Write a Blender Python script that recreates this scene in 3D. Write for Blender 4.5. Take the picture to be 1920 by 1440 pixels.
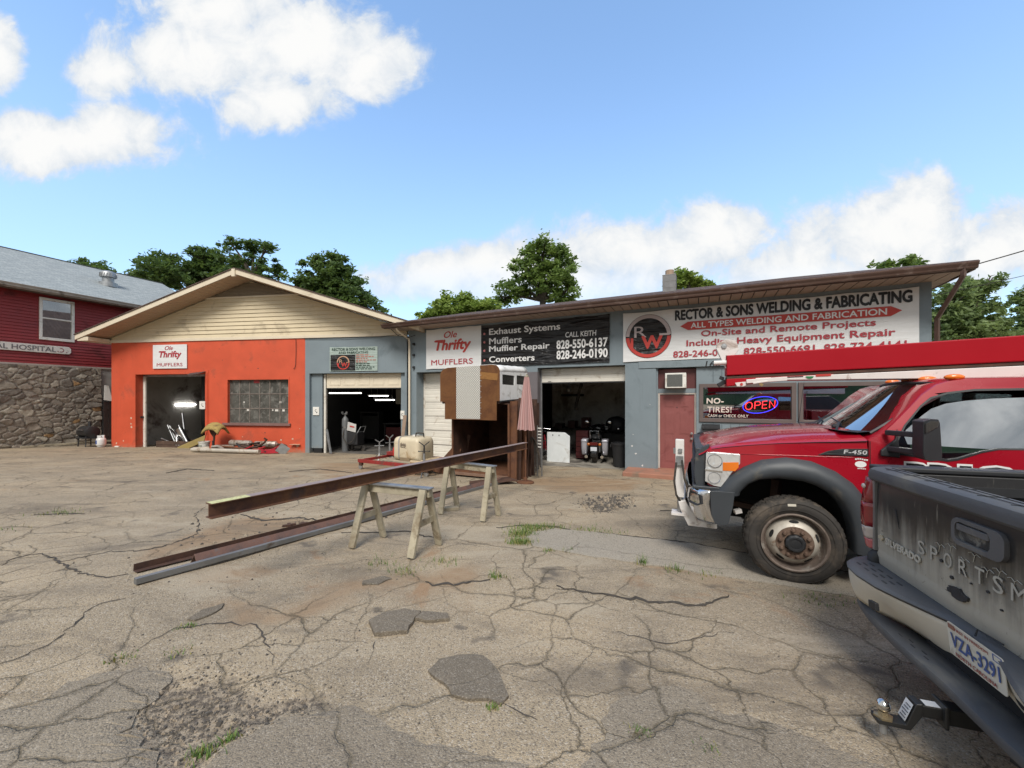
import bpy, bmesh, math, random
import numpy as np
from mathutils import Vector, Matrix
from mathutils.geometry import tessellate_polygon
random.seed(7)
RNG = np.random.default_rng(11)
R = math.radians
sc = bpy.context.scene
for o in list(bpy.data.objects):
    bpy.data.objects.remove(o)

# ---------------------------------------------------------------- camera
cam = bpy.data.objects.new("camera", bpy.data.cameras.new("camera"))
sc.collection.objects.link(cam)
cam.location = (0, 0, 1.75)
cam.rotation_euler = (R(90), 0, 0)
cam.data.sensor_width = 36
cam.data.lens = 36 * 740 / 1920
cam.data.shift_y = 28 / 1920
cam.data.clip_start = 0.05
cam.data.clip_end = 2000
sc.camera = cam

# ---------------------------------------------------------------- view
sc.view_settings.view_transform = 'Standard'
sc.view_settings.look = 'None'
sc.view_settings.gamma = 1
sc.view_settings.exposure = 1.45
sc.cycles.max_bounces = 6
sc.cycles.diffuse_bounces = 3
sc.cycles.glossy_bounces = 3
sc.cycles.transmission_bounces = 4
sc.cycles.transparent_max_bounces = 6
sc.cycles.use_denoising = True
sc.cycles.caustics_reflective = False
sc.cycles.caustics_refractive = False

SUN_EL, SUN_AZ = R(49), R(186)      # azimuth measured clockwise from +Y: high behind the camera

# ---------------------------------------------------------------- node helpers
def nn(nt, typ, ins=None, **kw):
    n = nt.nodes.new(typ)
    for k, v in kw.items():
        setattr(n, k, v)
    for k, v in (ins or {}).items():
        s = n.inputs[k]
        if isinstance(v, bpy.types.NodeSocket):
            nt.links.new(v, s)
        elif isinstance(v, tuple) and s.type == 'RGBA' and len(v) == 3:
            s.default_value = v + (1,)
        else:
            s.default_value = v
    return n

def math_(nt, op, a, b=0.0, c=None, clamp=False):
    n = nt.nodes.new('ShaderNodeMath'); n.operation = op; n.use_clamp = clamp
    for i, v in enumerate((a, b) if c is None else (a, b, c)):
        if isinstance(v, bpy.types.NodeSocket):
            nt.links.new(v, n.inputs[i])
        else:
            n.inputs[i].default_value = v
    return n.outputs[0]

def mixc(nt, f, a, b, mode='MIX'):
    n = nt.nodes.new('ShaderNodeMix'); n.data_type = 'RGBA'; n.blend_type = mode
    for s, v in ((n.inputs[0], f), (n.inputs[6], a), (n.inputs[7], b)):
        if isinstance(v, bpy.types.NodeSocket):
            nt.links.new(v, s)
        elif isinstance(v, tuple):
            s.default_value = v + (1,) if len(v) == 3 else v
        else:
            s.default_value = v
    return n.outputs[2]

def mapr(nt, v, a, b, c=0.0, d=1.0, smooth=True):
    n = nt.nodes.new('ShaderNodeMapRange')
    n.interpolation_type = 'SMOOTHSTEP' if smooth else 'LINEAR'
    nt.links.new(v, n.inputs[0])
    for i, x in enumerate((a, b, c, d)):
        n.inputs[i + 1].default_value = x
    return n.outputs[0]

def noise(nt, vec, scale, detail=4, rough=.55, dist=0.0):
    n = nn(nt, 'ShaderNodeTexNoise', {'Scale': scale, 'Detail': detail, 'Roughness': rough, 'Distortion': dist})
    if vec is not None:
        nt.links.new(vec, n.inputs['Vector'])
    return n.outputs[0]

# ---------------------------------------------------------------- sky
world = bpy.data.worlds.new("World"); sc.world = world
world.use_nodes = True
nt = world.node_tree; nt.nodes.clear()
sky = nn(nt, 'ShaderNodeTexSky', sky_type='NISHITA', sun_disc=False, sun_elevation=SUN_EL, sun_rotation=SUN_AZ,
         altitude=600, air_density=1.0, dust_density=0.6, ozone_density=2.0)
tc = nn(nt, 'ShaderNodeTexCoord')
sep = nn(nt, 'ShaderNodeSeparateXYZ', {0: tc.outputs['Generated']})
dx, dy, dz = sep.outputs
ys = math_(nt, 'MAXIMUM', dy, 0.08)
gx, gz = math_(nt, 'DIVIDE', dx, ys), math_(nt, 'DIVIDE', dz, ys)
gv = nn(nt, 'ShaderNodeCombineXYZ', {0: gx, 1: gz}).outputs[0]
# cumulus banks: (azimuth tangent, elevation tangent, half width, half height)
CL = [(-.76, .87, .40, .14), (-.52, .90, .28, .12), (-.76, .99, .26, .10), (-.60, .76, .20, .11), (-.36, .85, .16, .10), (-1.03, .83, .15, .09),
      (-1.13, .65, .34, .10), (-1.02, .67, .2, .10), (-1.32, .86, .10, .10),
      (.33, .37, .36, .14), (.50, .40, .18, .12), (.92, .42, .24, .16), (1.02, .47, .18, .12), (1.22, .38, .26, .13),
      (-.06, .33, .22, .09), (-.20, .31, .2, .08), (.72, .30, .3, .12), (.10, .30, .5, .09)]
acc = None
nz = noise(nt, gv, 3.4, 9, .62, .35)
nz2 = noise(nt, gv, 11.0, 8, .62, .4)
for cx, cz, rx, rz in CL:
    d = nn(nt, 'ShaderNodeVectorMath', {0: gv, 1: (cx, cz, 0)}, operation='SUBTRACT').outputs[0]
    d = nn(nt, 'ShaderNodeVectorMath', {0: d, 1: (1 / rx, 1 / rz, 0)}, operation='MULTIPLY').outputs[0]
    l = nn(nt, 'ShaderNodeVectorMath', {0: d}, operation='LENGTH').outputs['Value']
    b = math_(nt, 'SUBTRACT', 1.0, l)
    acc = b if acc is None else math_(nt, 'SMOOTH_MAX', acc, b, .15)
dens = math_(nt, 'ADD', acc, math_(nt, 'MULTIPLY', math_(nt, 'SUBTRACT', nz, .5), 1.9))
dens = math_(nt, 'ADD', dens, math_(nt, 'MULTIPLY', math_(nt, 'SUBTRACT', nz2, .5), .75))
cm = mapr(nt, dens, -.02, .42)
cm = math_(nt, 'MULTIPLY', cm, mapr(nt, math_(nt, 'ADD', gz, math_(nt, 'MULTIPLY', nz, .12)), .24, .42, .45, 1.0))
cm = math_(nt, 'MULTIPLY', cm, mapr(nt, dy, .05, .3))
# the grey overcast that covers the half of the sky behind the camera
n3 = noise(nt, tc.outputs['Generated'], 2.6, 5, .55)
back = math_(nt, 'MULTIPLY', mapr(nt, dy, .38, .0), mapr(nt, n3, .22, .5, .55, 1.0))
cm = math_(nt, 'MAXIMUM', cm, back)
haze = mapr(nt, dz, .70, .0, 0.0, .60)
shade = mapr(nt, math_(nt, 'ADD', dens, math_(nt, 'MULTIPLY', nz2, .9)), .25, 1.35)
ccol = mixc(nt, shade, (.60, .69, .80), (.98, .98, .97))
ccol = mixc(nt, back, ccol, mixc(nt, mapr(nt, noise(nt, tc.outputs['Generated'], 5.5, 8, .62, .8), .36, .66), (.36, .40, .44), (1.05, 1.05, 1.03)))
b1 = nn(nt, 'ShaderNodeBackground', {0: mixc(nt, 1.0, sky.outputs[0], (.90, .94, .90), 'MULTIPLY'), 1: .15})
b2 = nn(nt, 'ShaderNodeBackground', {0: ccol, 1: .365})
b3 = nn(nt, 'ShaderNodeBackground', {0: (.46, .63, .88), 1: .325})
m0 = nn(nt, 'ShaderNodeMixShader', {0: haze, 1: b1.outputs[0], 2: b3.outputs[0]})
m1 = nn(nt, 'ShaderNodeMixShader', {0: cm, 1: m0.outputs[0], 2: b2.outputs[0]})
nt.links.new(m1.outputs[0], nn(nt, 'ShaderNodeOutputWorld').inputs[0])

# ---------------------------------------------------------------- sun (thin cloud in front of it: soft edged)
sl = bpy.data.lights.new("sun", 'SUN'); sl.energy = 1.3; sl.angle = R(22); sl.color = (1, .95, .87)
sun = bpy.data.objects.new("sun", sl); sc.collection.objects.link(sun)
sd = Vector((math.sin(SUN_AZ) * math.cos(SUN_EL), math.cos(SUN_AZ) * math.cos(SUN_EL), math.sin(SUN_EL)))
sun.rotation_euler = sd.to_track_quat('Z', 'Y').to_euler()

# ---------------------------------------------------------------- scene helpers
def clamp(v, a, b): return max(a, min(b, v))
def g(x, y):
    """height of the lot, which falls gently away from the camera"""
    return .2351 - .01547 * clamp(x, -25, 15) - .04514 * clamp(y, -4, 18)

def link(o):
    sc.collection.objects.link(o); return o

def tag(o, label=None, cat=None, group=None, kind=None):
    if label: o['label'] = label
    if cat: o['category'] = cat
    if group: o['group'] = group
    if kind: o['kind'] = kind
    return o

def thing(name, label, cat, loc=(0, 0, 0), rz=0, group=None):
    o = link(bpy.data.objects.new(name, None))
    o.location = loc; o.rotation_euler = (0, 0, R(rz)); o.empty_display_size = .2
    return tag(o, label, cat, group)

def copy_tree(o, parent=None):
    c = o.copy(); link(c); c.parent = parent
    for ch in o.children:
        copy_tree(ch, c)
    return c

class MB:
    def __init__(s): s.v = []; s.f = []; s.mi = []; s.cur = 0
    def add(s, vs, fs):
        n = len(s.v); s.v += [tuple(p) for p in vs]
        s.f += [tuple(i + n for i in f) for f in fs]; s.mi += [s.cur] * len(fs); return s
    def box(s, x0, x1, y0, y1, z0, z1, mtx=None):
        vs = [Vector((x, y, z)) for z in (z0, z1) for y in (y0, y1) for x in (x0, x1)]
        if mtx is not None: vs = [mtx @ p for p in vs]
        return s.add(vs, [(0, 2, 3, 1), (4, 5, 7, 6), (0, 1, 5, 4), (1, 3, 7, 5), (3, 2, 6, 7), (2, 0, 4, 6)])
    def bar(s, p0, p1, w, h, up=(0, 0, 1)):
        p0, p1 = Vector(p0), Vector(p1); d = (p1 - p0).normalized()
        a = d.cross(Vector(up))
        if a.length < 1e-4: a = d.cross(Vector((1, 0, 0)))
        a.normalize(); b = a.cross(d).normalized()
        vs = []
        for p in (p0, p1):
            for i, j in ((-1, -1), (1, -1), (1, 1), (-1, 1)):
                vs.append(p + a * (i * w / 2) + b * (j * h / 2))
        return s.add(vs, [(3, 2, 1, 0), (4, 5, 6, 7), (0, 1, 5, 4), (1, 2, 6, 5), (2, 3, 7, 6), (3, 0, 4, 7)])
    def sect(s, p0, p1, poly, up=(0, 0, 1)):
        """extrude a closed 2-D section (side, up) from p0 to p1"""
        p0, p1 = Vector(p0), Vector(p1); d = (p1 - p0).normalized()
        a = d.cross(Vector(up)).normalized(); b = a.cross(d).normalized()
        n = len(poly)
        vs = [p + a * x + b * y for p in (p0, p1) for x, y in poly]
        tri = tessellate_polygon([[Vector((x, y, 0)) for x, y in poly]])
        fs = [tuple(t) for t in tri] + [tuple(n + i for i in reversed(t)) for t in tri]
        fs += [(i, (i + 1) % n, n + (i + 1) % n, n + i) for i in range(n)]
        return s.add(vs, fs)
    def tube(s, pts, r, n=8, cap=True, closed=False):
        pts = [Vector(p) for p in pts]; m = len(pts)
        rs = r if isinstance(r, (list, tuple)) else [r] * m
        prev = None; vs = []
        for i, p in enumerate(pts):
            if closed: d = pts[(i + 1) % m] - pts[i - 1]
            else: d = pts[min(i + 1, m - 1)] - pts[max(i - 1, 0)]
            d.normalize()
            if prev is None:
                a = d.cross(Vector((0, 0, 1)))
                if a.length < 1e-3: a = d.cross(Vector((1, 0, 0)))
            else:
                a = prev - d * prev.dot(d)
            a.normalize(); prev = a; b = d.cross(a)
            vs += [p + (a * math.cos(2 * math.pi * k / n) + b * math.sin(2 * math.pi * k / n)) * rs[i] for k in range(n)]
        fs = []
        for i in range(m if closed else m - 1):
            j = (i + 1) % m
            fs += [(i * n + k, i * n + (k + 1) % n, j * n + (k + 1) % n, j * n + k) for k in range(n)]
        if cap and not closed:
            fs += [tuple(reversed(range(n))), tuple((m - 1) * n + k for k in range(n))]
        return s.add(vs, fs)
    def cyl(s, p0, p1, r0, r1=None, n=16): return s.tube([p0, p1], [r0, r0 if r1 is None else r1], n)
    def lathe(s, prof, c=(0, 0, 0), axis='Z', n=32, mod=None, cap=True):
        """prof: (radius, height) pairs; mod(i, k) gives a radius offset"""
        c = Vector(c); vs = []; m = len(prof)
        for i, (r, h) in enumerate(prof):
            for k in range(n):
                t = 2 * math.pi * k / n; q = r + (mod(i, k) if mod else 0)
                a, b = q * math.cos(t), q * math.sin(t)
                vs.append(c + Vector({'Z': (a, b, h), 'Y': (a, h, b), 'X': (h, a, b)}[axis]))
        fs = [(i * n + k, i * n + (k + 1) % n, (i + 1) * n + (k + 1) % n, (i + 1) * n + k) for i in range(m - 1) for k in range(n)]
        if cap and prof[0][0] > 1e-5: fs.append(tuple(reversed(range(n))))
        if cap and prof[-1][0] > 1e-5: fs.append(tuple((m - 1) * n + k for k in range(n)))
        return s.add(vs, fs)
    def plate(s, outer, holes, fn, d0, d1):
        """flat sheet with holes: fn(a, b, d) maps sheet coordinates to 3-D, faces at depths d0 and d1"""
        loops = [outer] + list(holes)
        tri = tessellate_polygon([[Vector((a, b, 0)) for a, b in lp] for lp in loops])
        flat = [p for lp in loops for p in lp]; n = len(flat)
        vs = [fn(a, b, d0) for a, b in flat] + [fn(a, b, d1) for a, b in flat]
        fs = [tuple(t) for t in tri] + [tuple(n + i for i in reversed(t)) for t in tri]
        o = 0
        for lp in loops:
            k = len(lp)
            fs += [(o + i, o + (i + 1) % k, n + o + (i + 1) % k, n + o + i) for i in range(k)]
            o += k
        return s.add(vs, fs)
    def grid(s, rows, close=False):
        n = len(rows[0]); vs = [p for r in rows for p in r]
        m = n if close else n - 1
        return s.add(vs, [(i * n + k, i * n + (k + 1) % n, (i + 1) * n + (k + 1) % n, (i + 1) * n + k) for i in range(len(rows) - 1) for k in range(m)])
    def ell(s, c, r, n=12, m=8):
        c = Vector(c); vs = []; fs = []
        for i in range(m + 1):
            t = math.pi * i / m
            for k in range(n):
                p = 2 * math.pi * k / n
                vs.append(c + Vector((r[0] * math.sin(t) * math.cos(p), r[1] * math.sin(t) * math.sin(p), r[2] * math.cos(t))))
        for i in range(m):
            fs += [(i * n + k, i * n + (k + 1) % n, (i + 1) * n + (k + 1) % n, (i + 1) * n + k) for k in range(n)]
        return s.add(vs, fs)
    def build(s, name, mats, parent=None, smooth=None, bevel=None, seg=2, sub=0, solid=None, label=None, loc=None, rz=None):
        me = bpy.data.meshes.new(name)
        me.from_pydata(s.v, [], s.f)
        mats = mats if isinstance(mats, (list, tuple)) else [mats]
        for m in mats: me.materials.append(m)
        me.polygons.foreach_set('material_index', s.mi)
        bm = bmesh.new(); bm.from_mesh(me)
        bmesh.ops.remove_doubles(bm, verts=bm.verts, dist=1e-5)
        bmesh.ops.recalc_face_normals(bm, faces=bm.faces)
        bm.to_mesh(me); bm.free()
        if smooth or sub:
            me.polygons.foreach_set('use_smooth', [True] * len(me.polygons))
            if smooth and smooth < 179: me.set_sharp_from_angle(angle=R(smooth))
        o = link(bpy.data.objects.new(name, me))
        if parent is not None: o.parent = parent
        if loc is not None: o.location = loc
        if rz is not None: o.rotation_euler = (0, 0, R(rz))
        if solid:
            md = o.modifiers.new('s', 'SOLIDIFY'); md.thickness = solid; md.offset = 0
        if bevel:
            md = o.modifiers.new('b', 'BEVEL'); md.width = bevel; md.segments = seg; md.limit_method = 'ANGLE'; md.angle_limit = R(35)
            me.polygons.foreach_set('use_smooth', [True] * len(me.polygons))
            md.harden_normals = True
        if sub:
            md = o.modifiers.new('u', 'SUBSURF'); md.levels = sub; md.render_levels = sub
        if label: o['label'] = label
        return o

# ---------------------------------------------------------------- materials
def M(name, col, rough=.7, metal=0.0, var=.12, vs=3.0, bump=.12, bs=60.0, dirt=None, da=.35, ds=1.5, coat=0.0, spec=.5, stretch=(1, 1, 1), splash=None):
    """painted / raw surface: base colour, cloudy variation, optional patches of a second colour, fine bump"""
    m = bpy.data.materials.new(name); m.use_nodes = True
    nt = m.node_tree; nt.nodes.clear()
    tc = nn(nt, 'ShaderNodeTexCoord')
    mp = nn(nt, 'ShaderNodeMapping', {'Vector': tc.outputs['Object'], 'Scale': stretch}).outputs[0]
    n1 = noise(nt, mp, vs, 6, .6)
    lo = tuple(c * (1 - var) for c in col); hi = tuple(min(1, c * (1 + var)) for c in col)
    c = mixc(nt, mapr(nt, n1, .3, .7, smooth=False), lo, hi)
    rg = math_(nt, 'ADD', rough, math_(nt, 'MULTIPLY', math_(nt, 'SUBTRACT', n1, .5), .3), clamp=True)
    if dirt:
        n2 = noise(nt, mp, ds, 8, .65, .6)
        k = mapr(nt, n2, .62 - da * .35, .74 - da * .2)
        c = mixc(nt, k, c, dirt)
        rg = mixc(nt, k, rg, (.85, .85, .85))
    if splash:          # rain-splash dirt on the foot of a wall, runs below the eave
        sz = nn(nt, 'ShaderNodeSeparateXYZ', {0: tc.outputs['Object']}).outputs[2]
        n3 = noise(nt, tc.outputs['Object'], 5, 7, .7, .5)
        k3 = mapr(nt, math_(nt, 'ADD', sz, math_(nt, 'MULTIPLY', n3, .9)), .42, .0, 0, .75)
        rn = noise(nt, nn(nt, 'ShaderNodeMapping', {'Vector': tc.outputs['Object'], 'Scale': (7, 7, .35)}).outputs[0], 1.0, 5, .6)
        c = mixc(nt, mapr(nt, rn, .58, .72, 0, .28), c, tuple(x * .72 for x in col))
        c = mixc(nt, k3, c, splash)
    p = nn(nt, 'ShaderNodeBsdfPrincipled', {'Base Color': c, 'Metallic': metal, 'Coat Weight': coat, 'Specular IOR Level': spec})
    nt.links.new(rg, p.inputs['Roughness'])
    if coat: p.inputs['Coat Roughness'].default_value = .06
    if bump:
        bn = nn(nt, 'ShaderNodeBump', {'Strength': bump, 'Distance': .01, 'Height': noise(nt, mp, bs, 5, .6)})
        nt.links.new(bn.outputs[0], p.inputs['Normal'])
    nt.links.new(p.outputs[0], nn(nt, 'ShaderNodeOutputMaterial').inputs[0])
    return m

def emit(name, col, s):
    m = bpy.data.materials.new(name); m.use_nodes = True
    nt = m.node_tree; nt.nodes.clear()
    e = nn(nt, 'ShaderNodeEmission', {0: col, 1: s})
    nt.links.new(e.outputs[0], nn(nt, 'ShaderNodeOutputMaterial').inputs[0])
    return m

def glass(name, tint=(.5, .55, .55), clear=.6, rough=.02):
    """window pane: mirror-like reflection by angle over a tinted see-through sheet"""
    m = bpy.data.materials.new(name); m.use_nodes = True
    nt = m.node_tree; nt.nodes.clear()
    tr = nn(nt, 'ShaderNodeBsdfTransparent', {0: tint})
    gl = nn(nt, 'ShaderNodeBsdfGlossy', {0: (.9, .92, .94), 'Roughness': rough})
    fr = nn(nt, 'ShaderNodeFresnel', {0: 1.5})
    f = math_(nt, 'ADD', math_(nt, 'MULTIPLY', fr.outputs[0], 1.0), 1 - clear, clamp=True)
    mx = nn(nt, 'ShaderNodeMixShader', {0: f, 1: tr.outputs[0], 2: gl.outputs[0]})
    nt.links.new(mx.outputs[0], nn(nt, 'ShaderNodeOutputMaterial').inputs[0])
    return m

def rustmat(name, cols, scale=3.0, rough=.75, stretch=(1, 1, 1), metal=0.0, bump=.3):
    m = bpy.data.materials.new(name); m.use_nodes = True
    nt = m.node_tree; nt.nodes.clear()
    tc = nn(nt, 'ShaderNodeTexCoord')
    mp = nn(nt, 'ShaderNodeMapping', {'Vector': tc.outputs['Object'], 'Scale': stretch}).outputs[0]
    n1 = noise(nt, mp, scale, 8, .68, .4)
    cr = nn(nt, 'ShaderNodeValToRGB', {0: n1})
    el = cr.color_ramp.elements
    for i, c in enumerate(cols):
        pos = .3 + .4 * i / max(1, len(cols) - 1)
        e = el[i] if i < 2 else el.new(pos)
        e.position = pos; e.color = c + (1,)
    n2 = noise(nt, mp, scale * 18, 4, .6)
    c = mixc(nt, .35, cr.outputs[0], mixc(nt, n2, (.02, .012, .01), cols[-1]))
    p = nn(nt, 'ShaderNodeBsdfPrincipled', {'Base Color': c, 'Roughness': rough, 'Metallic': metal, 'Specular IOR Level': .35})
    bn = nn(nt, 'ShaderNodeBump', {'Strength': bump, 'Distance': .006, 'Height': n2})
    nt.links.new(bn.outputs[0], p.inputs['Normal'])
    nt.links.new(p.outputs[0], nn(nt, 'ShaderNodeOutputMaterial').inputs[0])
    return m

def clear_paint(name, col, dirt=None):
    return M(name, col, .28, 0, .06, 2, 0.0, 50, dirt, .2, 2.0, coat=.8)

white_paint = M('white_paint', (.74, .73, .69), .5, var=.06, dirt=(.42, .37, .30), da=.25, ds=2.5)
dark_hole = M('dark_hole', (.012, .012, .013), .9, bump=0)
black_plastic = M('black_plastic', (.022, .023, .026), .55, var=.15, bump=.1, bs=200)
grey_plastic = M('grey_plastic', (.045, .05, .058), .5, var=.12, vs=2, bump=.06, bs=300, dirt=(.10, .095, .085), da=.2)
rubber = M('rubber', (.036, .032, .029), .85, var=.25, vs=6, bump=.15, bs=120, dirt=(.10, .08, .062), da=.42, ds=4)
chrome = M('chrome', (.66, .66, .67), .14, 1.0, .08, 3, 0, dirt=(.35, .32, .28), da=.1)
steel = M('steel', (.42, .42, .42), .42, 1.0, .15, 6, .08, 90)
galv = M('galvanised', (.36, .37, .38), .5, .8, .2, 8, .05, 40)
rust = rustmat('rust', [(.045, .022, .016), (.13, .055, .03), (.20, .085, .038), (.10, .05, .034)])
dark_rust = rustmat('dark_rust', [(.03, .019, .016), (.07, .037, .027), (.12, .06, .04), (.05, .032, .028)])
tube_white = emit('lamp_tube', (1, .97, .9), 1.5)

# ---------------------------------------------------------------- lettering
def text(name, s, o, right, up, w=None, h=None, mat_=None, parent=None, bold=0.0, shear=0.0, space=1.0, align='C', out=.004, th=.002, wave=None, fat=0.0):
    """flat letters as a mesh: o is the centre (or left middle) of the line, fitted to width w and height h"""
    cu = bpy.data.curves.new('t', 'FONT'); cu.body = s; cu.size = 1; cu.offset = fat; cu.shear = shear; cu.space_character = space
    cu.resolution_u = 3
    ob = bpy.data.objects.new('t', cu); link(ob)
    dg = bpy.context.evaluated_depsgraph_get()
    me = ob.evaluated_get(dg).to_mesh()
    co = np.array([v.co[:2] for v in me.vertices], float)
    fs = [tuple(p.vertices) for p in me.polygons]
    ob.evaluated_get(dg).to_mesh_clear()
    bpy.data.objects.remove(ob); bpy.data.curves.remove(cu)
    lay = np.zeros(len(co))
    if bold:            # heavier strokes: the same letters laid over each other with small shifts
        c0, f0, n0 = co, list(fs), len(co); co, lay, fs = [], [], []
        for q, (a_, b_) in enumerate([(0, 0)] + [(math.cos(k * .785) * bold, math.sin(k * .785) * bold) for k in range(8)]):
            co.append(c0 + (a_, b_)); lay += [q * .00012] * n0; fs += [tuple(i + q * n0 for i in f) for f in f0]
        co, lay = np.concatenate(co), np.array(lay)
    mn, mx = co.min(0), co.max(0); sz = mx - mn
    k = (h / sz[1]) if h else (w / sz[0])
    kx = (w / sz[0]) if w else k
    co = (co - (mn + mx) / 2) * (kx, k)
    if align == 'L': co[:, 0] += sz[0] * kx / 2
    o, right, up = Vector(o), Vector(right), Vector(up); nrm = right.cross(up)
    mb = MB()
    n = len(co)
    P = lambda a, b, d: o + right * a + up * b + nrm * d
    if wave: co[:, 1] += [wave(a) for a in co[:, 0]]
    edges = {}
    for f in fs:
        for i in range(len(f)):
            e = (f[i], f[(i + 1) % len(f)])
            edges[e] = 1
    vs = [P(a, b, out + l_) for (a, b), l_ in zip(co, lay)]
    ff = list(fs)
    if th > .0021:
        vs += [P(a, b, out - th) for a, b in co]
        ff += [(e[1], e[0], e[0] + n, e[1] + n) for e in edges if (e[1], e[0]) not in edges]
    mb.add(vs, ff)
    return mb.build(name, mat_, parent)

def ring(mb, c, right, up, r0, r1, a0=0, a1=360, n=40, out=.004, sx=1.0):
    c, right, up = Vector(c), Vector(right), Vector(up); nrm = right.cross(up)
    rows = []
    for i in range(n + 1):
        t = R(a0 + (a1 - a0) * i / n)
        d = right * (math.cos(t) * sx) + up * math.sin(t)
        rows.append([c + d * r0 + nrm * out, c + d * r1 + nrm * out])
    mb.grid(rows); return mb
U, W = (1, 0, 0), (0, 0, 1)
# ================================================================ GROUND
def inside(poly, X, Y):
    r = np.zeros(X.shape, bool); n = len(poly)
    for i in range(n):
        x1, y1 = poly[i]; x2, y2 = poly[(i + 1) % n]
        c = ((y1 > Y) != (y2 > Y)) & (X < (x2 - x1) * (Y - y1) / (y2 - y1 + 1e-12) + x1)
        r ^= c
    return r
def soft(poly, X, Y, w):
    """1 inside, falling to 0 over w metres outside"""
    d = np.full(X.shape, 1e9); n = len(poly)
    for i in range(n):
        a = np.array(poly[i]); b = np.array(poly[(i + 1) % n]); ab = b - a
        t = np.clip(((X - a[0]) * ab[0] + (Y - a[1]) * ab[1]) / (ab @ ab + 1e-9), 0, 1)
        d = np.minimum(d, np.hypot(X - a[0] - t * ab[0], Y - a[1] - t * ab[1]))
    d[inside(poly, X, Y)] *= -1
    return np.clip(.5 - d / (2 * w), 0, 1)

def vnoise(X, Y, s, seed=0):
    r = np.random.default_rng(seed).random((64, 64))
    x, y = X / s, Y / s; xi, yi = np.floor(x).astype(int), np.floor(y).astype(int)
    fx, fy = x - xi, y - yi; fx, fy = fx * fx * (3 - 2 * fx), fy * fy * (3 - 2 * fy)
    q = lambda a, b: r[a % 64, b % 64]
    return (q(xi, yi) * (1 - fx) * (1 - fy) + q(xi + 1, yi) * fx * (1 - fy) + q(xi, yi + 1) * (1 - fx) * fy + q(xi + 1, yi + 1) * fx * fy) - .5

dirt_near = [(-1.77, 1.79), (-1.87, 1.95), (-1.9, 2.1), (-1.96, 2.26), (-2.13, 2.39), (-1.77, 2.25), (-1.5, 2.09), (-1.13, 2.1), (-0.93, 2.02), (-1.15, 1.94), (-1.28, 1.79), (-1.29, 1.71), (-1.54, 1.7)]
dirt_mid = [(-4.05, 4.92), (-4.19, 5.54), (-3.75, 5.66), (-2.62, 5.55), (-2.32, 5.38), (-2.58, 4.77), (-3.31, 4.54), (-3.49, 4.1), (-3.86, 4.33)]
pothole = [(1.23, 7.02), (1.52, 7.51), (1.98, 7.7), (2.2, 7.41), (1.92, 6.78), (1.55, 6.38), (1.31, 6.47)]
under_truck = [(1.2, 4.3), (2.0, 5.3), (7, 5.6), (8, 3.2), (3.2, 2.9), (2.2, 3.6)]
clays = [dirt_mid, [(-2.4, 3.2), (-1.2, 3.6), (-.6, 3.3), (-1.2, 2.9), (-2.2, 2.9)], [(-.9, 4.2), (-.2, 4.0), (-.3, 3.4), (-1.2, 3.3)], [(0, 9.5), (2.2, 10.6), (3.4, 9.2), (2, 7.8), (.6, 8)],
         [(1.0, 4.3), (2.0, 4.2), (2.1, 3.8), (1.2, 3.9)], [(-6, 12), (-2, 13.5), (-1.6, 10), (-4, 9)], [(-3, 4.0), (-2.3, 3.9), (-2.4, 3.3), (-3, 3.4)]]

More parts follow.
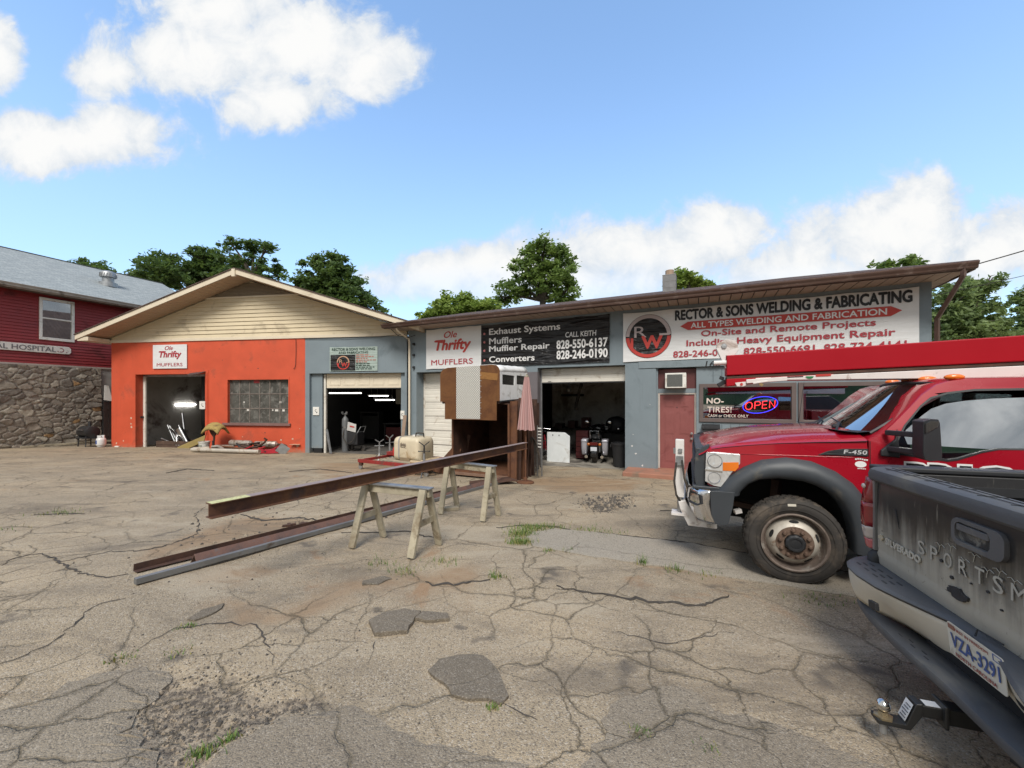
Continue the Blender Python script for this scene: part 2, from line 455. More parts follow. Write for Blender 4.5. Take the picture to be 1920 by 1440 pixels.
def build_ground():
    def lines(segs):
        out = []
        for a, b, st in segs:
            out += list(np.arange(a, b - 1e-6, st))
        return np.array(out + [segs[-1][1]])
    xs = lines([(-500, -60, 40), (-60, -20, 2), (-20, -7, .25), (-7, 5, .05), (5, 20, .3), (20, 60, 4), (60, 500, 40)])
    yl = lines([(-60, -6, 6), (-6, 1.2, .3), (1.2, 8, .045), (8, 18, .15), (18, 60, 3), (60, 700, 40)])
    X, Y = np.meshgrid(xs, yl)
    Z = .2351 - .01547 * np.clip(X, -25, 15) - .04514 * np.clip(Y, -4, 18)
    near = np.clip((14 - np.hypot(X, Y)) / 5, 0, 1)
    Z += near * (vnoise(X, Y, 1.3, 1) * .03 + vnoise(X, Y, .45, 2) * .012)
    d1 = soft(dirt_near, X + vnoise(X, Y, .16, 3) * .22 + vnoise(X, Y, .05, 13) * .06, Y + vnoise(X, Y, .14, 4) * .22 + vnoise(X, Y, .05, 14) * .06, .07)
    d2 = soft(dirt_mid, X + vnoise(X, Y, .2, 5) * .3, Y + vnoise(X, Y, .2, 6) * .3, .1)
    d3 = soft(pothole, X + vnoise(X, Y, .2, 7) * .2, Y + vnoise(X, Y, .2, 8) * .2, .1)
    Z -= d1 * (.022 + .02 * (vnoise(X, Y, .09, 9) + .5)) + d2 * .02 + d3 * (.03 + .04 * vnoise(X, Y, .1, 10))
    Z += (d1 + d3) * vnoise(X, Y, .06, 12) * .012
    clay = np.zeros(X.shape)
    for i, p in enumerate(clays):
        clay = np.maximum(clay, soft(p, X + vnoise(X, Y, .6, 20 + i) * .7, Y + vnoise(X, Y, .6, 40 + i) * .7, .35))
    dark_zone = np.maximum(soft(under_truck, X, Y, .6) * .75, d3)  # darker ground below the truck and in the pothole
    ny, nx = X.shape
    co = np.stack([X, Y, Z], -1).reshape(-1, 3)
    idx = np.arange(nx * ny).reshape(ny, nx)
    fs = np.stack([idx[:-1, :-1], idx[:-1, 1:], idx[1:, 1:], idx[1:, :-1]], -1).reshape(-1, 4)
    me = bpy.data.meshes.new('ground')
    me.vertices.add(len(co)); me.vertices.foreach_set('co', co.ravel())
    me.loops.add(fs.size); me.loops.foreach_set('vertex_index', fs.ravel())
    me.polygons.add(len(fs)); me.polygons.foreach_set('loop_start', np.arange(0, fs.size, 4))
    me.update(calc_edges=True); me.validate()
    me.polygons.foreach_set('use_smooth', [True] * len(me.polygons))
    for nm, a in (('dirt', np.maximum(d1, d3 * .9)), ('clay', clay), ('dark_zone', dark_zone)):
        at = me.attributes.new(nm, 'FLOAT', 'POINT'); at.data.foreach_set('value', a.ravel().astype(np.float32))
    o = link(bpy.data.objects.new('ground', me)); tag(o, kind='structure')
    return o

def asphalt(name, c1, c2, stains=True, fine=1.0):
    m = bpy.data.materials.new(name); m.use_nodes = True
    nt = m.node_tree; nt.nodes.clear()
    tc = nn(nt, 'ShaderNodeTexCoord'); P = tc.outputs['Object']
    big = noise(nt, P, .45, 5, .6, .3); med = noise(nt, P, 1.7, 6, .65, .4); sm = noise(nt, P, 14, 4, .6)
    c = mixc(nt, mapr(nt, big, .35, .66), c1, c2)
    c = mixc(nt, math_(nt, 'MULTIPLY', mapr(nt, med, .52, .72), .45), c, tuple(x * .62 for x in c1))
    c = mixc(nt, math_(nt, 'MULTIPLY', mapr(nt, noise(nt, P, 2.9, 6, .7, .8), .58, .72), .5), c, tuple(min(1, x * 1.22) for x in c2))
    # aggregate: stones of about a centimetre, some pale, some dark
    vo = nn(nt, 'ShaderNodeTexVoronoi', {'Vector': P, 'Scale': 120.0 * fine})
    hsv = nn(nt, 'ShaderNodeSeparateColor', {0: vo.outputs['Color']})
    st = hsv.outputs[0]
    c = mixc(nt, mapr(nt, st, .78, .97, 0, .5 if stains else .28), c, (.60, .54, .46))
    c = mixc(nt, mapr(nt, st, .26, .04, 0, .6), c, (.09, .078, .066))
    vo2 = nn(nt, 'ShaderNodeTexVoronoi', {'Vector': P, 'Scale': 240.0 * fine})
    c = mixc(nt, math_(nt, 'MULTIPLY', mapr(nt, vo2.outputs['Distance'], .25, .7), .4), c, (.10, .086, .072))
    hgt = math_(nt, 'MULTIPLY', math_(nt, 'SUBTRACT', 1.0, vo.outputs['Distance']), .6)
    rough = .88
    if stains:
        at = {k: nn(nt, 'ShaderNodeAttribute', attribute_name=k).outputs['Fac'] for k in ('dirt', 'clay', 'dark_zone')}
        k1 = mapr(nt, math_(nt, 'ADD', at['clay'], math_(nt, 'MULTIPLY', math_(nt, 'SUBTRACT', med, .5), 1.4)), .35, 1.0, 0, .78)
        c = mixc(nt, k1, c, mixc(nt, sm, (.25, .155, .085), (.33, .235, .15)))
        k2 = mapr(nt, math_(nt, 'ADD', at['dirt'], math_(nt, 'MULTIPLY', math_(nt, 'SUBTRACT', sm, .5), .9)), .3, .8, 0, .95)
        n5 = noise(nt, P, 24, 6, .75)
        c = mixc(nt, k2, c, mixc(nt, mapr(nt, n5, .38, .62), (.075, .062, .052), (.33, .27, .20)))
        k3 = mapr(nt, math_(nt, 'ADD', at['dark_zone'], math_(nt, 'MULTIPLY', math_(nt, 'SUBTRACT', med, .5), 1.2)), .5, 1.2, 0, .6)
        c = mixc(nt, k3, c, (.06, .054, .05))
        rs = mapr(nt, noise(nt, P, .9, 6, .7, 1.0), .60, .70, 0, .55)
        c = mixc(nt, rs, c, (.29, .165, .085))
            # grime drawn out along the lot by traffic and run-off
        sm2 = noise(nt, nn(nt, 'ShaderNodeMapping', {'Vector': P, 'Scale': (.5, 1.5, 1), 'Rotation': (0, 0, R(-14))}).outputs[0], 1.0, 7, .7, .8)
        c = mixc(nt, mapr(nt, sm2, .50, .66, 0, .55), c, (.135, .112, .088))
        c = mixc(nt, mapr(nt, sm2, .46, .36, 0, .45), c, (.42, .36, .275))
        # round oil drips
        vd = nn(nt, 'ShaderNodeTexVoronoi', {'Vector': nn(nt, 'ShaderNodeVectorMath', {0: P, 1: nn(nt, 'ShaderNodeTexNoise', {'Vector': P, 'Scale': 3.0}).outputs['Color']}, operation='ADD').outputs[0], 'Scale': 1.15})
        c = mixc(nt, math_(nt, 'MULTIPLY', mapr(nt, vd.outputs['Distance'], .20, .05), .72), c, (.09, .078, .068))
    # cracks: large plates, alligator areas, hair lines; wandering by noise
    def crack(scale, width, seed, wob=.22, ws=2.0):
        wv = nn(nt, 'ShaderNodeTexNoise', {'Vector': P, 'Scale': ws, 'Detail': 5.0})
        off = nn(nt, 'ShaderNodeVectorMath', {0: wv.outputs['Color'], 1: (wob * 2, wob * 2, 0)}, operation='MULTIPLY').outputs[0]
        q = nn(nt, 'ShaderNodeVectorMath', {0: P, 1: off}, operation='ADD').outputs[0]
        q = nn(nt, 'ShaderNodeVectorMath', {0: q, 1: (seed, seed * .7, 0)}, operation='ADD').outputs[0]
        v = nn(nt, 'ShaderNodeTexVoronoi', {'Vector': q, 'Scale': scale}, feature='DISTANCE_TO_EDGE', voronoi_dimensions='2D')
        wd = math_(nt, 'MULTIPLY', mapr(nt, noise(nt, P, 1.1 + seed * .1, 6, .65), .36, .72, .08, 2.3, False), width * scale)
        r = math_(nt, 'DIVIDE', v.outputs['Distance'], wd)
        crumb = mapr(nt, noise(nt, P, 55, 4, .7), .42, .62)
        edge = math_(nt, 'MULTIPLY', mapr(nt, r, 3.2, 1.0, 0, .5), crumb)
        return math_(nt, 'MAXIMUM', mapr(nt, r, 1.0, .35), edge)
    ka = math_(nt, 'MULTIPLY', mapr(nt, noise(nt, P, .38, 4, .6), .38, .56, .15, 1.0), crack(.82, .0095, 3.1) if stains else crack(.5, .006, 5.0))
    kb = math_(nt, 'MULTIPLY', crack(2.1, .006, 7.7, .12, 4.0), mapr(nt, noise(nt, P, .42, 3), .44, .56))
    kc = math_(nt, 'MULTIPLY', crack(5.5, .004, 1.7, .05, 8.0), mapr(nt, noise(nt, P, .6, 3, .5, .4), .58, .68))
    ck = math_(nt, 'MAXIMUM', math_(nt, 'MAXIMUM', ka, kb), kc)
    halo = mapr(nt, noise(nt, P, 30, 3), .3, .7, .5, 1.0)
    c = mixc(nt, math_(nt, 'MULTIPLY', ck, math_(nt, 'MULTIPLY', halo, .84)), c, mixc(nt, med, (.04, .032, .026), (.12, .10, .06)))
    hgt = math_(nt, 'SUBTRACT', hgt, math_(nt, 'MULTIPLY', ck, 1.6))
    hgt = math_(nt, 'ADD', hgt, math_(nt, 'MULTIPLY', noise(nt, P, 40, 5, .7), .5))
    p = nn(nt, 'ShaderNodeBsdfPrincipled', {'Base Color': c, 'Roughness': rough, 'Specular IOR Level': .3})
    bn = nn(nt, 'ShaderNodeBump', {'Strength': .75, 'Distance': .008, 'Height': hgt})
    nt.links.new(bn.outputs[0], p.inputs['Normal'])
    nt.links.new(p.outputs[0], nn(nt, 'ShaderNodeOutputMaterial').inputs[0])
    return m

ground = build_ground()
ground.data.materials.append(asphalt('lot_asphalt', (.335, .272, .192), (.47, .372, .25)))
mat_patch = asphalt('patch_asphalt', (.255, .212, .16), (.325, .272, .202), False, 1.1)
mat_patch_dark = asphalt('patch_dark', (.175, .146, .11), (.225, .188, .142), False, 1.2)
mat_concrete = asphalt('apron_concrete', (.40, .355, .29), (.44, .38, .30), False, 1.3)

dgr = bpy.context.evaluated_depsgraph_get()
def gz(x, y):
    ok, loc, n, i = ground.ray_cast(Vector((x, y, 5)), Vector((0, 0, -1)))
    return loc.z if ok else g(x, y)

def ragged(poly, step=.07, amp=.018, seed=1):
    rr = random.Random(seed); out = []
    n = len(poly)
    for i in range(n):
        a, b = Vector(poly[i]).to_2d(), Vector(poly[(i + 1) % n]).to_2d(); L = (b - a).length; k = max(1, int(L / step))
        nr = Vector((-(b - a).y, (b - a).x)) / max(L, 1e-6)
        for j in range(k):
            p = a + (b - a) * (j / k) + nr * rr.uniform(-amp, amp)
            out.append((p.x, p.y))
    return out

def patch(poly, mat_, h, amp=.018, seed=1, step=.07):
    """a slab of asphalt lying h above the lot, with a broken rim"""
    rim = ragged(poly, step, amp, seed)
    bm = bmesh.new()
    tris = tessellate_polygon([[Vector((x, y, 0)) for x, y in rim]])
    vs = [bm.verts.new((x, y, 0)) for x, y in rim]
    for t in tris:
        try: bm.faces.new([vs[i] for i in t])
        except ValueError: pass
    bmesh.ops.triangulate(bm, faces=bm.faces)
    for _ in range(5):
        long = [e for e in bm.edges if e.calc_length() > .14]
        if not long: break
        bmesh.ops.subdivide_edges(bm, edges=long, cuts=1)
        bmesh.ops.triangulate(bm, faces=bm.faces)
    edge = [v for v in bm.verts if v.is_boundary]
    es = set(edge)
    ins = {}
    for v in bm.verts:
        z = gz(v.co.x, v.co.y)
        v.co.z = z + h + (0 if v in es else .004)
    ret = bmesh.ops.extrude_edge_only(bm, edges=[e for e in bm.edges if e.is_boundary])
    for e in ret['geom']:
        if isinstance(e, bmesh.types.BMVert): e.co.z -= h + .03
    bmesh.ops.recalc_face_normals(bm, faces=bm.faces)
    me = bpy.data.meshes.new('asphalt_patch'); bm.to_mesh(me); bm.free()
    me.materials.append(mat_)
    o = link(bpy.data.objects.new('asphalt_patch', me)); tag(o, kind='structure')
    return o

patch([(-2.14, 1.40), (-2.9, 1.89), (-2.45, 2.01), (-2.48, 2.21), (-2.3, 2.3), (-2.07, 2.32), (-1.96, 2.26), (-1.9, 2.1), (-1.87, 1.95), (-1.83, 1.83), (-1.76, 1.86), (-1.63, 1.78), (-1.49, 1.68), (-1.30, 1.45)], mat_patch, .010, .028, 1, .045)
patch([(-1.31, 1.45), (-1.28, 1.79), (-1.15, 1.94), (-0.88, 2.04), (-0.64, 1.96), (-0.39, 1.8), (-0.14, 1.77), (0.05, 1.7), (0.08, 1.45)], mat_patch, .006, .022, 2, .05)
patch([(0.25, 1.45), (0.29, 1.73), (0.42, 1.85), (0.49, 2.02), (0.58, 2.13), (0.85, 2.25), (1.02, 2.23), (1.06, 2.07), (1.25, 2.01), (1.49, 1.84), (1.9, 1.5)], mat_patch, .006, .026, 3, .05)
patch([(-0.5, 2.33), (-0.45, 2.44), (-0.34, 2.5), (-0.19, 2.49), (-0.1, 2.39), (-0.05, 2.25), (-0.01, 2.12), (-0.06, 2.06), (-0.13, 2.11), (-0.23, 2.1), (-0.32, 2.13), (-0.39, 2.22)], mat_patch_dark, .016, .012, 4, .05)
patch([(-1.03, 2.84), (-0.96, 2.95), (-0.82, 3.02), (-0.69, 3.0), (-0.72, 2.9), (-0.72, 2.72), (-0.94, 2.67)], mat_patch_dark, .028, .01, 5, .05)
patch([(-0.68, 2.995), (-0.48, 2.99), (-0.46, 2.91), (-0.62, 2.87), (-0.71, 2.9)], mat_patch_dark, .024, .01, 6, .05)
patch([(-2.38, 2.89), (-2.38, 3.03), (-2.29, 3.14), (-2.24, 3.05), (-2.26, 2.93), (-2.31, 2.87)], mat_patch_dark, .012, .01, 7, .05)
patch([(-1.36, 3.6), (-1.2, 3.72), (-1.12, 3.66), (-1.2, 3.52), (-1.33, 3.5)], mat_patch_dark, .01, .01, 9, .05)
patch([(0.17, 4.91), (0.28, 5.19), (0.58, 5.33), (0.99, 5.23), (1.31, 5.1), (2.19, 4.76), (2.63, 4.42), (3.9, 3.6), (3.4, 3.2), (2.21, 3.71), (1.57, 4.02), (0.81, 4.29), (0.25, 4.58)], mat_concrete, .012, .02, 8, .09)

# broken slab edges: jagged dark lips where the top layer has lifted
lip = M('crack_dark', (.055, .047, .04), .95, var=.4, vs=20, bump=.6, bs=60)
cr_mb = MB()
for ci, (w, pts) in enumerate([(.030, [(-0.8, 3.6), (-0.71, 3.51), (-0.53, 3.53), (-0.2, 3.63)]), (.034, [(0.38, 3.5), (0.56, 3.43), (0.77, 3.37), (0.98, 3.3), (1.23, 3.26), (1.51, 3.2), (1.68, 3.27), (1.87, 3.42)]),
        (.022, [(-4.92, 3.79), (-5.02, 4.03), (-4.92, 4.12), (-4.44, 3.87), (-3.94, 3.6), (-3.63, 3.53), (-3.52, 3.62)]), (.018, [(-4.46, 3.84), (-4.25, 4.2), (-3.98, 4.21), (-3.88, 4.42), (-3.92, 4.92), (-4.17, 5.27), (-4.67, 5.81), (-4.91, 6.32)]),
        (.04, [(-4.03, 5.85), (-3.54, 5.58), (-3.08, 5.7), (-2.62, 5.55)]), (.014, [(-3.04, 2.34), (-2.98, 2.54), (-3.23, 3.02), (-3.12, 3.21)]), (.012, [(-2.39, 2.52), (-2.37, 2.78), (-2.11, 2.84), (-1.81, 2.8), (-1.56, 2.52), (-1.43, 2.36)]),
        (.03, [(-2.17, 5.01), (-1.79, 5.08), (-1.4, 5.17), (-0.92, 4.86)]), (.03, [(-0.22, 5.36), (0.19, 5.52), (0.66, 5.41), (0.85, 5.22)]), (.010, [(-0.04, 2.08), (0.06, 2.0), (0.13, 1.98)]), (.009, [(0.72, 2.8), (1.05, 2.67), (1.62, 2.86)]),
        (.05, [(2.43, 6.43), (2.88, 6.46), (3.34, 6.68)]), (.03, [(-6.87, 5.68), (-6.57, 5.79), (-6.28, 5.81)]), (.05, [(-8.44, 9.61), (-8.55, 10.38), (-7.69, 10.17)]), (.05, [(-5.78, 10.18), (-5.24, 10.76), (-4.09, 10.08)]),
        (.022, [(1.1, 5.19), (2.19, 4.80), (2.63, 4.46), (3.6, 3.85)]), (.012, [(-.9, 2.62), (-.87, 2.4)])]):
    rr = random.Random(ci); rows = []
    fine = []
    for (x0, y0), (x1, y1) in zip(pts, pts[1:]):
        k = max(2, int(math.hypot(x1 - x0, y1 - y0) / .045))
        fine += [(x0 + (x1 - x0) * j / k, y0 + (y1 - y0) * j / k) for j in range(k)]
    fine.append(pts[-1])
    m = len(fine)
    for j, (x, y) in enumerate(fine):
        x += rr.gauss(0, .012); y += rr.gauss(0, .012)
        a = fine[min(j + 1, m - 1)]; b = fine[max(j - 1, 0)]
        t = Vector((a[0] - b[0], a[1] - b[1])).normalized(); nr = Vector((-t.y, t.x))
        ww = w * rr.uniform(.1, 1.0) * min(1, .2 + 3 * j / m, .2 + 3 * (m - 1 - j) / m)
        l, r_ = (x + nr.x * ww / 2, y + nr.y * ww / 2), (x - nr.x * ww / 2, y - nr.y * ww / 2)
        rows.append([(l[0], l[1], gz(*l) + .004 + w * .3), (r_[0], r_[1], gz(*r_) + .005)])
    cr_mb.grid(rows)
tag(cr_mb.build('ground_cracks', lip), kind='structure')

# loose gravel and crumbs of asphalt
gr = MB(); rr = random.Random(3)
def stone(x, y, s):
    a = rr.uniform(0, 6.28); z = gz(x, y)
    vs = []
    for k in range(5):
        t = a + k * 1.2566 + rr.uniform(-.3, .3); q = s * rr.uniform(.6, 1)
        vs.append((x + q * math.cos(t), y + q * math.sin(t), z - .002))
    for k in range(5):
        t = a + k * 1.2566; q = s * rr.uniform(.3, .6)
        vs.append((x + q * math.cos(t), y + q * math.sin(t), z + s * rr.uniform(.5, .9)))
    gr.cur = 0 if rr.random() < .6 else 1
    gr.add(vs, [(k, (k + 1) % 5, 5 + (k + 1) % 5, 5 + k) for k in range(5)] + [(5, 6, 7, 8, 9)])
def scatter(poly, n, s0, s1, jit=.1):
    xs = [p[0] for p in poly]; ys_ = [p[1] for p in poly]
    c = 0
    while c < n:
        x, y = rr.uniform(min(xs), max(xs)), rr.uniform(min(ys_), max(ys_))
        if inside(poly, np.array([x]), np.array([y]))[0]:
            stone(x + rr.gauss(0, jit), y + rr.gauss(0, jit), s0 * (s1 / s0) ** (rr.random() ** 2)); c += 1
scatter(dirt_near, 1900, .0025, .012, .12); scatter(dirt_near, 60, .012, .026, .1)
scatter([(-2.4, 2.6), (-1.2, 2.6), (-.4, 2.0), (-1.0, 1.9), (-1.6, 1.6), (-2.1, 1.8)], 700, .002, .012, .15)
scatter(pothole, 700, .012, .05, .12)
scatter(dirt_mid, 120, .008, .03, .3)
scatter([(-3.2, 3.5), (-1.6, 4.3), (-1.2, 3.6), (-2.6, 3.0)], 150, .004, .014, .2)
scatter([(-4, 1.5), (4, 1.5), (4, 9), (-6, 9)], 260, .004, .014, .2)
tag(gr.build('gravel', [M('gravel_dark', (.10, .088, .076), .9, var=.5, vs=9), M('gravel_tan', (.27, .22, .165), .9, var=.4, vs=9)]), 'loose gravel and asphalt crumbs scattered over the broken lot', kind='stuff')

# weeds in the cracks
gs = MB()
def tuft(x, y, n, h, sp):
    for _ in range(n):
        bx, by = x + rr.gauss(0, sp), y + rr.gauss(0, sp * .7); z = gz(bx, by)
        a = rr.uniform(0, 6.28); L = h * rr.uniform(.4, 1.1); le = rr.uniform(.3, 1.0); w = rr.uniform(.002, .0045)
        dx_, dy_ = math.cos(a), math.sin(a)
        rows = []
        for k in range(4):
            t = k / 3; rad = le * L * t * t * .8; ww = w * (1 - t) + .0004
            c = (bx + dx_ * rad, by + dy_ * rad, z + L * t * (1 - .3 * le * t))
            rows.append([(c[0] - dy_ * ww, c[1] + dx_ * ww, c[2]), (c[0] + dy_ * ww, c[1] - dx_ * ww, c[2])])
        gs.cur = 0 if rr.random() < .7 else 1
        gs.grid(rows)
for x, y, n, h, sp in [(.12, 5.1, 420, .07, .1), (.25, 5.36, 420, .07, .13), (.5, 5.42, 180, .06, .14), (.1, 4.75, 330, .08, .08), (1.0, 5.33, 110, .06, .14), (1.3, 5.2, 60, .05, .15), (-1.34, 4.0, 40, .08, .12), (-1.04, 3.84, 60, .07, .08), (-.7, 4.1, 60, .07, .1),
                       (-.15, 3.69, 50, .08, .05), (-6.68, 5.85, 90, .06, .15), (-6.4, 5.0, 40, .04, .15), (-1.38, 1.76, 90, .05, .035), (-1.32, 1.83, 60, .04, .03), (1.35, 4.1, 50, .12, .03), (1.65, 3.95, 50, .08, .06), (1.95, 3.85, 40, .06, .07),
                       (.42, 4.44, 30, .07, .04), (.62, 4.46, 40, .05, .05), (-.1, 2.05, 50, .03, .025), (-2.4, 2.42, 50, .03, .05), (-2.1, 2.5, 30, .03, .05), (-2.3, 2.8, 40, .03, .03), (2.6, 3.35, 70, .05, .15), (.62, 1.9, 40, .04, .03), (.9, 1.8, 30, .04, .03)]:
    tuft(x, y, n, h, sp)
tag(gs.build('weeds', [M('weed_green', (.10, .17, .035), .8, bump=0), M('weed_yellow', (.24, .22, .07), .8, bump=0)]), 'thin green weeds growing in the cracks of the lot', kind='stuff')
# ================================================================ BUILDINGS
def wall(mb, us, zs, solid, t, v=0.0):
    """upright wall in the local u-z plane, thickness t behind v, built cell by cell so that openings get real reveals"""
    nu, nz = len(us) - 1, len(zs) - 1
    S = [[solid((us[i] + us[i + 1]) / 2, (zs[j] + zs[j + 1]) / 2) for j in range(nz)] for i in range(nu)]
    s = lambda i, j: 0 <= i < nu and 0 <= j < nz and S[i][j]
    for i in range(nu):
        for j in range(nz):
            if not S[i][j]: continue
            a, b, c, d = us[i], us[i + 1], zs[j], zs[j + 1]; w = v + t
            mb.add([(a, v, c), (b, v, c), (b, v, d), (a, v, d)], [(0, 1, 2, 3)])
            mb.add([(a, w, c), (a, w, d), (b, w, d), (b, w, c)], [(0, 1, 2, 3)])
            if not s(i - 1, j): mb.add([(a, v, c), (a, v, d), (a, w, d), (a, w, c)], [(0, 1, 2, 3)])
            if not s(i + 1, j): mb.add([(b, v, c), (b, w, c), (b, w, d), (b, v, d)], [(0, 1, 2, 3)])
            if not s(i, j - 1): mb.add([(a, v, c), (a, w, c), (b, w, c), (b, v, c)], [(0, 1, 2, 3)])
            if not s(i, j + 1): mb.add([(a, v, d), (b, v, d), (b, w, d), (a, w, d)], [(0, 1, 2, 3)])
    return mb

def rect(u0, u1, z0, z1): return lambda u, z: u0 < u < u1 and z0 < z < z1

orange = M('orange_paint', (.56, .085, .036), .62, var=.10, vs=1.4, bump=.25, bs=16, dirt=(.42, .08, .04), da=.25, ds=1.3, splash=(.36, .20, .13))
bluegrey = M('bluegrey_paint', (.19, .235, .265), .6, var=.07, vs=1.2, bump=.18, bs=24, dirt=(.15, .19, .215), da=.25, ds=1.1, splash=(.24, .22, .19))
pier_grey = M('pier_paint', (.15, .135, .145), .6, var=.08, bump=.15, bs=24)
cream = M('cream_siding', (.63, .54, .38), .55, var=.05, vs=2, bump=.03, dirt=(.44, .37, .26), da=.15, ds=1.2)
cream_trim = M('cream_trim', (.68, .60, .47), .55, var=.05, vs=2, bump=.03, dirt=(.5, .43, .32), da=.15)
tan_soffit = M('tan_soffit', (.40, .29, .20), .6, var=.06, bump=.03)
brown_trim = M('brown_trim', (.10, .058, .045), .45, var=.12, bump=.03, dirt=(.17, .12, .10), da=.25, ds=4)
door_white = M('door_white', (.72, .69, .62), .5, var=.05, bump=.03, dirt=(.52, .46, .38), da=.25, ds=2)
jamb_white = M('jamb_white', (.66, .63, .57), .6, var=.1, dirt=(.35, .28, .2), da=.3, ds=4)
maroon = M('maroon_paint', (.245, .078, .074), .5, var=.08, bump=.04, dirt=(.19, .05, .048), da=.2)
concrete = M('slab_concrete', (.27, .25, .215), .85, var=.2, vs=1.5, bump=.2, dirt=(.09, .08, .07), da=.35, ds=1.0)
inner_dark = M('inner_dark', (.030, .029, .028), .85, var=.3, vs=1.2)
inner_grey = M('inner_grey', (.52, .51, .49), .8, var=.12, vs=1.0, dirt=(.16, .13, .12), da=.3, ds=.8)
wood_old = M('wood_old', (.30, .26, .19), .8, var=.3, vs=3, bump=.25, bs=20, stretch=(1, 1, 1), dirt=(.13, .11, .085), da=.3, ds=4)
yellow_wood = M('yellow_wood', (.42, .33, .13), .75, var=.15, bump=.1)
redbrick_step = M('step_paint', (.33, .155, .105), .75, var=.15, bump=.2, dirt=(.22, .15, .11), da=.3)

def shingle(name, c1, c2, c3, sx=1.0):
    """asphalt shingles: staggered tabs of uneven colour"""
    m = bpy.data.materials.new(name); m.use_nodes = True
    nt = m.node_tree; nt.nodes.clear()
    tc = nn(nt, 'ShaderNodeTexCoord')
    sp = nn(nt, 'ShaderNodeSeparateXYZ', {0: tc.outputs['Object']})
    v = nn(nt, 'ShaderNodeCombineXYZ', {0: sp.outputs[0], 1: math_(nt, 'MULTIPLY', sp.outputs[1], 1.04)}).outputs[0]
    br = nn(nt, 'ShaderNodeTexBrick', {'Vector': v, 'Color1': c1, 'Color2': c2, 'Mortar': c3, 'Scale': 1.0, 'Mortar Size': .008, 'Brick Width': .3 * sx, 'Row Height': .14})
    n = noise(nt, tc.outputs['Object'], 9, 6, .7)
    c = mixc(nt, mapr(nt, n, .3, .7, 0, .7), br.outputs[0], c3)
    p = nn(nt, 'ShaderNodeBsdfPrincipled', {'Base Color': c, 'Roughness': .9, 'Specular IOR Level': .25})
    bn = nn(nt, 'ShaderNodeBump', {'Strength': .8, 'Distance': .012, 'Height': math_(nt, 'ADD', math_(nt, 'MULTIPLY', br.outputs['Fac'], -1.0), math_(nt, 'MULTIPLY', n, .7))})
    nt.links.new(bn.outputs[0], p.inputs['Normal'])
    nt.links.new(p.outputs[0], nn(nt, 'ShaderNodeOutputMaterial').inputs[0])
    return m
sh_brown = shingle('shingle_brown', (.09, .06, .052), (.165, .115, .10), (.048, .035, .032))
sh_grey = shingle('shingle_grey', (.30, .33, .345), (.40, .43, .44), (.20, .225, .235))

def soffit_grid(p00, p10, p01, p11, n, mb, drop=.006):
    """grooved soffit: n boards between the edge p00-p10 and the edge p01-p11, with small shadow gaps"""
    p00, p10, p01, p11 = map(Vector, (p00, p10, p01, p11))
    for i in range(n):
        a, b = (i + .04) / n, (i + .96) / n
        q = [p00.lerp(p10, a), p00.lerp(p10, b), p01.lerp(p11, b), p01.lerp(p11, a)]
        nr = (q[1] - q[0]).cross(q[3] - q[0]).normalized() * drop
        if nr.z > 0: nr = -nr
        mb.add(q + [p + nr for p in q], [(0, 1, 2, 3), (7, 6, 5, 4), (0, 4, 5, 1), (1, 5, 6, 2), (2, 6, 7, 3), (3, 7, 4, 0)])
    return mb

# ---------------------------------------------------------------- A: gabled workshop, orange and blue-grey front
A = thing('workshop_building', 'gabled workshop with cream siding above an orange and blue grey front with two bays', 'workshop', (-16.8, 16.554, 0), -8.65)
ZB = -.7
us = [0, 1.21, 4.52, 5.54, 8.22, 8.93]; zs = [ZB, .8, 2.51, 2.76, 4.09]
b1, wn = rect(1.21, 4.52, -9, 2.76), rect(5.54, 8.22, .8, 2.51)
# paint chips and bolt heads are part of the painted wall
def chips(mb, lst, d):
    rr = random.Random(21)
    for u, z, s_, k in lst:
        mb.cur = k; mb.plate([(u + s_ * rr.uniform(.5, 1.2) * math.cos(R(a)), z + s_ * rr.uniform(.4, 1.1) * math.sin(R(a))) for a in range(0, 360, 40)], [], lambda a, b, d_: (a, d_, b), d, .002)
    return mb
mb = wall(MB(), us, zs, lambda u, z: not b1(u, z) and not wn(u, z), .28)
chips(mb, ((4.95, 2.62, .02, 1), (5.3, 3.3, .018, 1), (6.9, 2.95, .03, 1), (5.15, 3.75, .02, 1), (7.6, 3.6, .015, 1), (.5, 3.4, .02, 1), (.98, .95, .05, 2), (.97, .72, .04, 2), (1.0, .58, .06, 2), (6.2, .25, .025, 2), (7.9, .15, .04, 2), (8.4, .2, .05, 2), (8.6, -.05, .06, 2), (7.2, .42, .03, 1), (8.7, .6, .02, 2), (.25, -.1, .05, 2), (.6, .0, .04, 2)), -.003)
mb.build('orange_wall', [orange, M('chip_dark', (.12, .05, .04), .8), M('chip_pale', (.55, .42, .32), .8)], A)
wall(MB(), [8.93, 9.11, 12.98, 13.06], [ZB, 2.73, 4.09], lambda u, z: not rect(9.11, 12.98, -9, 2.73)(u, z), .28).build('blue_wall', bluegrey, A)
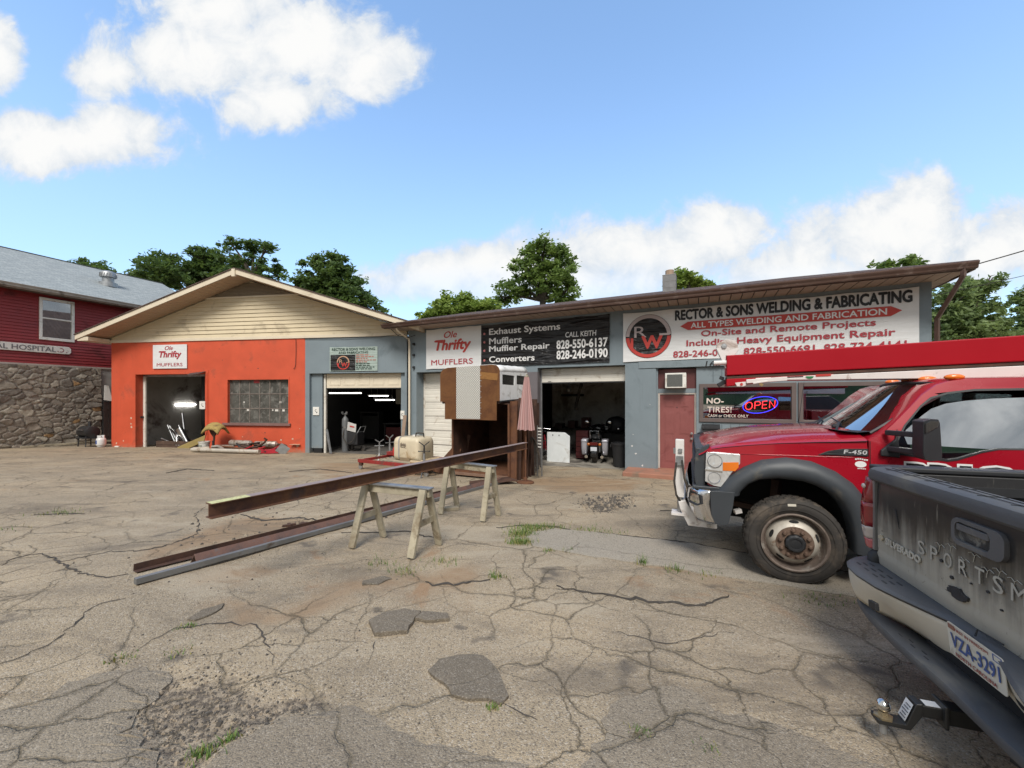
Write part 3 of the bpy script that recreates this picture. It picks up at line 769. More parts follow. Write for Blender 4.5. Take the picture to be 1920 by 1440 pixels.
# raised orange plaster border round the first bay and the window
mb = MB(); wall(mb, [1.05, 1.21, 4.52, 4.68], [ZB, 2.76, 2.90], lambda u, z: not rect(1.21, 4.52, -9, 2.76)(u, z), .018, -.018); mb.build('bay_surround', orange, A, bevel=.005)
mb = MB(); wall(mb, [5.50, 5.54, 8.22, 8.26], [.8, 2.51, 2.60], lambda u, z: not rect(5.54, 8.22, -9, 2.51)(u, z), .012, -.012); mb.build('window_surround', orange, A)
MB().box(5.36, 8.33, -.08, .12, .70, .80).build('window_sill', M('sill_paint', (.20, .11, .10), .6, var=.15), A, bevel=.012)
MB().box(-.02, .06, .28, 9, ZB, 4.2).build('side_wall', orange, A)
MB().box(0.06, .16, .29, 9, ZB, 4.1).build('inner_wall', inner_grey, A)
MB().box(13.0, 13.06, .28, 9, ZB, 4.2).build('side_wall', bluegrey, A)
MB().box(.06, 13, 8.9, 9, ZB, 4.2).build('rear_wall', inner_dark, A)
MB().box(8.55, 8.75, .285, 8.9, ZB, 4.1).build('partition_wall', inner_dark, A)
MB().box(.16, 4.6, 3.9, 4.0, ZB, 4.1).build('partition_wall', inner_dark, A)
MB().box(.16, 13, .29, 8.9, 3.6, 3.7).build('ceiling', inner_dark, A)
MB().box(.16, 8.65, .02, 8.9, ZB, -.36).build('floor_slab', concrete, A); MB().box(8.65, 13.0, .02, 8.9, ZB, -.36).build('floor_slab', M('slab_gloom', (.11, .10, .09), .8, var=.35, dirt=(.04, .036, .033), da=.4, ds=1.2), A)  # second bay's floor: the bay's shade put into a darker slab colour
# first bay: jambs and door track
mb = MB(); mb.box(1.215, 1.335, .27, .34, ZB, 2.70); mb.build('door_jamb', jamb_white, A, bevel=.006)
MB().box(1.22, 4.5, .282, .33, 2.68, 2.755).build('door_track', galv, A)
mb = MB(); mb.box(1.225, 1.27, .16, .268, .95, 1.02); mb.build('latch', black_plastic, A)
mb = MB(); mb.add([(3.85, -.02, 2.80), (4.55, -.02, 2.86), (4.55, -.34, 2.74), (3.95, -.30, 2.70), (3.85, -.02, 2.785), (4.55, -.02, 2.845), (4.55, -.34, 2.725), (3.95, -.30, 2.685)],
    [(0, 1, 2, 3), (7, 6, 5, 4), (0, 4, 5, 1), (1, 5, 6, 2), (2, 6, 7, 3), (3, 7, 4, 0)]); mb.build('drip_flashing', M('flashing', (.06, .05, .05), .6), A)
# steel-sash window: rusty muntins, dusty panes, blinds behind
wroot = MB(); us_ = [5.54 + 2.68 * k / 6 for k in range(7)]; zs_ = [.8, 1.37, 1.95, 2.51]
for u in us_: wroot.box(u - .018, u + .018, .10, .14, .8, 2.51)
for z in zs_: wroot.box(5.54, 8.22, .095, .135, z - .018, z + .018)
wf = wroot.build('window_frame', M('sash_steel', (.16, .135, .12), .7, var=.3, vs=8, dirt=(.28, .24, .2), da=.3, ds=10), A)
pane_mat = M('dusty_pane', (.085, .083, .075), .22, var=.35, vs=3, bump=.04, bs=6, dirt=(.17, .165, .15), da=.35, ds=4)
for i in range(6):
    for j in range(3):
        MB().box(us_[i] + .018, us_[i + 1] - .018, .112 + .004 * random.random(), .122, zs_[j] + .018, zs_[j + 1] - .018).build('pane', pane_mat, wf)
mb = MB()
for u, z, s in ((6.18, 1.62, .03), (6.35, 1.31, .05), (7.78, 1.62, .045), (7.45, 1.31, .03), (7.62, 1.30, .07), (7.92, 1.30, .05)):
    mb.box(u - s, u + s, .104, .109, z - min(s, .04), z + min(s, .04))
mb.build('paper_patch', M('paper', (.62, .6, .56), .8), wf)
MB().box(6.62, 6.88, .100, .106, 2.38, 2.50).build('red_sticker', M('red_sticker', (.32, .03, .035), .5), wf)
# second bay: infill pier, rolled-up panel door, tracks
MB().box(9.11, 9.57, .12, .27, -.15, 2.725).build('infill_panel', bluegrey, A)
MB().box(9.2, 9.54, .13, .26, ZB, -.15).build('base_block', dark_hole, A)
MB().box(12.78, 12.975, .12, .27, ZB, 2.725).build('infill_panel', bluegrey, A)
MB().box(9.60, 9.68, .17, .26, ZB, 2.70).build('door_jamb', jamb_white, A)
mb = MB(); mb.box(9.70, 12.77, .2, .24, 2.17, 2.72); d2 = mb.build('overhead_door', cream_trim, A, bevel=.006)
mb = MB()
for k in range(5):
    u0 = 9.82 + k * .59
    wall(mb, [u0, u0 + .05, u0 + .42, u0 + .47], [2.28, 2.33, 2.55, 2.60], lambda u, z, u0=u0: not rect(u0 + .05, u0 + .42, 2.33, 2.55)(u, z), .012, .188)
mb.build('door_panel', cream_trim, d2, bevel=.004)
MB().box(9.70, 12.77, .194, .25, 2.14, 2.17).build('door_seal', black_plastic, d2)
# ceiling lamps seen through the doors
for u0, u1, v, z in ((.9, 1.7, 2.5, 1.42),):
    MB().tube([(.19, 2.55, 1.47), (.19, 3.55, 1.47)], .03, 8).build('tube_lamp', emit('lamp_tube_near', (1, .97, .9), 9.0), A)
for u0, u1, v, z in ((8.95, 10.4, 1.5, 1.99), (10.75, 11.6, 1.5, 1.87), (10.9, 11.75, 1.75, 1.70)):
    f = MB().box(u0 - .04, u1 + .04, v - .07, v + .07, z + .03, z + .07).build('lamp_fixture', galv, A)
    MB().tube([(u0, v, z + .005), (u1, v, z + .005)], .022, 8).build('tube_lamp', tube_white, f)
    for u in (u0 + .1, u1 - .1): MB().tube([(u, v, z + .07), (u, v, 3.6)], .004, 5).build('hanger_chain', galv, f)
# gable: clapboards, louvre, trim
SL = .318
def gz_top(u): return 4.27 + SL * u if u < 6.62 else 4.27 + SL * (13.24 - u)
mb = MB(); z = 4.20; H_ = .155
while z < 6.1:
    z1 = z + H_
    def lim(zz): a = max(0, (zz - 4.27) / SL); return max(0.0, a - .02), min(13.06, 13.24 - a + .02)
    (a0, a1), (c0, c1) = lim(z), lim(z1)
    if c1 - c0 < .05: break
    mb.add([(a0, -.032, z), (a1, -.032, z), (c1, -.002, z1), (c0, -.002, z1), (a0, 0, z), (a1, 0, z)], [(0, 1, 2, 3), (4, 5, 1, 0)])
    z = z1
mb.build('gable_siding', cream, A)
mb = MB(); mb.plate([(0, 4.09), (13.06, 4.09), (13.06, 4.30), (6.62, 6.37), (0, 4.30)], [], lambda a, b, d: (a, d, b), .0, .1); mb.build('gable_wall', cream, A)
MB().box(-.01, 13.07, -.04, -.001, 4.09, 4.20).build('gable_trim', cream_trim, A, bevel=.004)
mb = MB()
for k in range(9):
    z = 5.82 + k * .055; a = (z - 4.30) / SL + .06
    if 13.24 - 2 * a > .06: mb.add([(a, -.06, z), (13.24 - a, -.06, z), (13.24 - a - .05, -.025, z + .045), (a + .05, -.025, z + .045)], [(0, 1, 2, 3)])
mb.build('gable_louvre', M('louvre', (.27, .22, .17), .7), A, solid=.008)
MB().box(4.55, 8.69, -.05, -.003, 5.745, 5.80).build('louvre_trim', cream_trim, A)
# roof
for s in (-1, 1):
    def rp(d, v, z): return (6.62 + s * d, v, 6.62 - SL * d + z)
    mb = MB()
    e = 7.26
    mb.add([rp(0, -.86, .0), rp(e, -.86, .0), rp(e, 9.3, .0), rp(0, 9.3, .0), rp(0, -.86, .035), rp(e, -.86, .035), rp(e, 9.3, .035), rp(0, 9.3, .035)],
           [(0, 1, 2, 3), (4, 5, 6, 7), (0, 1, 5, 4), (1, 2, 6, 5), (2, 3, 7, 6)])
    mb.build('roof_slope', sh_brown, A)
    mb = MB(); mb.add([rp(0, -.83, -.004), rp(e - .02, -.83, -.004), rp(e - .02, 9.2, -.004), rp(0, 9.2, -.004), rp(0, -.83, -.19), rp(e - .02, -.83, -.19), rp(e - .02, 9.2, -.15), rp(0, 9.2, -.15)],
           [(0, 1, 2, 3), (7, 6, 5, 4), (0, 4, 5, 1), (1, 5, 6, 2), (2, 6, 7, 3)]); mb.build('fascia', cream_trim, A)
    mb = MB(); soffit_grid(rp(.02, -.82, -.196), rp(e - .05, -.82, -.196), rp(.02, -.02, -.196), rp(e - .05, -.02, -.196), 34, mb)
    mb.build('soffit', tan_soffit, A)
MB().box(6.55, 6.69, -.88, -.8, 6.32, 6.60).build('ridge_block', cream_trim, A)
mb = MB(); mb.box(-.55, -.022, -.80, .3, 4.08, 4.24); mb.build('eave_return', cream_trim, A, bevel=.01)
mb = MB(); mb.tube([(8.55, -.02, 4.06), (8.56, -.025, 3.6), (8.54, -.02, 3.1), (8.50, -.025, 2.93), (8.44, -.02, 2.93)], .009, 6); mb.build('stray_cable', black_plastic, A)
mb = MB(); mb.tube([(8.9, -.045, 4.08), (10.5, -.05, 4.05), (12, -.05, 4.07), (13.2, -.2, 4.12)], .01, 6); mb.build('overhead_cable', black_plastic, A)
MB().tube([(4.62, -.03, 2.8), (4.62, -.03, -.2)], .014, 6).build('conduit', orange, A)
# white pull boxes
for i, (u, z, v, lb) in enumerate(((4.42, 1.50, -.02, 'small white paper notice on the orange jamb beside the open bay'), (9.32, 1.28, .118, 'small white paper notice on the blue grey panel left of the second bay'), (12.85, 1.15, .118, 'small white switch box on the right jamb of the second bay'))):
    mb = MB(); mb.box(u - .13 + (.05 if i == 2 else 0), u + .13 - (.05 if i == 2 else 0), v - .03, v, z - .16, z + .16)
    o = mb.build('wall_box', white_paint, None, bevel=.008)
    tag(o, lb, 'notice' if i < 2 else 'switch box'); o.location = A.location; o.rotation_euler = A.rotation_euler
    mb = MB(); ring(mb, (u, v - .031, z + .02), U, W, .03, .045, 40, 300, 16, .002); mb.box(u + .02, u + .06, v - .034, v - .031, z - .07, z - .03); mb.build('printed_mark', black_plastic, o)

def at(root, u, v, z):
    a = root.rotation_euler[2]; c, s = math.cos(a), math.sin(a)
    return Vector((root.location.x + u * c - v * s, root.location.y + u * s + v * c, z))
def aim(o, root, u, v, z, dr=0):
    o.location = at(root, u, v, z); o.rotation_euler = (0, 0, root.rotation_euler[2] + R(dr)); return o

# ---------------------------------------------------------------- banners
def vinyl(name, col, crease=.25, rough=.4, sc_=(1, 1, 1)):
    m = bpy.data.materials.new(name); m.use_nodes = True
    nt = m.node_tree; nt.nodes.clear()
    tc = nn(nt, 'ShaderNodeTexCoord')
    mp = nn(nt, 'ShaderNodeMapping', {'Vector': tc.outputs['Object'], 'Rotation': (0, R(38), 0), 'Scale': (.8, 1, 6)}).outputs[0]
    n1 = noise(nt, mp, .9, 3, .5, 1.3)
    n2 = noise(nt, tc.outputs['Object'], 2.2, 4, .5)
    p = nn(nt, 'ShaderNodeBsdfPrincipled', {'Base Color': mixc(nt, n2, tuple(c * .9 for c in col), col), 'Roughness': rough})
    bn = nn(nt, 'ShaderNodeBump', {'Strength': crease, 'Distance': .3, 'Height': math_(nt, 'ADD', n1, math_(nt, 'MULTIPLY', n2, .5))})
    nt.links.new(bn.outputs[0], p.inputs['Normal'])
    nt.links.new(p.outputs[0], nn(nt, 'ShaderNodeOutputMaterial').inputs[0])
    return m
vin_white = vinyl('vinyl_white', (.74, .75, .76), .07)
vin_black = vinyl('vinyl_black', (.010, .010, .012), .55, .38)
ink_red = M('ink_red', (.48, .045, .035), .5, bump=0, var=.04)
ink_dkred = M('ink_dark_red', (.38, .04, .055), .5, bump=0, var=.04)
ink_black = M('ink_black', (.012, .012, .013), .45, bump=0)
ink_white = M('ink_white', (.76, .76, .76), .5, bump=0, var=.03)
ink_green = M('ink_green', (.03, .06, .045), .5, bump=0)
grommet = steel

def banner(u0, u1, z0, z1, m, sag=.02, v=-.03):
    mb = MB(); rows = []
    nu, nz = max(6, int((u1 - u0) / .12)), 12
    for j in range(nz + 1):
        row = []
        for i in range(nu + 1):
            a, b = i / nu, j / nz
            e = math.sin(math.pi * a) * math.sin(math.pi * b)
            x = u0 + (u1 - u0) * a; zz = z0 + (z1 - z0) * b
            edge = sag * .5 * math.sin(math.pi * ((x - u0) / max(.6, (u1 - u0) / 5) % 1)) 
            zz += (-edge if b > .99 else edge * .5 if b < .01 else 0)
            row.append((x, v - .006 * e * math.sin(7 * a + 3 * b) , zz))
        rows.append(row)
    mb.grid(rows); return mb

def thrifty(t, cu, cz, w, h, v, dark):
    r = dark
    text('lettering', 'Ole', (cu - .02 * w, v, cz + .36 * h), U, W, .24 * w, .17 * h, r, t, .012, .3)
    text('lettering', 'Thrifty', (cu + .02 * w, v, cz + .06 * h), U, W, .66 * w, .36 * h, r, t, .035, .22)
    text('lettering', 'MUFFLERS', (cu + .0 * w, v, cz - .34 * h), U, W, .76 * w, .14 * h, ink_dkred, t, .008)
    mb = MB()
    mb.bar((cu - .32 * w, v - .005, cz + .205 * h), (cu - .16 * w, v - .005, cz + .165 * h), .002, .03 * h)
    mb.build('flourish', r, t)

# small sign on the orange wall
t = thing('mufflers_sign', 'small white rectangular MUFFLERS sign on the orange wall above the left bay', 'sign'); aim(t, A, 0, 0, 0)
MB().box(2.09, 3.70, -.045, -.02, 2.99, 3.96).build('sign_panel', vin_white, t, bevel=.004)
thrifty(t, 2.895, 3.475, 1.61, .97, -.046, ink_dkred)
# faded banner on the blue wall
t = thing('welding_banner', 'faded pale green WELDING AND FABRICATING banner above the second bay', 'banner'); aim(t, A, 0, 0, 0)
banner(9.98, 11.92, 2.80, 3.72, vinyl('vinyl_faded', (.36, .44, .41), .15), .03).build('banner_sheet', bpy.data.materials['vinyl_faded'], t, smooth=60)
text('lettering', 'RECTOR & SONS WELDING', (10.95, -.035, 3.625), U, W, 1.75, .1, ink_green, t, .02)
text('lettering', 'AND FABRICATING', (10.95, -.035, 3.50), U, W, 1.2, .085, ink_green, t, .02)
MB().box(10.02, 11.03, -.042, -.036, 2.83, 3.42).build('logo_panel', vin_black, t)
def logo(t, cu, cz, r, v, wm):
    mb = MB(); ring(mb, (cu, v, cz), U, W, r * .84, r, 2, 178, 30); mb.build('logo_ring', wm, t)
    mb = MB(); ring(mb, (cu, v, cz), U, W, r * .84, r, 182, 358, 30); mb.build('logo_ring', ink_red, t)
    text('lettering', 'R', (cu - .34 * r, v, cz + .22 * r), U, W, .55 * r, .52 * r, wm, t, .0)
    text('lettering', 'W', (cu + .18 * r, v, cz - .28 * r), U, W, .95 * r, .62 * r, ink_red, t, .04)
    MB().bar((cu + .5 * r, v - .004, cz + .05 * r), (cu + .95 * r, v - .004, cz + .05 * r), .002, .09 * r).build('logo_bar', wm, t)
    MB().bar((cu - .72 * r, v - .004, cz - .05 * r), (cu - .72 * r, v - .004, cz - .5 * r), .002, .12 * r, (1, 0, 0)).build('logo_bar', ink_red, t)
logo(t, 10.54, 3.12, .26, -.044, M('logo_orange', (.5, .3, .2), .5))
mb = MB(); mb2 = MB(); rr = random.Random(5)
for k in range(9):
    z = 3.41 - k * .066; m_ = mb if k < 5 else mb2; u = 11.06
    while u < 11.06 + rr.uniform(.45, .8):
        L = rr.uniform(.06, .16); m_.box(u, u + L, -.040, -.036, z - .018, z + .014); u += L + .03
mb.build('faded_text_line', M('ink_faded_red', (.42, .16, .13), .6), t); mb2.build('faded_text_line', ink_green, t)

# ---------------------------------------------------------------- B: long blue-grey building, hip roof
B = thing('blue_building', 'long low blue grey building with brown shingle hip roof and two garage bays', 'building', (-3.86, 14.56, 0), -25.5)
us = [.06, .42, 3.6, 5.16, 7.83, 8.62, 9.70, 14.22]; zs = [ZB, 2.62, 2.72, 4.45]
wall(MB(), [.06, .42, 3.6], [ZB, 2.72, 4.45], lambda u, z: not rect(.42, 3.6, -9, 2.72)(u, z), .4).build('front_wall', bluegrey, B)
wall(MB(), [3.6, 5.16], [ZB, 2.60], lambda u, z: True, .4).build('pier_wall', pier_grey, B)
wall(MB(), [3.6, 5.16, 7.83, 8.66], [2.60, 2.72, 4.45], lambda u, z: not (5.16 < u < 7.83 and z < 2.72), .4).build('front_wall', bluegrey, B)
chips(wall(MB(), [7.83, 8.66], [ZB, 2.60], lambda u, z: True, .4), ((8.02, .42, .035, 1), (8.12, .22, .03, 1), (8.05, .75, .015, 1), (8.5, 1.6, .012, 1), (8.3, -.1, .03, 1)), -.003).build('pier_wall', [bluegrey, M('chip_white', (.6, .6, .6), .7)], B)
wall(MB(), [8.66, 9.68, 14.22], [-.17, 2.60, 4.45], lambda u, z: not (u < 9.68 and z < 2.60), .4).build('front_wall', bluegrey, B) if False else None
wall(MB(), [8.66, 14.22], [2.60, 4.45], lambda u, z: True, .4).build('front_wall', bluegrey, B)
MB().box(14.0, 14.22, .4, 9, ZB, 4.45).build('side_wall', bluegrey, B)
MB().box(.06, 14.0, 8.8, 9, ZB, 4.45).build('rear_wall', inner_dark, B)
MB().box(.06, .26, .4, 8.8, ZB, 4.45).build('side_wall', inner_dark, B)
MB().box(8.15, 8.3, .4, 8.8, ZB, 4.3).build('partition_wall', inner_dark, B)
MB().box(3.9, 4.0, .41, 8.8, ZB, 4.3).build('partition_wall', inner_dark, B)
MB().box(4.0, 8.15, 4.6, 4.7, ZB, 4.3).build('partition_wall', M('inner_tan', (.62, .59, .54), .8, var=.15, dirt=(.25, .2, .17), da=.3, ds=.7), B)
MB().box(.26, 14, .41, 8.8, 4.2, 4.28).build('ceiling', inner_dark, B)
MB().box(4.0, 8.15, -.18, 8.8, ZB, -.34).build('floor_slab', concrete, B)
MB().box(4.42, 5.4, 4.55, 4.595, 1.86, 1.95).build('wall_shelf', black_plastic, B)
# closed sectional door of the first bay (ribbed) and the half-open one of the second
def ribbed(u0, u1, z0, z1, v, pitch, mb):
    n = int(round((z1 - z0) / pitch)); rows = []
    for k in range(n):
        z = z0 + (z1 - z0) * k / n; p = (z1 - z0) / n
        for dz_, dv in ((0, .012), (.08, 0), (.45, 0), (.5, .006), (.55, 0), (.92, 0), (1.0, .012)):
            rows.append([(u0, v + dv, z + p * dz_), (u1, v + dv, z + p * dz_)])
    mb.grid(rows); return mb
d1 = ribbed(.49, 3.58, -.45, 2.70, .42, .26, MB()).build('sectional_door', door_white, B)
mb = MB()
for k in range(1, 6): mb.box(.49, 3.58, .417, .43, -.45 + k * .52 - .006, -.45 + k * .52 + .006)
mb.build('section_joint', M('joint', (.14, .12, .11), .8), d1)
wpl = [(.09 + 0, 0)]
def rrect(u0, u1, z0, z1, r, n=5):
    out = []
    for cx, cz, a0 in ((u1 - r, z0 + r, -90), (u1 - r, z1 - r, 0), (u0 + r, z1 - r, 90), (u0 + r, z0 + r, 180)):
        out += [(cx + r * math.cos(R(a0 + 90 * k / n)), cz + r * math.sin(R(a0 + 90 * k / n))) for k in range(n + 1)]
    return out
wd = MB(); wd.plate(rrect(1.40, 2.15, 1.13, 1.36, .09), [], lambda a, b, d: (a, d, b), .404, .425); wd = wd.build('door_window', M('door_window', (.015, .015, .016), .15, bump=0), d1)
MB().box(1.70, 1.715, .40, .406, 1.13, 1.36).build('muntin', galv, wd)
mb = MB(); mb.box(.425, .49, .40, .45, ZB, 2.70); mb.build('door_jamb', jamb_white, B, bevel=.004)
d3 = ribbed(5.2, 7.80, 2.26, 2.70, .26, .20, MB()).build('sectional_door', door_white, B)
MB().box(5.2, 7.80, .255, .30, 2.235, 2.262).build('door_seal', black_plastic, d3)
MB().box(5.42, 5.52, .252, .258, 2.29, 2.305).build('door_label', black_plastic, d3)
MB().box(5.17, 5.21, .24, .31, -.4, 2.70).build('door_track', galv, B)
MB().box(7.785, 7.825, .27, .31, -.4, 2.24).build('door_track', galv, B)
# office front: panelled wall below the banner
office = M('office_panel', (.20, .245, .275), .6, var=.06, bump=.08, dirt=(.16, .2, .22), da=.2)
mb = MB(); wall(mb, [8.66, 8.70, 9.66, 9.70, 9.79, 11.78, 11.94, 13.73, 13.85, 14.22], [-.17, 1.21, 2.085, 2.59], lambda u, z: not rect(8.70, 9.66, -9, 2.57)(u, z) and not ((9.79 < u < 11.78 or 11.94 < u < 13.73) and 1.21 < z < 2.085), .3, .06)
mb.build('office_wall', office, B)
mb = MB()
u = 10.05
while u < 14.1:
    mb.box(u, u + .012, .052, .06, -.16, 1.12); mb.box(u, u + .012, .052, .06, 2.19, 2.52); u += .2
mb.build('panel_groove', M('groove', (.11, .14, .16), .8), B)
MB().box(8.2, 14.22, -.02, -.001, 2.60, 2.78).build('header_board', office, B, bevel=.003)
for (a, b) in ((9.79, 11.78), (11.94, 13.73)):
    fr = MB(); wall(fr, [a - .06, a + .035, b - .035, b + .06], [1.15, 1.245, 2.05, 2.145], lambda u, z, a=a, b=b: not rect(a + .035, b - .035, 1.245, 2.05)(u, z), .08, .02)
    wf = fr.build('window_frame', M('frame_taupe', (.13, .10, .095), .5, var=.08), B, bevel=.005)
    MB().box(a + .03, b - .03, .09, .096, 1.24, 2.055).build('pane', glass('office_glass', (.35, .36, .37), .55), wf)
    mb = MB(); mb.box(a - .1, b + .1, .12, 1.4, .5, 2.4)
    if a < 10: W1 = wf
MB().box(9.70, 13.98, 1.5, 1.55, -.1, 4.15).build('partition_wall', M('office_inner', (.035, .032, .03), .9), B)
# strip tinting of what stands inside the office
for k, (u, w_, h) in enumerate(((10.3, .5, .35), (11.0, .7, .2), (12.3, .8, .4), (13.2, .5, .25))):
    MB().box(u, u + w_, .75, 1.2, .4, 1.2 + h).build('office_furniture', M('office_furn%d' % k, (.05, .03, .028), .7), B)
# door and transom
dr = MB(); dr.box(8.745, 9.615, .17, .215, -.155, 1.87)
dr = dr.build('door', maroon, B, bevel=.004)
for (a, b) in ((8.86, 9.12), (9.24, 9.50)):
    for (c, d) in ((1.52, 1.72), (.78, 1.40), (.02, .64)):
        mb = MB(); mb.box(a, b, .166, .172, c, d); mb.box(a + .03, b - .03, .160, .166, c + .03, d - .03); mb.build('door_panel', maroon, dr, bevel=.005)
for z in (.82, .68):
    MB().lathe([(.03, .0), (.032, -.01), (.02, -.02), (.02, -.035), (.032, -.045), (.03, -.065), (.0, -.07)], (9.545, .17, z), 'Y', 16).build('door_knob' if z < .7 else 'deadbolt', steel, dr, smooth=40)
MB().lathe([(.0, -.012), (.014, -.01), (.014, 0)], (9.18, .17, 1.52), 'Y', 10).build('peephole', black_plastic, dr)
mb = MB(); wall(mb, [8.70, 8.745, 9.615, 9.66], [-.16, 1.875, 1.915], lambda u, z: not rect(8.745, 9.615, -9, 1.875)(u, z), .12, .14); mb.build('door_frame', M('frame_pale', (.52, .47, .43), .55), B)
mb = MB(); mb.box(8.70, 9.66, .13, .25, 1.915, 2.03); mb.build('transom_rail', office, B)
MB().box(8.70, 9.66, .15, .2, 2.03, 2.565).build('transom_panel', M('transom_paint', (.105, .03, .03), .5, var=.1), B)
MB().box(8.70, 9.66, .07, .5, -.30, -.155).build('threshold', redbrick_step, B)
# step
st = MB(); st.box(7.90, 12.4, -.86, .055, -.55, -.165); st = st.build('concrete_step', redbrick_step, None, bevel=.02); tag(st, 'low reddish concrete step in front of the maroon door', 'step'); aim(st, B, 0, 0, 0)
# eaves, gutter, roof
EZ, EV = 4.265, -.74
mb = MB(); soffit_grid((-.35, EV + .02, EZ), (14.50, EV + .02, EZ), (-.35, -.004, EZ), (14.50, -.004, EZ), 62, mb); mb.build('soffit', M('soffit_taupe', (.36, .275, .22), .6, var=.06), B)
mb = MB(); soffit_grid((14.225, 0, EZ), (14.225, 9, EZ), (14.52, 0, EZ), (14.52, 9, EZ), 36, mb); mb.build('soffit', bpy.data.materials['soffit_taupe'], B)
MB().box(-.42, 14.52, EV - .02, EV + .018, EZ - .02, EZ + .125).build('fascia', brown_trim, B)
MB().box(14.522, 14.55, EV - .02, 9, EZ - .02, EZ + .125).build('fascia', brown_trim, B)
prof = [(0, 0), (.07, 0), (.085, .03), (.085, .06), (.115, .09), (.125, .125), (.115, .13), (.11, .125), (.10, .1), (.07, .02), (.005, .015)]
mb = MB(); rows = [[(u, EV - .022 - a, EZ - .005 + b) for a, b in prof] for u in (-.45, 3, 6, 6.02, 9, 14.55)]
mb.grid(rows); mb.build('gutter', brown_trim, B, smooth=30, solid=.004)
RZ, RV = 4.395, EV - .05
ap = [( -.45, RV, RZ), (14.58, RV, RZ), (14.58, 9.6, RZ), (-.45, 9.6, RZ)]
RS = .268; dpt = (9.6 - RV) / 2; r0, r1 = (4.5, RV + dpt, RZ + RS * dpt), (14.58 - dpt * .42, RV + dpt, RZ + RS * dpt)
r0 = (-.45, RV + dpt, RZ + RS * dpt)
def roofpart(name, pts):
    mb = MB(); n = len(pts)
    mb.add(pts + [(x, y, z + .03) for x, y, z in pts], [tuple(range(n)), tuple(range(2 * n - 1, n - 1, -1))] + [(i, (i + 1) % n, n + (i + 1) % n, n + i) for i in range(n)])
    return mb.build(name, sh_brown, B)
roofpart('roof_slope', [ap[0], ap[1], r1, r0]); roofpart('roof_slope', [ap[1], ap[2], r1]); roofpart('roof_slope', [ap[2], ap[3], r0, r1])
ch = MB(); ch.box(8.66, 9.06, 2.0, 2.4, 4.6, 5.72)
ch = ch.build('chimney', M('chimney_block', (.21, .21, .215), .85, var=.2, vs=5, bump=.3, bs=15), B, bevel=.01)
mb = MB()
for k in range(6): mb.box(8.655, 9.065, 1.995, 2.405, 4.7 + .2 * k, 4.708 + .2 * k)
mb.build('mortar_joint', M('mortar', (.30, .29, .28), .9), ch)
MB().lathe([(.13, 0), (.13, .17), (.10, .17), (.10, 0)], (8.86, 2.2, 5.72), 'Z', 8).build('flue', M('flue_clay', (.35, .25, .18), .85), ch)
# downspouts
mb = MB(); pts = [(14.36, EV - .06, EZ + .03), (14.36, EV - .06, EZ - .12), (14.31, -.1, EZ - .72), (14.285, -.045, EZ - .82), (14.285, -.045, -.2)]
mb.tube(pts, .05, 4); mb.build('downspout', brown_trim, B, bevel=.008)
ds = MB(); ds.tube([(.10, EV + .05, EZ - .02), (.10, EV + .08, EZ - .1), (.16, -.12, EZ - .32), (.165, -.09, EZ - .45), (.165, -.09, -.3)], .05, 4); ds = ds.build('downspout', cream_trim, B, bevel=.008)
mb = MB(); mb.tube([(-.1, EV, EZ - .05), (0, -.5, EZ - .25), (.2, -.2, EZ - .3), (.4, -.05, EZ - .2)], .012, 6); mb.build('service_cable', black_plastic, B)
for z in (3.75, 3.35, 2.9): MB().cyl((.30, -.05, z), (.36, -.05, z), .045).build('insulator', black_plastic, B)

# banners on B
t = thing('exhaust_banner', 'wrinkled black and white MUFFLERS banner under the eave, listing Exhaust Systems', 'banner'); aim(t, B, 0, 0, 0)
banner(.88, 3.15, 2.81, 4.22, vin_white, .04).build('banner_sheet', vin_white, t, smooth=60)
banner(3.15, 7.40, 2.81, 4.20, vin_black, .04, -.034).build('banner_sheet', vin_black, t, smooth=60)
thrifty(t, 1.97, 3.50, 2.27, 1.36, -.034, ink_red)
for k, s in enumerate(('Exhaust Systems', 'Mufflers', 'Muffler Repair', 'Converters')):
    z = (3.93, 3.65, 3.37, 3.05)[k]; wd_ = (2.46, 1.18, 2.12, 1.62)[k]
    text('lettering', s, (3.46, -.042, z), U, W, wd_, (.27, .21, .25, .20)[k], ink_white, t, .02, 0, 1, 'L')
    mb = MB(); ring(mb, (3.28, -.042, z - .02), U, W, 0.001, .04, 0, 360, 14); mb.build('bullet', M('ink_pink', (.5, .16, .16), .5), t)
text('lettering', 'CALL KEITH', (6.55, -.042, 3.68), U, W, .94, .16, ink_white, t, .014, .08)
text('lettering', '828-550-6137', (6.575, -.042, 3.395), U, W, 1.55, .27, ink_white, t, .03)
text('lettering', '828-246-0190', (6.575, -.042, 3.085), U, W, 1.55, .27, ink_white, t, .03)

t = thing('fabricating_banner', 'long white WELDING & FABRICATING banner with round logo above the office windows', 'banner'); aim(t, B, 0, 0, 0)
banner(7.78, 14.01, 2.79, 4.17, vin_white, .04).build('banner_sheet', vin_white, t, smooth=60)
mb = MB(); ring(mb, (8.45, -.036, 3.48), U, W, 0.001, .60, 0, 360, 48); mb.build('logo_disc', vin_black, t)
logo(t, 8.45, 3.48, .59, -.042, M('logo_silver', (.45, .38, .38), .4))
text('lettering', 'RECTOR & SONS WELDING & FABRICATING', (11.52, -.038, 3.985), U, W, 4.76, .28, ink_black, t, .045)
mb = MB(); mb.plate([(9.27, 3.685), (9.46, 3.575), (13.54, 3.575), (13.73, 3.685), (13.54, 3.795), (9.46, 3.795)], [], lambda a, b, d: (a, d, b), -.044, -.040); mb.build('arrow_bar', ink_red, t)
text('lettering', 'ALL TYPES WELDING AND FABRICATION', (11.5, -.045, 3.685), U, W, 3.95, .145, ink_white, t, .018)
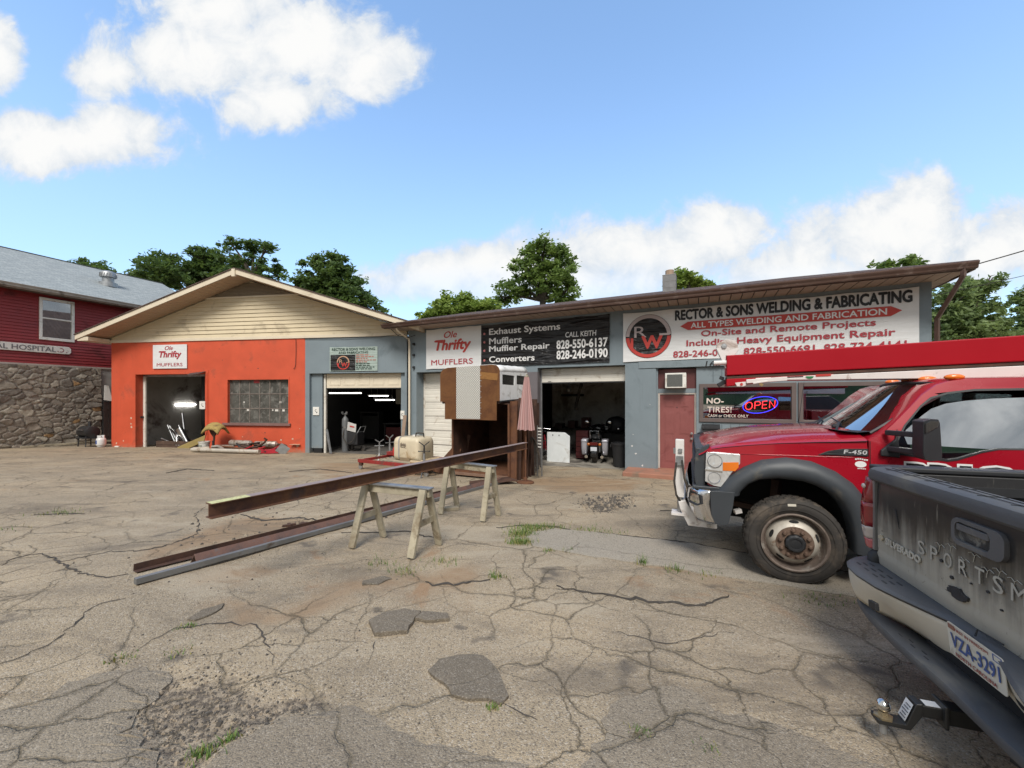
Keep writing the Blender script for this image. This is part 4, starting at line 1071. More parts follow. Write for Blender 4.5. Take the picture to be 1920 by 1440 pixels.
text('lettering', 'On-Site and Remote Projects', (11.53, -.04, 3.44), U, W, 3.52, .20, ink_dkred, t, .02)
text('lettering', 'Including Heavy Equipment Repair', (11.52, -.04, 3.20), U, W, 4.2, .21, ink_dkred, t, .02)
for s_, u_ in (('828-246-0190', 9.82), ('828-550-6691', 11.46), ('828-734-4141', 13.08)): text('lettering', s_, (u_, -.04, 2.945), U, W, 1.45, .17, ink_dkred, t, .02)

# things fixed to the office front
t = thing('air_conditioner', 'white window air conditioner set in the dark maroon panel above the door', 'air conditioner'); aim(t, B, 0, 0, 0)
mb = MB(); mb.box(8.90, 9.42, -.16, .148, 2.04, 2.44); mb.build('casing', white_paint, t, bevel=.012)
gl_ = MB().box(8.95, 9.33, -.168, -.158, 2.08, 2.40).build('grille', M('ac_grille', (.10, .105, .10), .7), t)
mb = MB()
for k in range(24): mb.box(8.95 + k * .016, 8.953 + k * .016, -.174, -.169, 2.085, 2.395)
mb.build('fin', M('ac_fin', (.2, .205, .2), .6), gl_)
t = thing('mailbox', 'black wall mailbox under the window with the neon sign', 'mailbox'); aim(t, B, 0, 0, 0)
mb = MB(); mb.box(9.80, 10.20, -.07, .045, .87, 1.0); mb.build('box', black_plastic, t, bevel=.015)
mb = MB(); mb.add([(9.79, .05, 1.09), (10.21, .05, 1.09), (10.21, -.09, 1.01), (9.79, -.09, 1.01), (10.21, -.09, .97), (9.79, -.09, .97)], [(0, 1, 2, 3), (3, 2, 4, 5)]); mb.build('lid', black_plastic, t, solid=.008)
nb = MB(); nb.add([(9.78, -.02, .50), (10.1, -.02, .62), (10.05, -.02, .84), (9.80, -.02, .83)], [(0, 1, 2, 3)]); nb = nb.build('paper_notice', M('notice_paper', (.5, .47, .42), .8, var=.3, vs=12), None, solid=.01)
tag(nb, 'crooked pale paper notice below the black mailbox', 'notice'); aim(nb, B, 0, 0, 0)
t = thing('house_number', 'dark serif house number 160 on the board left of the red boom', 'house number'); aim(t, B, 0, 0, 0)
text('numeral', '160', (10.05, -.022, 2.66), U, W, .36, .16, ink_black, t, .006, .15)
# neon OPEN sign in the window
t = thing('neon_sign', 'lit red neon OPEN sign with blue oval ring inside the office window', 'neon sign'); aim(t, B, 0, 0, 0)
ne_red, ne_blue = emit('neon_red', (1, .04, .05), 1.1), emit('neon_blue', (.06, .06, 1), .9)
cu_, cz_, v_ = 11.07, 1.60, .075
def stroke(pts): return [(cu_ + .06 + a * 1.08 + b * .05, v_, cz_ + b * .98 + a * .10) for a, b in pts]
circ = [(-.25 + .07 * math.cos(R(k * 30)), .095 * math.sin(R(k * 30))) for k in range(13)]
for nm, st_ in (('O', [circ]), ('P', [[(-.13, -.09), (-.13, .09), (-.05, .09), (-.02, .06), (-.02, .03), (-.05, 0), (-.13, 0)]]),
               ('E', [[(.11, .09), (.02, .09), (.02, -.09), (.11, -.09)], [(.02, 0), (.10, 0)]]), ('N', [[(.16, -.09), (.16, .09), (.26, -.09), (.26, .09)]])):
    mb = MB()
    for s_ in st_: mb.tube(stroke(s_), .0085, 6)
    mb.build('letter_tube', ne_red, t)
mb = MB(); mb.tube([(cu_ + .03 + .37 * math.cos(R(k * 10)), v_ + .01, cz_ + .20 * math.sin(R(k * 10)) + .055 * math.cos(R(k * 10))) for k in range(36)], .008, 6, closed=True); mb.build('oval_tube', ne_blue, t)
mb = MB(); mb.box(cu_ - .3, cu_ + .36, .0765, .0775, cz_ - .16, cz_ + .18)
# chalk writing on the window
ink_chalk = M('chalk_paint', (.72, .62, .56), .8, bump=0)
def scrawl(s, u, z, w, h, k):
    text('window_writing', s, (u, .086, z), U, W, w, h, ink_chalk, W1, k, .05, 1.05, 'L')
scrawl('NO-', 9.90, 1.70, .40, .15, .03); scrawl('TIRES!', 9.92, 1.475, .56, .15, .012); scrawl('CASH or CHECK ONLY', 9.93, 1.315, .92, .075, .01)

# ---------------------------------------------------------------- C: red house over a stone ground floor
red_siding = M('red_siding', (.25, .024, .026), .55, var=.10, vs=2, bump=.04, dirt=(.15, .025, .026), da=.25)
C_ANG = math.degrees(math.atan2(1, .392))
C = thing('red_building', 'two storey building with dark red clapboards over a fieldstone ground floor', 'building', (-19.5, 15.0, 0), C_ANG)
L0, L1 = -5.0, 7.4
mb = MB(); z = 3.16
while z < 6.05:
    z1 = z + .122
    for a, b in ((L0, 1.04), (2.02, L1)) if 4.14 < z < 5.86 else ((L0, L1),):
        mb.add([(a, -.030, z), (b, -.030, z), (b, -.002, z1), (a, -.002, z1), (a, 0, z), (b, 0, z)], [(0, 1, 2, 3), (4, 5, 1, 0)])
    z = z1
mb.build('clapboard_wall', red_siding, C)
wall(MB(), [L0, 1.04, 2.02, L1], [3.1, 4.2, 5.86, 6.2], lambda u, z: not rect(1.04, 2.02, 4.2, 5.86)(u, z), .2, .001).build('upper_wall', red_siding, C)
MB().box(L0, L1, -.05, .0, 3.10, 3.165).build('sill_board', M('pale_trim', (.45, .38, .34), .6), C)
MB().box(L0, L1, 9.8, 10, ZB, 6.2).build('rear_wall', red_siding, C)
MB().box(L1 - .2, L1, .22, 9.8, ZB, 6.2).build('end_wall', red_siding, C)
MB().box(L0, L0 + .2, .22, 9.8, ZB, 6.2).build('end_wall', red_siding, C)
# fieldstone: every stone a raised, tilted cell
def stone_wall(u0, u1, z0, z1):
    rng = np.random.default_rng(5); st = .028
    uu, zz = np.arange(u0, u1 + st / 2, st), np.arange(z0, z1 + st / 2, st)
    Ug, Zg = np.meshgrid(uu, zz)
    n = int((u1 - u0) * (z1 - z0) / .062)
    s = np.c_[rng.uniform(u0, u1, n), rng.uniform(z0, z1, n)]
    for _ in range(2):          # relax a little
        pts = np.c_[rng.uniform(u0, u1, 6000), rng.uniform(z0, z1, 6000)]
        k = np.argmin(((pts[:, None, :] - s[None]) ** 2 * (1, 2.4)).sum(-1), 1)
        for i in range(n):
            q = pts[k == i]
            if len(q): s[i] = .5 * s[i] + .5 * q.mean(0)
    wx = vnoise(Ug, Zg, .22, 61) * .10; wz = vnoise(Ug, Zg, .2, 62) * .10
    P_ = np.stack([Ug + wx, Zg + wz], -1).reshape(-1, 2)
    D = np.sqrt(((P_[:, None, :] - s[None]) ** 2 * (1, 2.4)).sum(-1))
    o = np.argsort(D, 1)[:, :2]; d1 = np.take_along_axis(D, o[:, :1], 1)[:, 0]; d2 = np.take_along_axis(D, o[:, 1:], 1)[:, 0]
    e = np.clip((d2 - d1) / .05, 0, 1); e = e * e * (3 - 2 * e)
    tl = rng.normal(0, .10, (n, 2)); cid = o[:, 0]
    h = e * (.05 + ((P_ - s[cid]) * tl[cid]).sum(-1) + rng.uniform(-.012, .015, n)[cid]) + .010 * vnoise(P_[:, 0], P_[:, 1], .06, 63) * e
    cols = np.array([(.29, .25, .21), (.35, .31, .26), (.23, .205, .18), (.41, .37, .31), (.30, .265, .23), (.42, .26, .13)])
    pick = rng.choice(6, n, p=[.3, .24, .2, .14, .1, .02]); c = cols[pick] * rng.uniform(.85, 1.15, (n, 1))
    c = c[cid] * e[:, None] + np.array((.36, .33, .29)) * (1 - e[:, None])
    big = np.hypot(P_[:, 0] - (u0 + 5.5), (P_[:, 1] - .55) * 1.1) < 0
    nu, nz = len(uu), len(zz); idx = np.arange(nu * nz).reshape(nz, nu)
    vs = np.c_[P_[:, 0] * 0 + Ug.ravel(), -.06 - h, Zg.ravel()]
    me = bpy.data.meshes.new('stone_wall')
    fs = np.stack([idx[:-1, :-1], idx[:-1, 1:], idx[1:, 1:], idx[1:, :-1]], -1).reshape(-1, 4)
    me.from_pydata(vs.tolist(), [], fs.tolist())
    at_ = me.color_attributes.new('stone', 'FLOAT_COLOR', 'POINT'); at_.data.foreach_set('color', np.c_[c, np.ones(len(c))].astype(np.float32).ravel())
    me.polygons.foreach_set('use_smooth', [True] * len(me.polygons))
    return me
sm = bpy.data.materials.new('fieldstone'); sm.use_nodes = True
nt = sm.node_tree; nt.nodes.clear(); tc = nn(nt, 'ShaderNodeTexCoord')
ca = nn(nt, 'ShaderNodeVertexColor', layer_name='stone')
n_ = noise(nt, tc.outputs['Object'], 11, 7, .7)
c = mixc(nt, mapr(nt, n_, .3, .7, .0, .75), ca.outputs[0], mixc(nt, 1.0, ca.outputs[0], (.52, .5, .48), 'MULTIPLY'))
p = nn(nt, 'ShaderNodeBsdfPrincipled', {'Base Color': c, 'Roughness': .9, 'Specular IOR Level': .25})
nt.links.new(nn(nt, 'ShaderNodeBump', {'Strength': .7, 'Distance': .02, 'Height': n_}).outputs[0], p.inputs['Normal'])
nt.links.new(p.outputs[0], nn(nt, 'ShaderNodeOutputMaterial').inputs[0])
me = stone_wall(-.6, 2.86, -.6, 3.1); me.materials.append(sm); o = link(bpy.data.objects.new('stone_wall', me)); o.parent = C
me2 = stone_wall(L0, -.6, -.6, 3.1); me2.materials.append(sm); o = link(bpy.data.objects.new('stone_wall', me2)); o.parent = C
MB().box(L0, 2.85, -.055, .2, ZB, 3.1).build('stone_core', M('mortar_core', (.25, .23, .2), .9), C)
MB().box(2.87, L1, .0, .2, 1.8, 3.1).build('plaster_wall', M('pale_block', (.36, .35, .33), .8, var=.25, vs=3), C)
MB().box(2.87, L1, .0, .2, ZB, 1.8).build('plaster_wall', M('pale_block_low', (.2, .19, .18), .8, var=.25, vs=3), C)
# roof of C
e0, e1 = 6.22, 6.05; SC = .47
def cr(v, dz_=0): return 6.13 + SC * (v + .55) + dz_
mb = MB(); mb.add([(L0 - .3, -.58, cr(-.58)), (L1 + .35, -.58, cr(-.58)), (L1 + .35, 5.0, cr(5.0)), (L0 - .3, 5.0, cr(5.0))] + [(L0 - .3, -.58, cr(-.58, .04)), (L1 + .35, -.58, cr(-.58, .04)), (L1 + .35, 5.0, cr(5.0, .04)), (L0 - .3, 5.0, cr(5.0, .04))],
    [(0, 1, 2, 3), (7, 6, 5, 4), (0, 4, 5, 1), (1, 5, 6, 2), (2, 6, 7, 3), (3, 7, 4, 0)]); mb.build('roof_slope', sh_grey, C)
mb = MB(); mb.add([(L0 - .3, 5.0, cr(5.0)), (L1 + .35, 5.0, cr(5.0)), (L1 + .35, 10.6, cr(-.6)), (L0 - .3, 10.6, cr(-.6))], [(0, 1, 2, 3)]); mb.build('roof_slope', sh_grey, C, solid=.04)
MB().box(L0 - .3, L1 + .35, 4.93, 5.07, cr(5.0) - .02, cr(5.0) + .06).build('ridge_cap', M('ridge_dark', (.07, .075, .08), .9), C)
MB().box(L0 - .3, L1 + .3, -.56, -.5, 5.98, 6.13).build('fascia', M('weathered_trim', (.40, .37, .33), .7, var=.2, dirt=(.2, .18, .16), da=.4, ds=3), C)
MB().box(L0 - .3, L1 + .3, -.5, .0, 6.0, 6.03).build('soffit', M('soffit_dark', (.13, .115, .10), .8), C)
mb = MB(); rows = [[(u, -.56 - a, 6.02 + b) for a, b in prof] for u in (L0 - .3, 0, 3, L1 + .35)]; mb.grid(rows); mb.build('gutter', bpy.data.materials['weathered_trim'], C, smooth=30, solid=.004)
mb = MB(); mb.plate([(.2, 6.1), (10.0, 6.1), (5.0, cr(5.0) - .05)], [], lambda a, b, d: (d, a, b), L1 - .15, L1); mb.build('gable_wall', red_siding, C)
# turbine vent
vt = MB(); uv, vv = 4.0, 2.0; zv = cr(vv) + .04
vt.lathe([(.34, -.12), (.34, .1), (.22, .14), (.22, .34), (.30, .36), (.30, .56), (.26, .62), (.15, .68), (0, .70)], (uv, vv, zv), 'Z', 20); vt.build('roof_vent', galv, C, smooth=40)
mb = MB()
for k in range(20):
    a = R(18 * k); mb.bar((uv + .305 * math.cos(a), vv + .305 * math.sin(a), zv + .37), (uv + .305 * math.cos(a + .1), vv + .305 * math.sin(a + .1), zv + .55), .03, .006)
mb.build('vent_fin', steel, C)
# window of C
fr = MB(); wall(fr, [1.02, 1.11, 1.95, 2.04], [4.16, 4.27, 5.02, 5.08, 5.78, 5.88], lambda u, z: not (1.11 < u < 1.95 and (4.27 < z < 5.02 or 5.08 < z < 5.78)), .12, -.06)
wf = fr.build('window', white_paint, C, bevel=.008)
MB().box(1.11, 1.95, -.005, .0, 4.27, 5.78).build('pane', glass('house_glass', (.6, .62, .63), .6), wf)
rows = [[(1.12 + .40 * k / 12, .07 + .015 * math.sin(k * 2.2), z) for k in range(13)] for z in (4.28, 5.77)]
mb = MB(); mb.grid(rows); mb.build('curtain', M('curtain', (.62, .63, .65), .8), wf, smooth=180)
rows = [[(1.98 - (.16 + .30 * (1 - abs(z - 4.9) * .5)) * k / 10, .09 + .015 * math.sin(k * 2.4), z) for k in range(11)] for z in (4.28, 4.6, 5.0, 5.4, 5.77)]
mb = MB(); mb.grid(rows); mb.build('curtain', bpy.data.materials['curtain'], wf, smooth=180)
MB().box(.9, 2.2, .6, .65, 4.0, 6.0).build('room_wall', M('room_pale', (.16, .16, .165), .9), C)
# wooden hospital sign
t = thing('hospital_sign', 'long white wooden sign reading AL HOSPITAL on the red clapboards', 'sign'); aim(t, C, 0, 0, 0)
mb = MB(); mb.plate([(-3.0, 3.63), (1.86, 3.63), (1.93, 3.70), (1.93, 3.86), (1.86, 3.94), (-3.0, 3.94)], [], lambda a, b, d: (a, d, b), -.08, -.03); mb.build('board', M('sign_board', (.66, .64, .60), .7, var=.08, dirt=(.4, .38, .34), da=.2, ds=4), t, bevel=.012)
sg = M('sign_grey', (.16, .15, .16), .7)
text('lettering', 'AL HOSPITAL', (.68, -.082, 3.785), U, W, 1.60, .20, sg, t, .014)
mb = MB(); ring(mb, (1.62, -.082, 3.785), U, W, .065, .09, -120, 110, 14); mb.tube([(1.56, -.085, 3.70), (1.52, -.085, 3.74)], .012, 5); mb.ell((1.79, -.084, 3.70), (.02, .006, .02)); mb.build('emblem', M('emblem_maroon', (.25, .06, .07), .6), t)

# gate between the red building and the workshop
t = thing('wooden_gate', 'narrow dark brown plank gate between the stone wall and the orange wall', 'gate'); aim(t, C, 0, 0, 0)
for k in range(5):
    MB().box(2.94 + k * .16, 3.08 + k * .16, -.16, -.13, -.38, 1.62 + .03 * (k % 2)).build('plank', M('gate_plank', (.045, .026, .022), .8, var=.3, vs=5) if k == 0 else bpy.data.materials['gate_plank'], t, bevel=.005)
for z in (0, 1.2): MB().box(2.92, 3.74, -.128, -.09, z, z + .09).build('rail', bpy.data.materials['gate_plank'], t)
ls = MB(); ls.add([(2.92, -.2, 1.70), (3.22, -.2, 1.64), (3.12, -.1, 2.35), (2.98, -.1, 2.36)], [(0, 1, 2, 3)]); ls = ls.build('white_sheet', white_paint, None, solid=.02); tag(ls, 'bent white metal sheet leaning above the dark plank gate', 'metal sheet'); aim(ls, C, 0, 0, 0)
# ================================================================ YARD OBJECTS
paint_wood = M('sawhorse_wood', (.36, .32, .235), .8, var=.3, vs=3, bump=.3, bs=30, dirt=(.20, .155, .10), da=.35, ds=5)
red_paint = M('cart_red', (.26, .022, .02), .5, var=.2, vs=6, dirt=(.14, .05, .04), da=.35, ds=5)
beam_rust = rustmat('beam_rust', [(.035, .022, .02), (.10, .042, .027), (.19, .085, .035), (.08, .05, .045)], 2.2, .6, (1, 1, 1))
beam_top = rustmat('beam_mill', [(.22, .175, .175), (.33, .28, .28), (.27, .20, .19)], 2.5, .5)

# --- sawhorses
def sawhorse(label, FL, FR, BL, BR, top):
    c = [(FL[i] + FR[i] + BL[i] + BR[i]) / 4 for i in (0, 1)]
    t = thing('sawhorse', label, 'sawhorse', (c[0], c[1], g(*c)), 0, 'wooden sawhorses under the long beam')
    loc = lambda p, z: Vector((p[0] - c[0], p[1] - c[1], z - g(*c)))
    L = ((Vector(FL) + Vector(BL)) / 2, (Vector(FR) + Vector(BR)) / 2); d = (L[1] - L[0]).normalized()
    a, b = L[0] - d * .06, L[1] + d * .06
    MB().bar(loc(a, top - .05), loc(b, top - .05), .045, .10).build('top_beam', paint_wood, t, bevel=.005)
    MB().bar(loc(a - d * .02, top - .0005), loc(b + d * .02, top - .0005), .10, .018).build('top_plate', galv, t, bevel=.003)
    for foot, e in ((FL, L[0]), (BL, L[0]), (FR, L[1]), (BR, L[1])):
        side = (Vector(foot) - e).normalized()
        hd = e + side * .045
        mb = MB(); mb.bar(loc(foot, g(*foot) + .004), loc(hd, top - .012), .085, .038, (side.x, side.y, 0)); mb.build('leg', paint_wood, t, bevel=.004)
    for f, k, e in ((FL, BL, L[0]), (FR, BR, L[1])):
        p, q = Vector(f).lerp(e, .45), Vector(k).lerp(e, .45); zz = g(*c) + .33
        MB().bar(loc(p, zz), loc(q, zz), .02, .07).build('brace', paint_wood, t, bevel=.003)
    return t
sawhorse('weathered wooden sawhorse nearest the camera, under the middle of the rusty beam', (-1.81, 4.46), (-1.07, 4.17), (-1.60, 4.91), (-.86, 4.64), .755)
sawhorse('weathered wooden sawhorse further back near the dark steel box', (-1.10, 6.07), (-.42, 5.68), (-.91, 6.55), (-.21, 6.06), .755)

# --- the I-beam on the sawhorses and the steel lying on the ground
def isect(w, h, tf, tw):
    return [(-w / 2, 0), (w / 2, 0), (w / 2, tf), (tw / 2, tf), (tw / 2, h - tf), (w / 2, h - tf), (w / 2, h), (-w / 2, h), (-w / 2, h - tf), (-tw / 2, h - tf), (-tw / 2, tf), (-w / 2, tf)]
p0, p1 = Vector((-2.50, 3.25, .766)), Vector((.27, 7.80, .766))
yaw = math.degrees(math.atan2((p1 - p0).y, (p1 - p0).x)); L = (p1 - p0).length
t = thing('steel_beam', 'long rusty steel I-beam laid across the two sawhorses', 'steel beam', p0, yaw)
MB().sect((0, 0, 0), (L, 0, 0), isect(.105, .125, .009, .008)).build('beam', beam_rust, t, bevel=.002)
MB().box(.30, L - .002, -.0525, .0525, .1252, .1262).build('mill_scale', beam_top, t)
MB().box(.005, .30, -.052, .052, .1252, .1264).build('chalk_mark', M('chalk_yellow', (.50, .50, .26), .8, var=.25, vs=20, dirt=(.2, .12, .07), da=.3, ds=20), t)
def floor_steel(name, label, cat, a, b, sec, m, lift=.0, rot=0, extra=None):
    A_, B_ = Vector((a[0], a[1], gz(*a) + .012 + lift)), Vector((b[0], b[1], gz(*b) + .012 + lift))
    t = MB(); d = B_ - A_; Lh = d.length
    for k in range(1):
        t.sect((0, 0, 0), d, sec)
    o = t.build(name, m, None, bevel=.003); o.location = A_
    return tag(o, label, cat)
q = .052; w_ = .006
tube_sec = [(-q / 2, 0), (q / 2, 0), (q / 2, q), (-q / 2, q)]
floor_steel('square_tube', 'long grey square steel tube lying on the ground, nearest of the floor steel', 'steel tube', (-3.26, 3.41), (-.18, 9.05), tube_sec, M('tube_grey', (.23, .235, .24), .42, .55, .2, 3, .05, 60, dirt=(.12, .085, .06), da=.2, ds=3))
ang = [(-.075, 0), (0, .105), (.075, 0), (.066, 0), (0, .092), (-.066, 0)]
floor_steel('angle_iron', 'long rusty angle iron lying ridge up behind the grey tube', 'angle iron', (-3.13, 3.88), (-.28, 9.15), ang, rustmat('angle_rust', [(.07, .05, .05), (.15, .085, .07), (.21, .10, .07), (.16, .13, .125)], 5.0, .7, (1, 1, 1)))
floor_steel('angle_iron', 'thin brown angle iron lying furthest back, its end poking out at the left', 'angle iron', (-3.50, 3.66), (-1.05, 8.05), [(-.035, 0), (.04, 0), (.04, .005), (-.029, .005), (-.029, .065), (-.035, .065)], dark_rust)
# short offcuts
for i, (x, y, r, lb) in enumerate(((-3.02, 5.35, 35, 'small dark steel offcut on the clay, nearer the raised beam end'), (-2.86, 5.42, -50, 'small dark steel offcut on the clay, right of another one'))):
    mb = MB(); mb.box(-.08, .08, -.018, .018, 0, .03); mb.box(-.02, .02, -.05, .05, .006, .036)
    o = mb.build('steel_offcut', dark_rust, None, bevel=.003, loc=(x, y, gz(x, y)), rz=r); tag(o, lb, 'offcut')
mb = MB(); mb.box(-.12, .12, -.05, .05, 0, .05); mb.box(-.10, .0, .02, .12, .0, .04)
o = mb.build('wood_block', wood_old, None, bevel=.006, loc=(-.98, 6.35, gz(-.98, 6.35)), rz=20); tag(o, 'short wooden block on the ground between the legs of the far sawhorse', 'wood block')

# --- steel box with the truck cap on it (frame D is square to the blue building)
D = thing('steel_box', 'large dark rusty open fronted steel box standing before the blue building', 'steel box', (-.06, 9.29, -.18), -25.5)
w0, hh, dd = 1.60, 1.80, 1.9
MB().box(-w0, -w0 + .02, 0, dd, .08, hh).build('side_panel', dark_rust, D)
MB().box(-.02, 0, 0, dd, .08, hh).build('side_panel', dark_rust, D)
MB().box(-w0 + .02, -.02, dd - .02, dd, .08, hh).build('rear_panel', dark_rust, D)
MB().box(-w0, 0, .0, dd, hh, hh + .02).build('top_panel', dark_rust, D)
MB().box(-w0 + .02, -.02, .02, dd - .02, .10, .13).build('floor_panel', rust, D)
MB().box(-w0, 0, -.02, .05, .03, .10).build('front_lip', rustmat('lip_rust', [(.14, .08, .055), (.22, .13, .09), (.27, .17, .12)], 4), D, bevel=.004)
for u in (-w0 + .1, -.2): MB().box(u, u + .1, .1, dd - .1, 0, .08).build('skid', dark_rust, D)
MB().box(-w0 - .01, -w0 + .035, -.025, .0, .1, hh).build('corner_post', rust, D)
MB().box(-.035, .01, -.025, .0, .1, hh).build('corner_post', rust, D)
# upright channels along the right side of the box
chan = [(-.09, 0), (.09, 0), (.09, .05), (.08, .05), (.08, .008), (-.08, .008), (-.08, .05), (-.09, .05)]
labs = ['rusty steel channel standing upright, nearest of the row beside the box', 'rusty channel second from the front in the upright row', 'rusty brown channel third from the front in the upright row', 'dark channel fourth from the front in the upright row',
        'dark channel fifth from the front, behind the umbrella pole', 'dark channel at the back of the upright row by the pier']
for k in range(6):
    u, v = .10, .02 + k * .215
    p = at(D, u, v, 0); z0 = g(p.x, p.y)
    mb = MB(); mb.sect((0, 0, 0), (0.012 * k, .05, 1.88 + .05 * (k % 3)), chan, (0, -1, 0))
    o = mb.build('steel_channel', [rust, dark_rust, rust, dark_rust, dark_rust, dark_rust][k], None, bevel=.002)
    tag(o, labs[k], 'steel channel', 'steel channels stood beside the box'); o.location = (p.x, p.y, z0); o.rotation_euler = (0, 0, R(-25.5 + 6 * (k % 2)))
# plates leaning at the left side of the box
for i, (u, v, h, r, lb) in enumerate(((-2.02, .15, .75, 14, 'rusty triangular steel sheet leaning on the left side of the box'), (-1.95, .55, 1.05, 8, 'taller dark steel sheet leaning behind the triangular one'))):
    mb = MB(); mb.plate([(-.30, 0), (.28, 0), (.33, h), (.10, h)], [], lambda a, b, d: (a, d + b * .0, b), 0, .01)
    o = mb.build('steel_sheet', rust if i == 0 else dark_rust); tag(o, lb, 'steel sheet'); p = at(D, u, v, 0); o.location = (p.x, p.y, g(p.x, p.y)); o.rotation_euler = (0, R(r), R(-25.5 + 20))
mb = MB(); mb.plate([(-.6, -.2), (.5, -.25), (.42, .2), (-.5, .25)], [], lambda a, b, d: (a, b, d + .05 + a * .05), 0, .012)
o = mb.build('steel_sheet', dark_rust); tag(o, 'bent rusty steel sheet lying flat on the ground before the box', 'steel sheet'); o.location = (-.42, 8.95, g(-.42, 8.95)); o.rotation_euler = (0, 0, R(20))

T_ = thing('truck_cap', 'white camper shell with rust brown front and tread plate strip on the steel box', 'camper shell', tuple(at(D, -.14, -.22, 0)), -25.5)
T_.location.z = 0
cw, cd, z0, z1 = 1.67, 1.62, 1.70, 2.555
def cap_out(z0_):      # front outline (a = across from the right corner leftwards, b = height)
    return [(0, z0_), (0, 2.40), (-.03, 2.48), (-.09, 2.535), (-.2, 2.555), (-1.45, 2.52), (-1.58, 2.49), (-1.64, 2.43), (-1.67, 2.35), (-1.67, z0_)]
front = [(0, 1.70), (0, 2.40), (-.03, 2.48), (-.09, 2.535), (-.2, 2.555), (-1.45, 2.52), (-1.58, 2.49), (-1.64, 2.43), (-1.67, 2.35), (-1.67, 1.68), (-1.53, 1.68), (-1.53, 1.25), (-.08, 1.25), (-.08, 1.70)]
fr_rust = rustmat('cap_rust', [(.07, .026, .010), (.145, .055, .017), (.20, .085, .026), (.12, .05, .02)], 2.0, .7, bump=.15)
MB().plate(front, [], lambda a, b, d: (a, d, b), -.012, .0).build('front_panel', fr_rust, T_)
MB().bar((-.05, -.016, 2.26), (-.60, -.016, 2.32), .002, .16).build('rust_streak', rustmat('rust_streak', [(.27, .12, .035), (.36, .18, .05), (.22, .09, .03)], 6), T_) 
tp = bpy.data.materials.new('tread_plate'); tp.use_nodes = True
nt = tp.node_tree; nt.nodes.clear(); tc = nn(nt, 'ShaderNodeTexCoord')
sp = nn(nt, 'ShaderNodeSeparateXYZ', {0: tc.outputs['Object']})
v_ = nn(nt, 'ShaderNodeCombineXYZ', {0: sp.outputs[0], 1: sp.outputs[2]}).outputs[0]
ck = nn(nt, 'ShaderNodeTexVoronoi', {'Vector': nn(nt, 'ShaderNodeMapping', {'Vector': v_, 'Rotation': (0, 0, R(45))}).outputs[0], 'Scale': 24.0, 'Randomness': 0.0}, voronoi_dimensions='2D')
hh_ = mapr(nt, ck.outputs['Distance'], .25, .45, 1, 0)
p = nn(nt, 'ShaderNodeBsdfPrincipled', {'Base Color': mixc(nt, hh_, (.42, .41, .38), (.66, .65, .61)), 'Metallic': .3, 'Roughness': .45})
nt.links.new(nn(nt, 'ShaderNodeBump', {'Strength': .8, 'Distance': .006, 'Height': hh_}).outputs[0], p.inputs['Normal'])
nt.links.new(p.outputs[0], nn(nt, 'ShaderNodeOutputMaterial').inputs[0])
mb = MB(); mb.plate([(-.52, 2.545), (-1.19, 2.525), (-1.19, 1.27), (-.52, 1.27)], [], lambda a, b, d: (a, d, b), -.019, -.013); mb.build('tread_strip', tp, T_)
mb = MB()
for k in range(9): mb.ell((-.50, -.016, 1.4 + k * .13), (.012, .008, .012), 8, 5)
mb.build('rivet', steel, T_)
cap_white = M('cap_white', (.80, .81, .81), .45, var=.08, vs=3, bump=.05, dirt=(.42, .40, .37), da=.25, ds=3)
sec = cap_out(1.70)
mb = MB(); rows = []
for k in range(7):
    v = cd * k / 6; lift = .07 * v / cd
    rows.append([(a * (1 - .02 * k / 6), v, b + lift - (.015 * (k % 2) if 2.4 < b else 0)) for a, b in sec if True])
def cap_side(a, b, d): return (d, a, b)
# right side with two windows
MB().plate([(0, 1.70), (cd, 1.77), (cd, 2.45), (0, 2.40)], [rrect(.13, .80, 2.09, 2.33, .02), rrect(.93, 1.48, 2.12, 2.35, .02)], cap_side, -.02, .0).build('side_wall', cap_white, T_)
for a, b, c, d in ((.13, .80, 2.09, 2.33), (.93, 1.48, 2.12, 2.35)):
    MB().plate(rrect(a, b, c, d, .02), [], cap_side, -.03, -.022).build('side_window', M('cap_glass', (.008, .008, .009), .25, bump=0, spec=.2), T_)
MB().plate([(0, 1.68), (cd, 1.75), (cd, 2.42), (0, 2.35)], [], cap_side, -1.67, -1.65).build('side_wall', cap_white, T_)
arc = [p for p in sec if p[1] > 2.3]
mb = MB(); mb.grid([[(a, 0.0 + cd * k / 8, b + .07 * k / 8 - .012 * (k % 2)) for a, b in arc] for k in range(9)]); mb.build('roof_shell', cap_white, T_, smooth=60, solid=.012)
MB().plate([(0, 1.77), (-1.67, 1.77), (-1.67, 2.42), (0, 2.45)], [], lambda a, b, d: (a, d, b), cd - .01, cd).build('rear_wall', cap_white, T_)
mb = MB(); mb.bar((.01, 0, 1.69), (.01, cd, 1.76), .04, .035); mb.build('rub_rail', black_plastic, T_)
MB().bar((-1.66, .1, 1.66), (-1.66, cd, 1.70), .04, .06).build('rub_rail', black_plastic, T_)
MB().box(-1.64, -.03, .03, cd - .03, 1.64, 1.70).build('base_frame', dark_rust, T_)

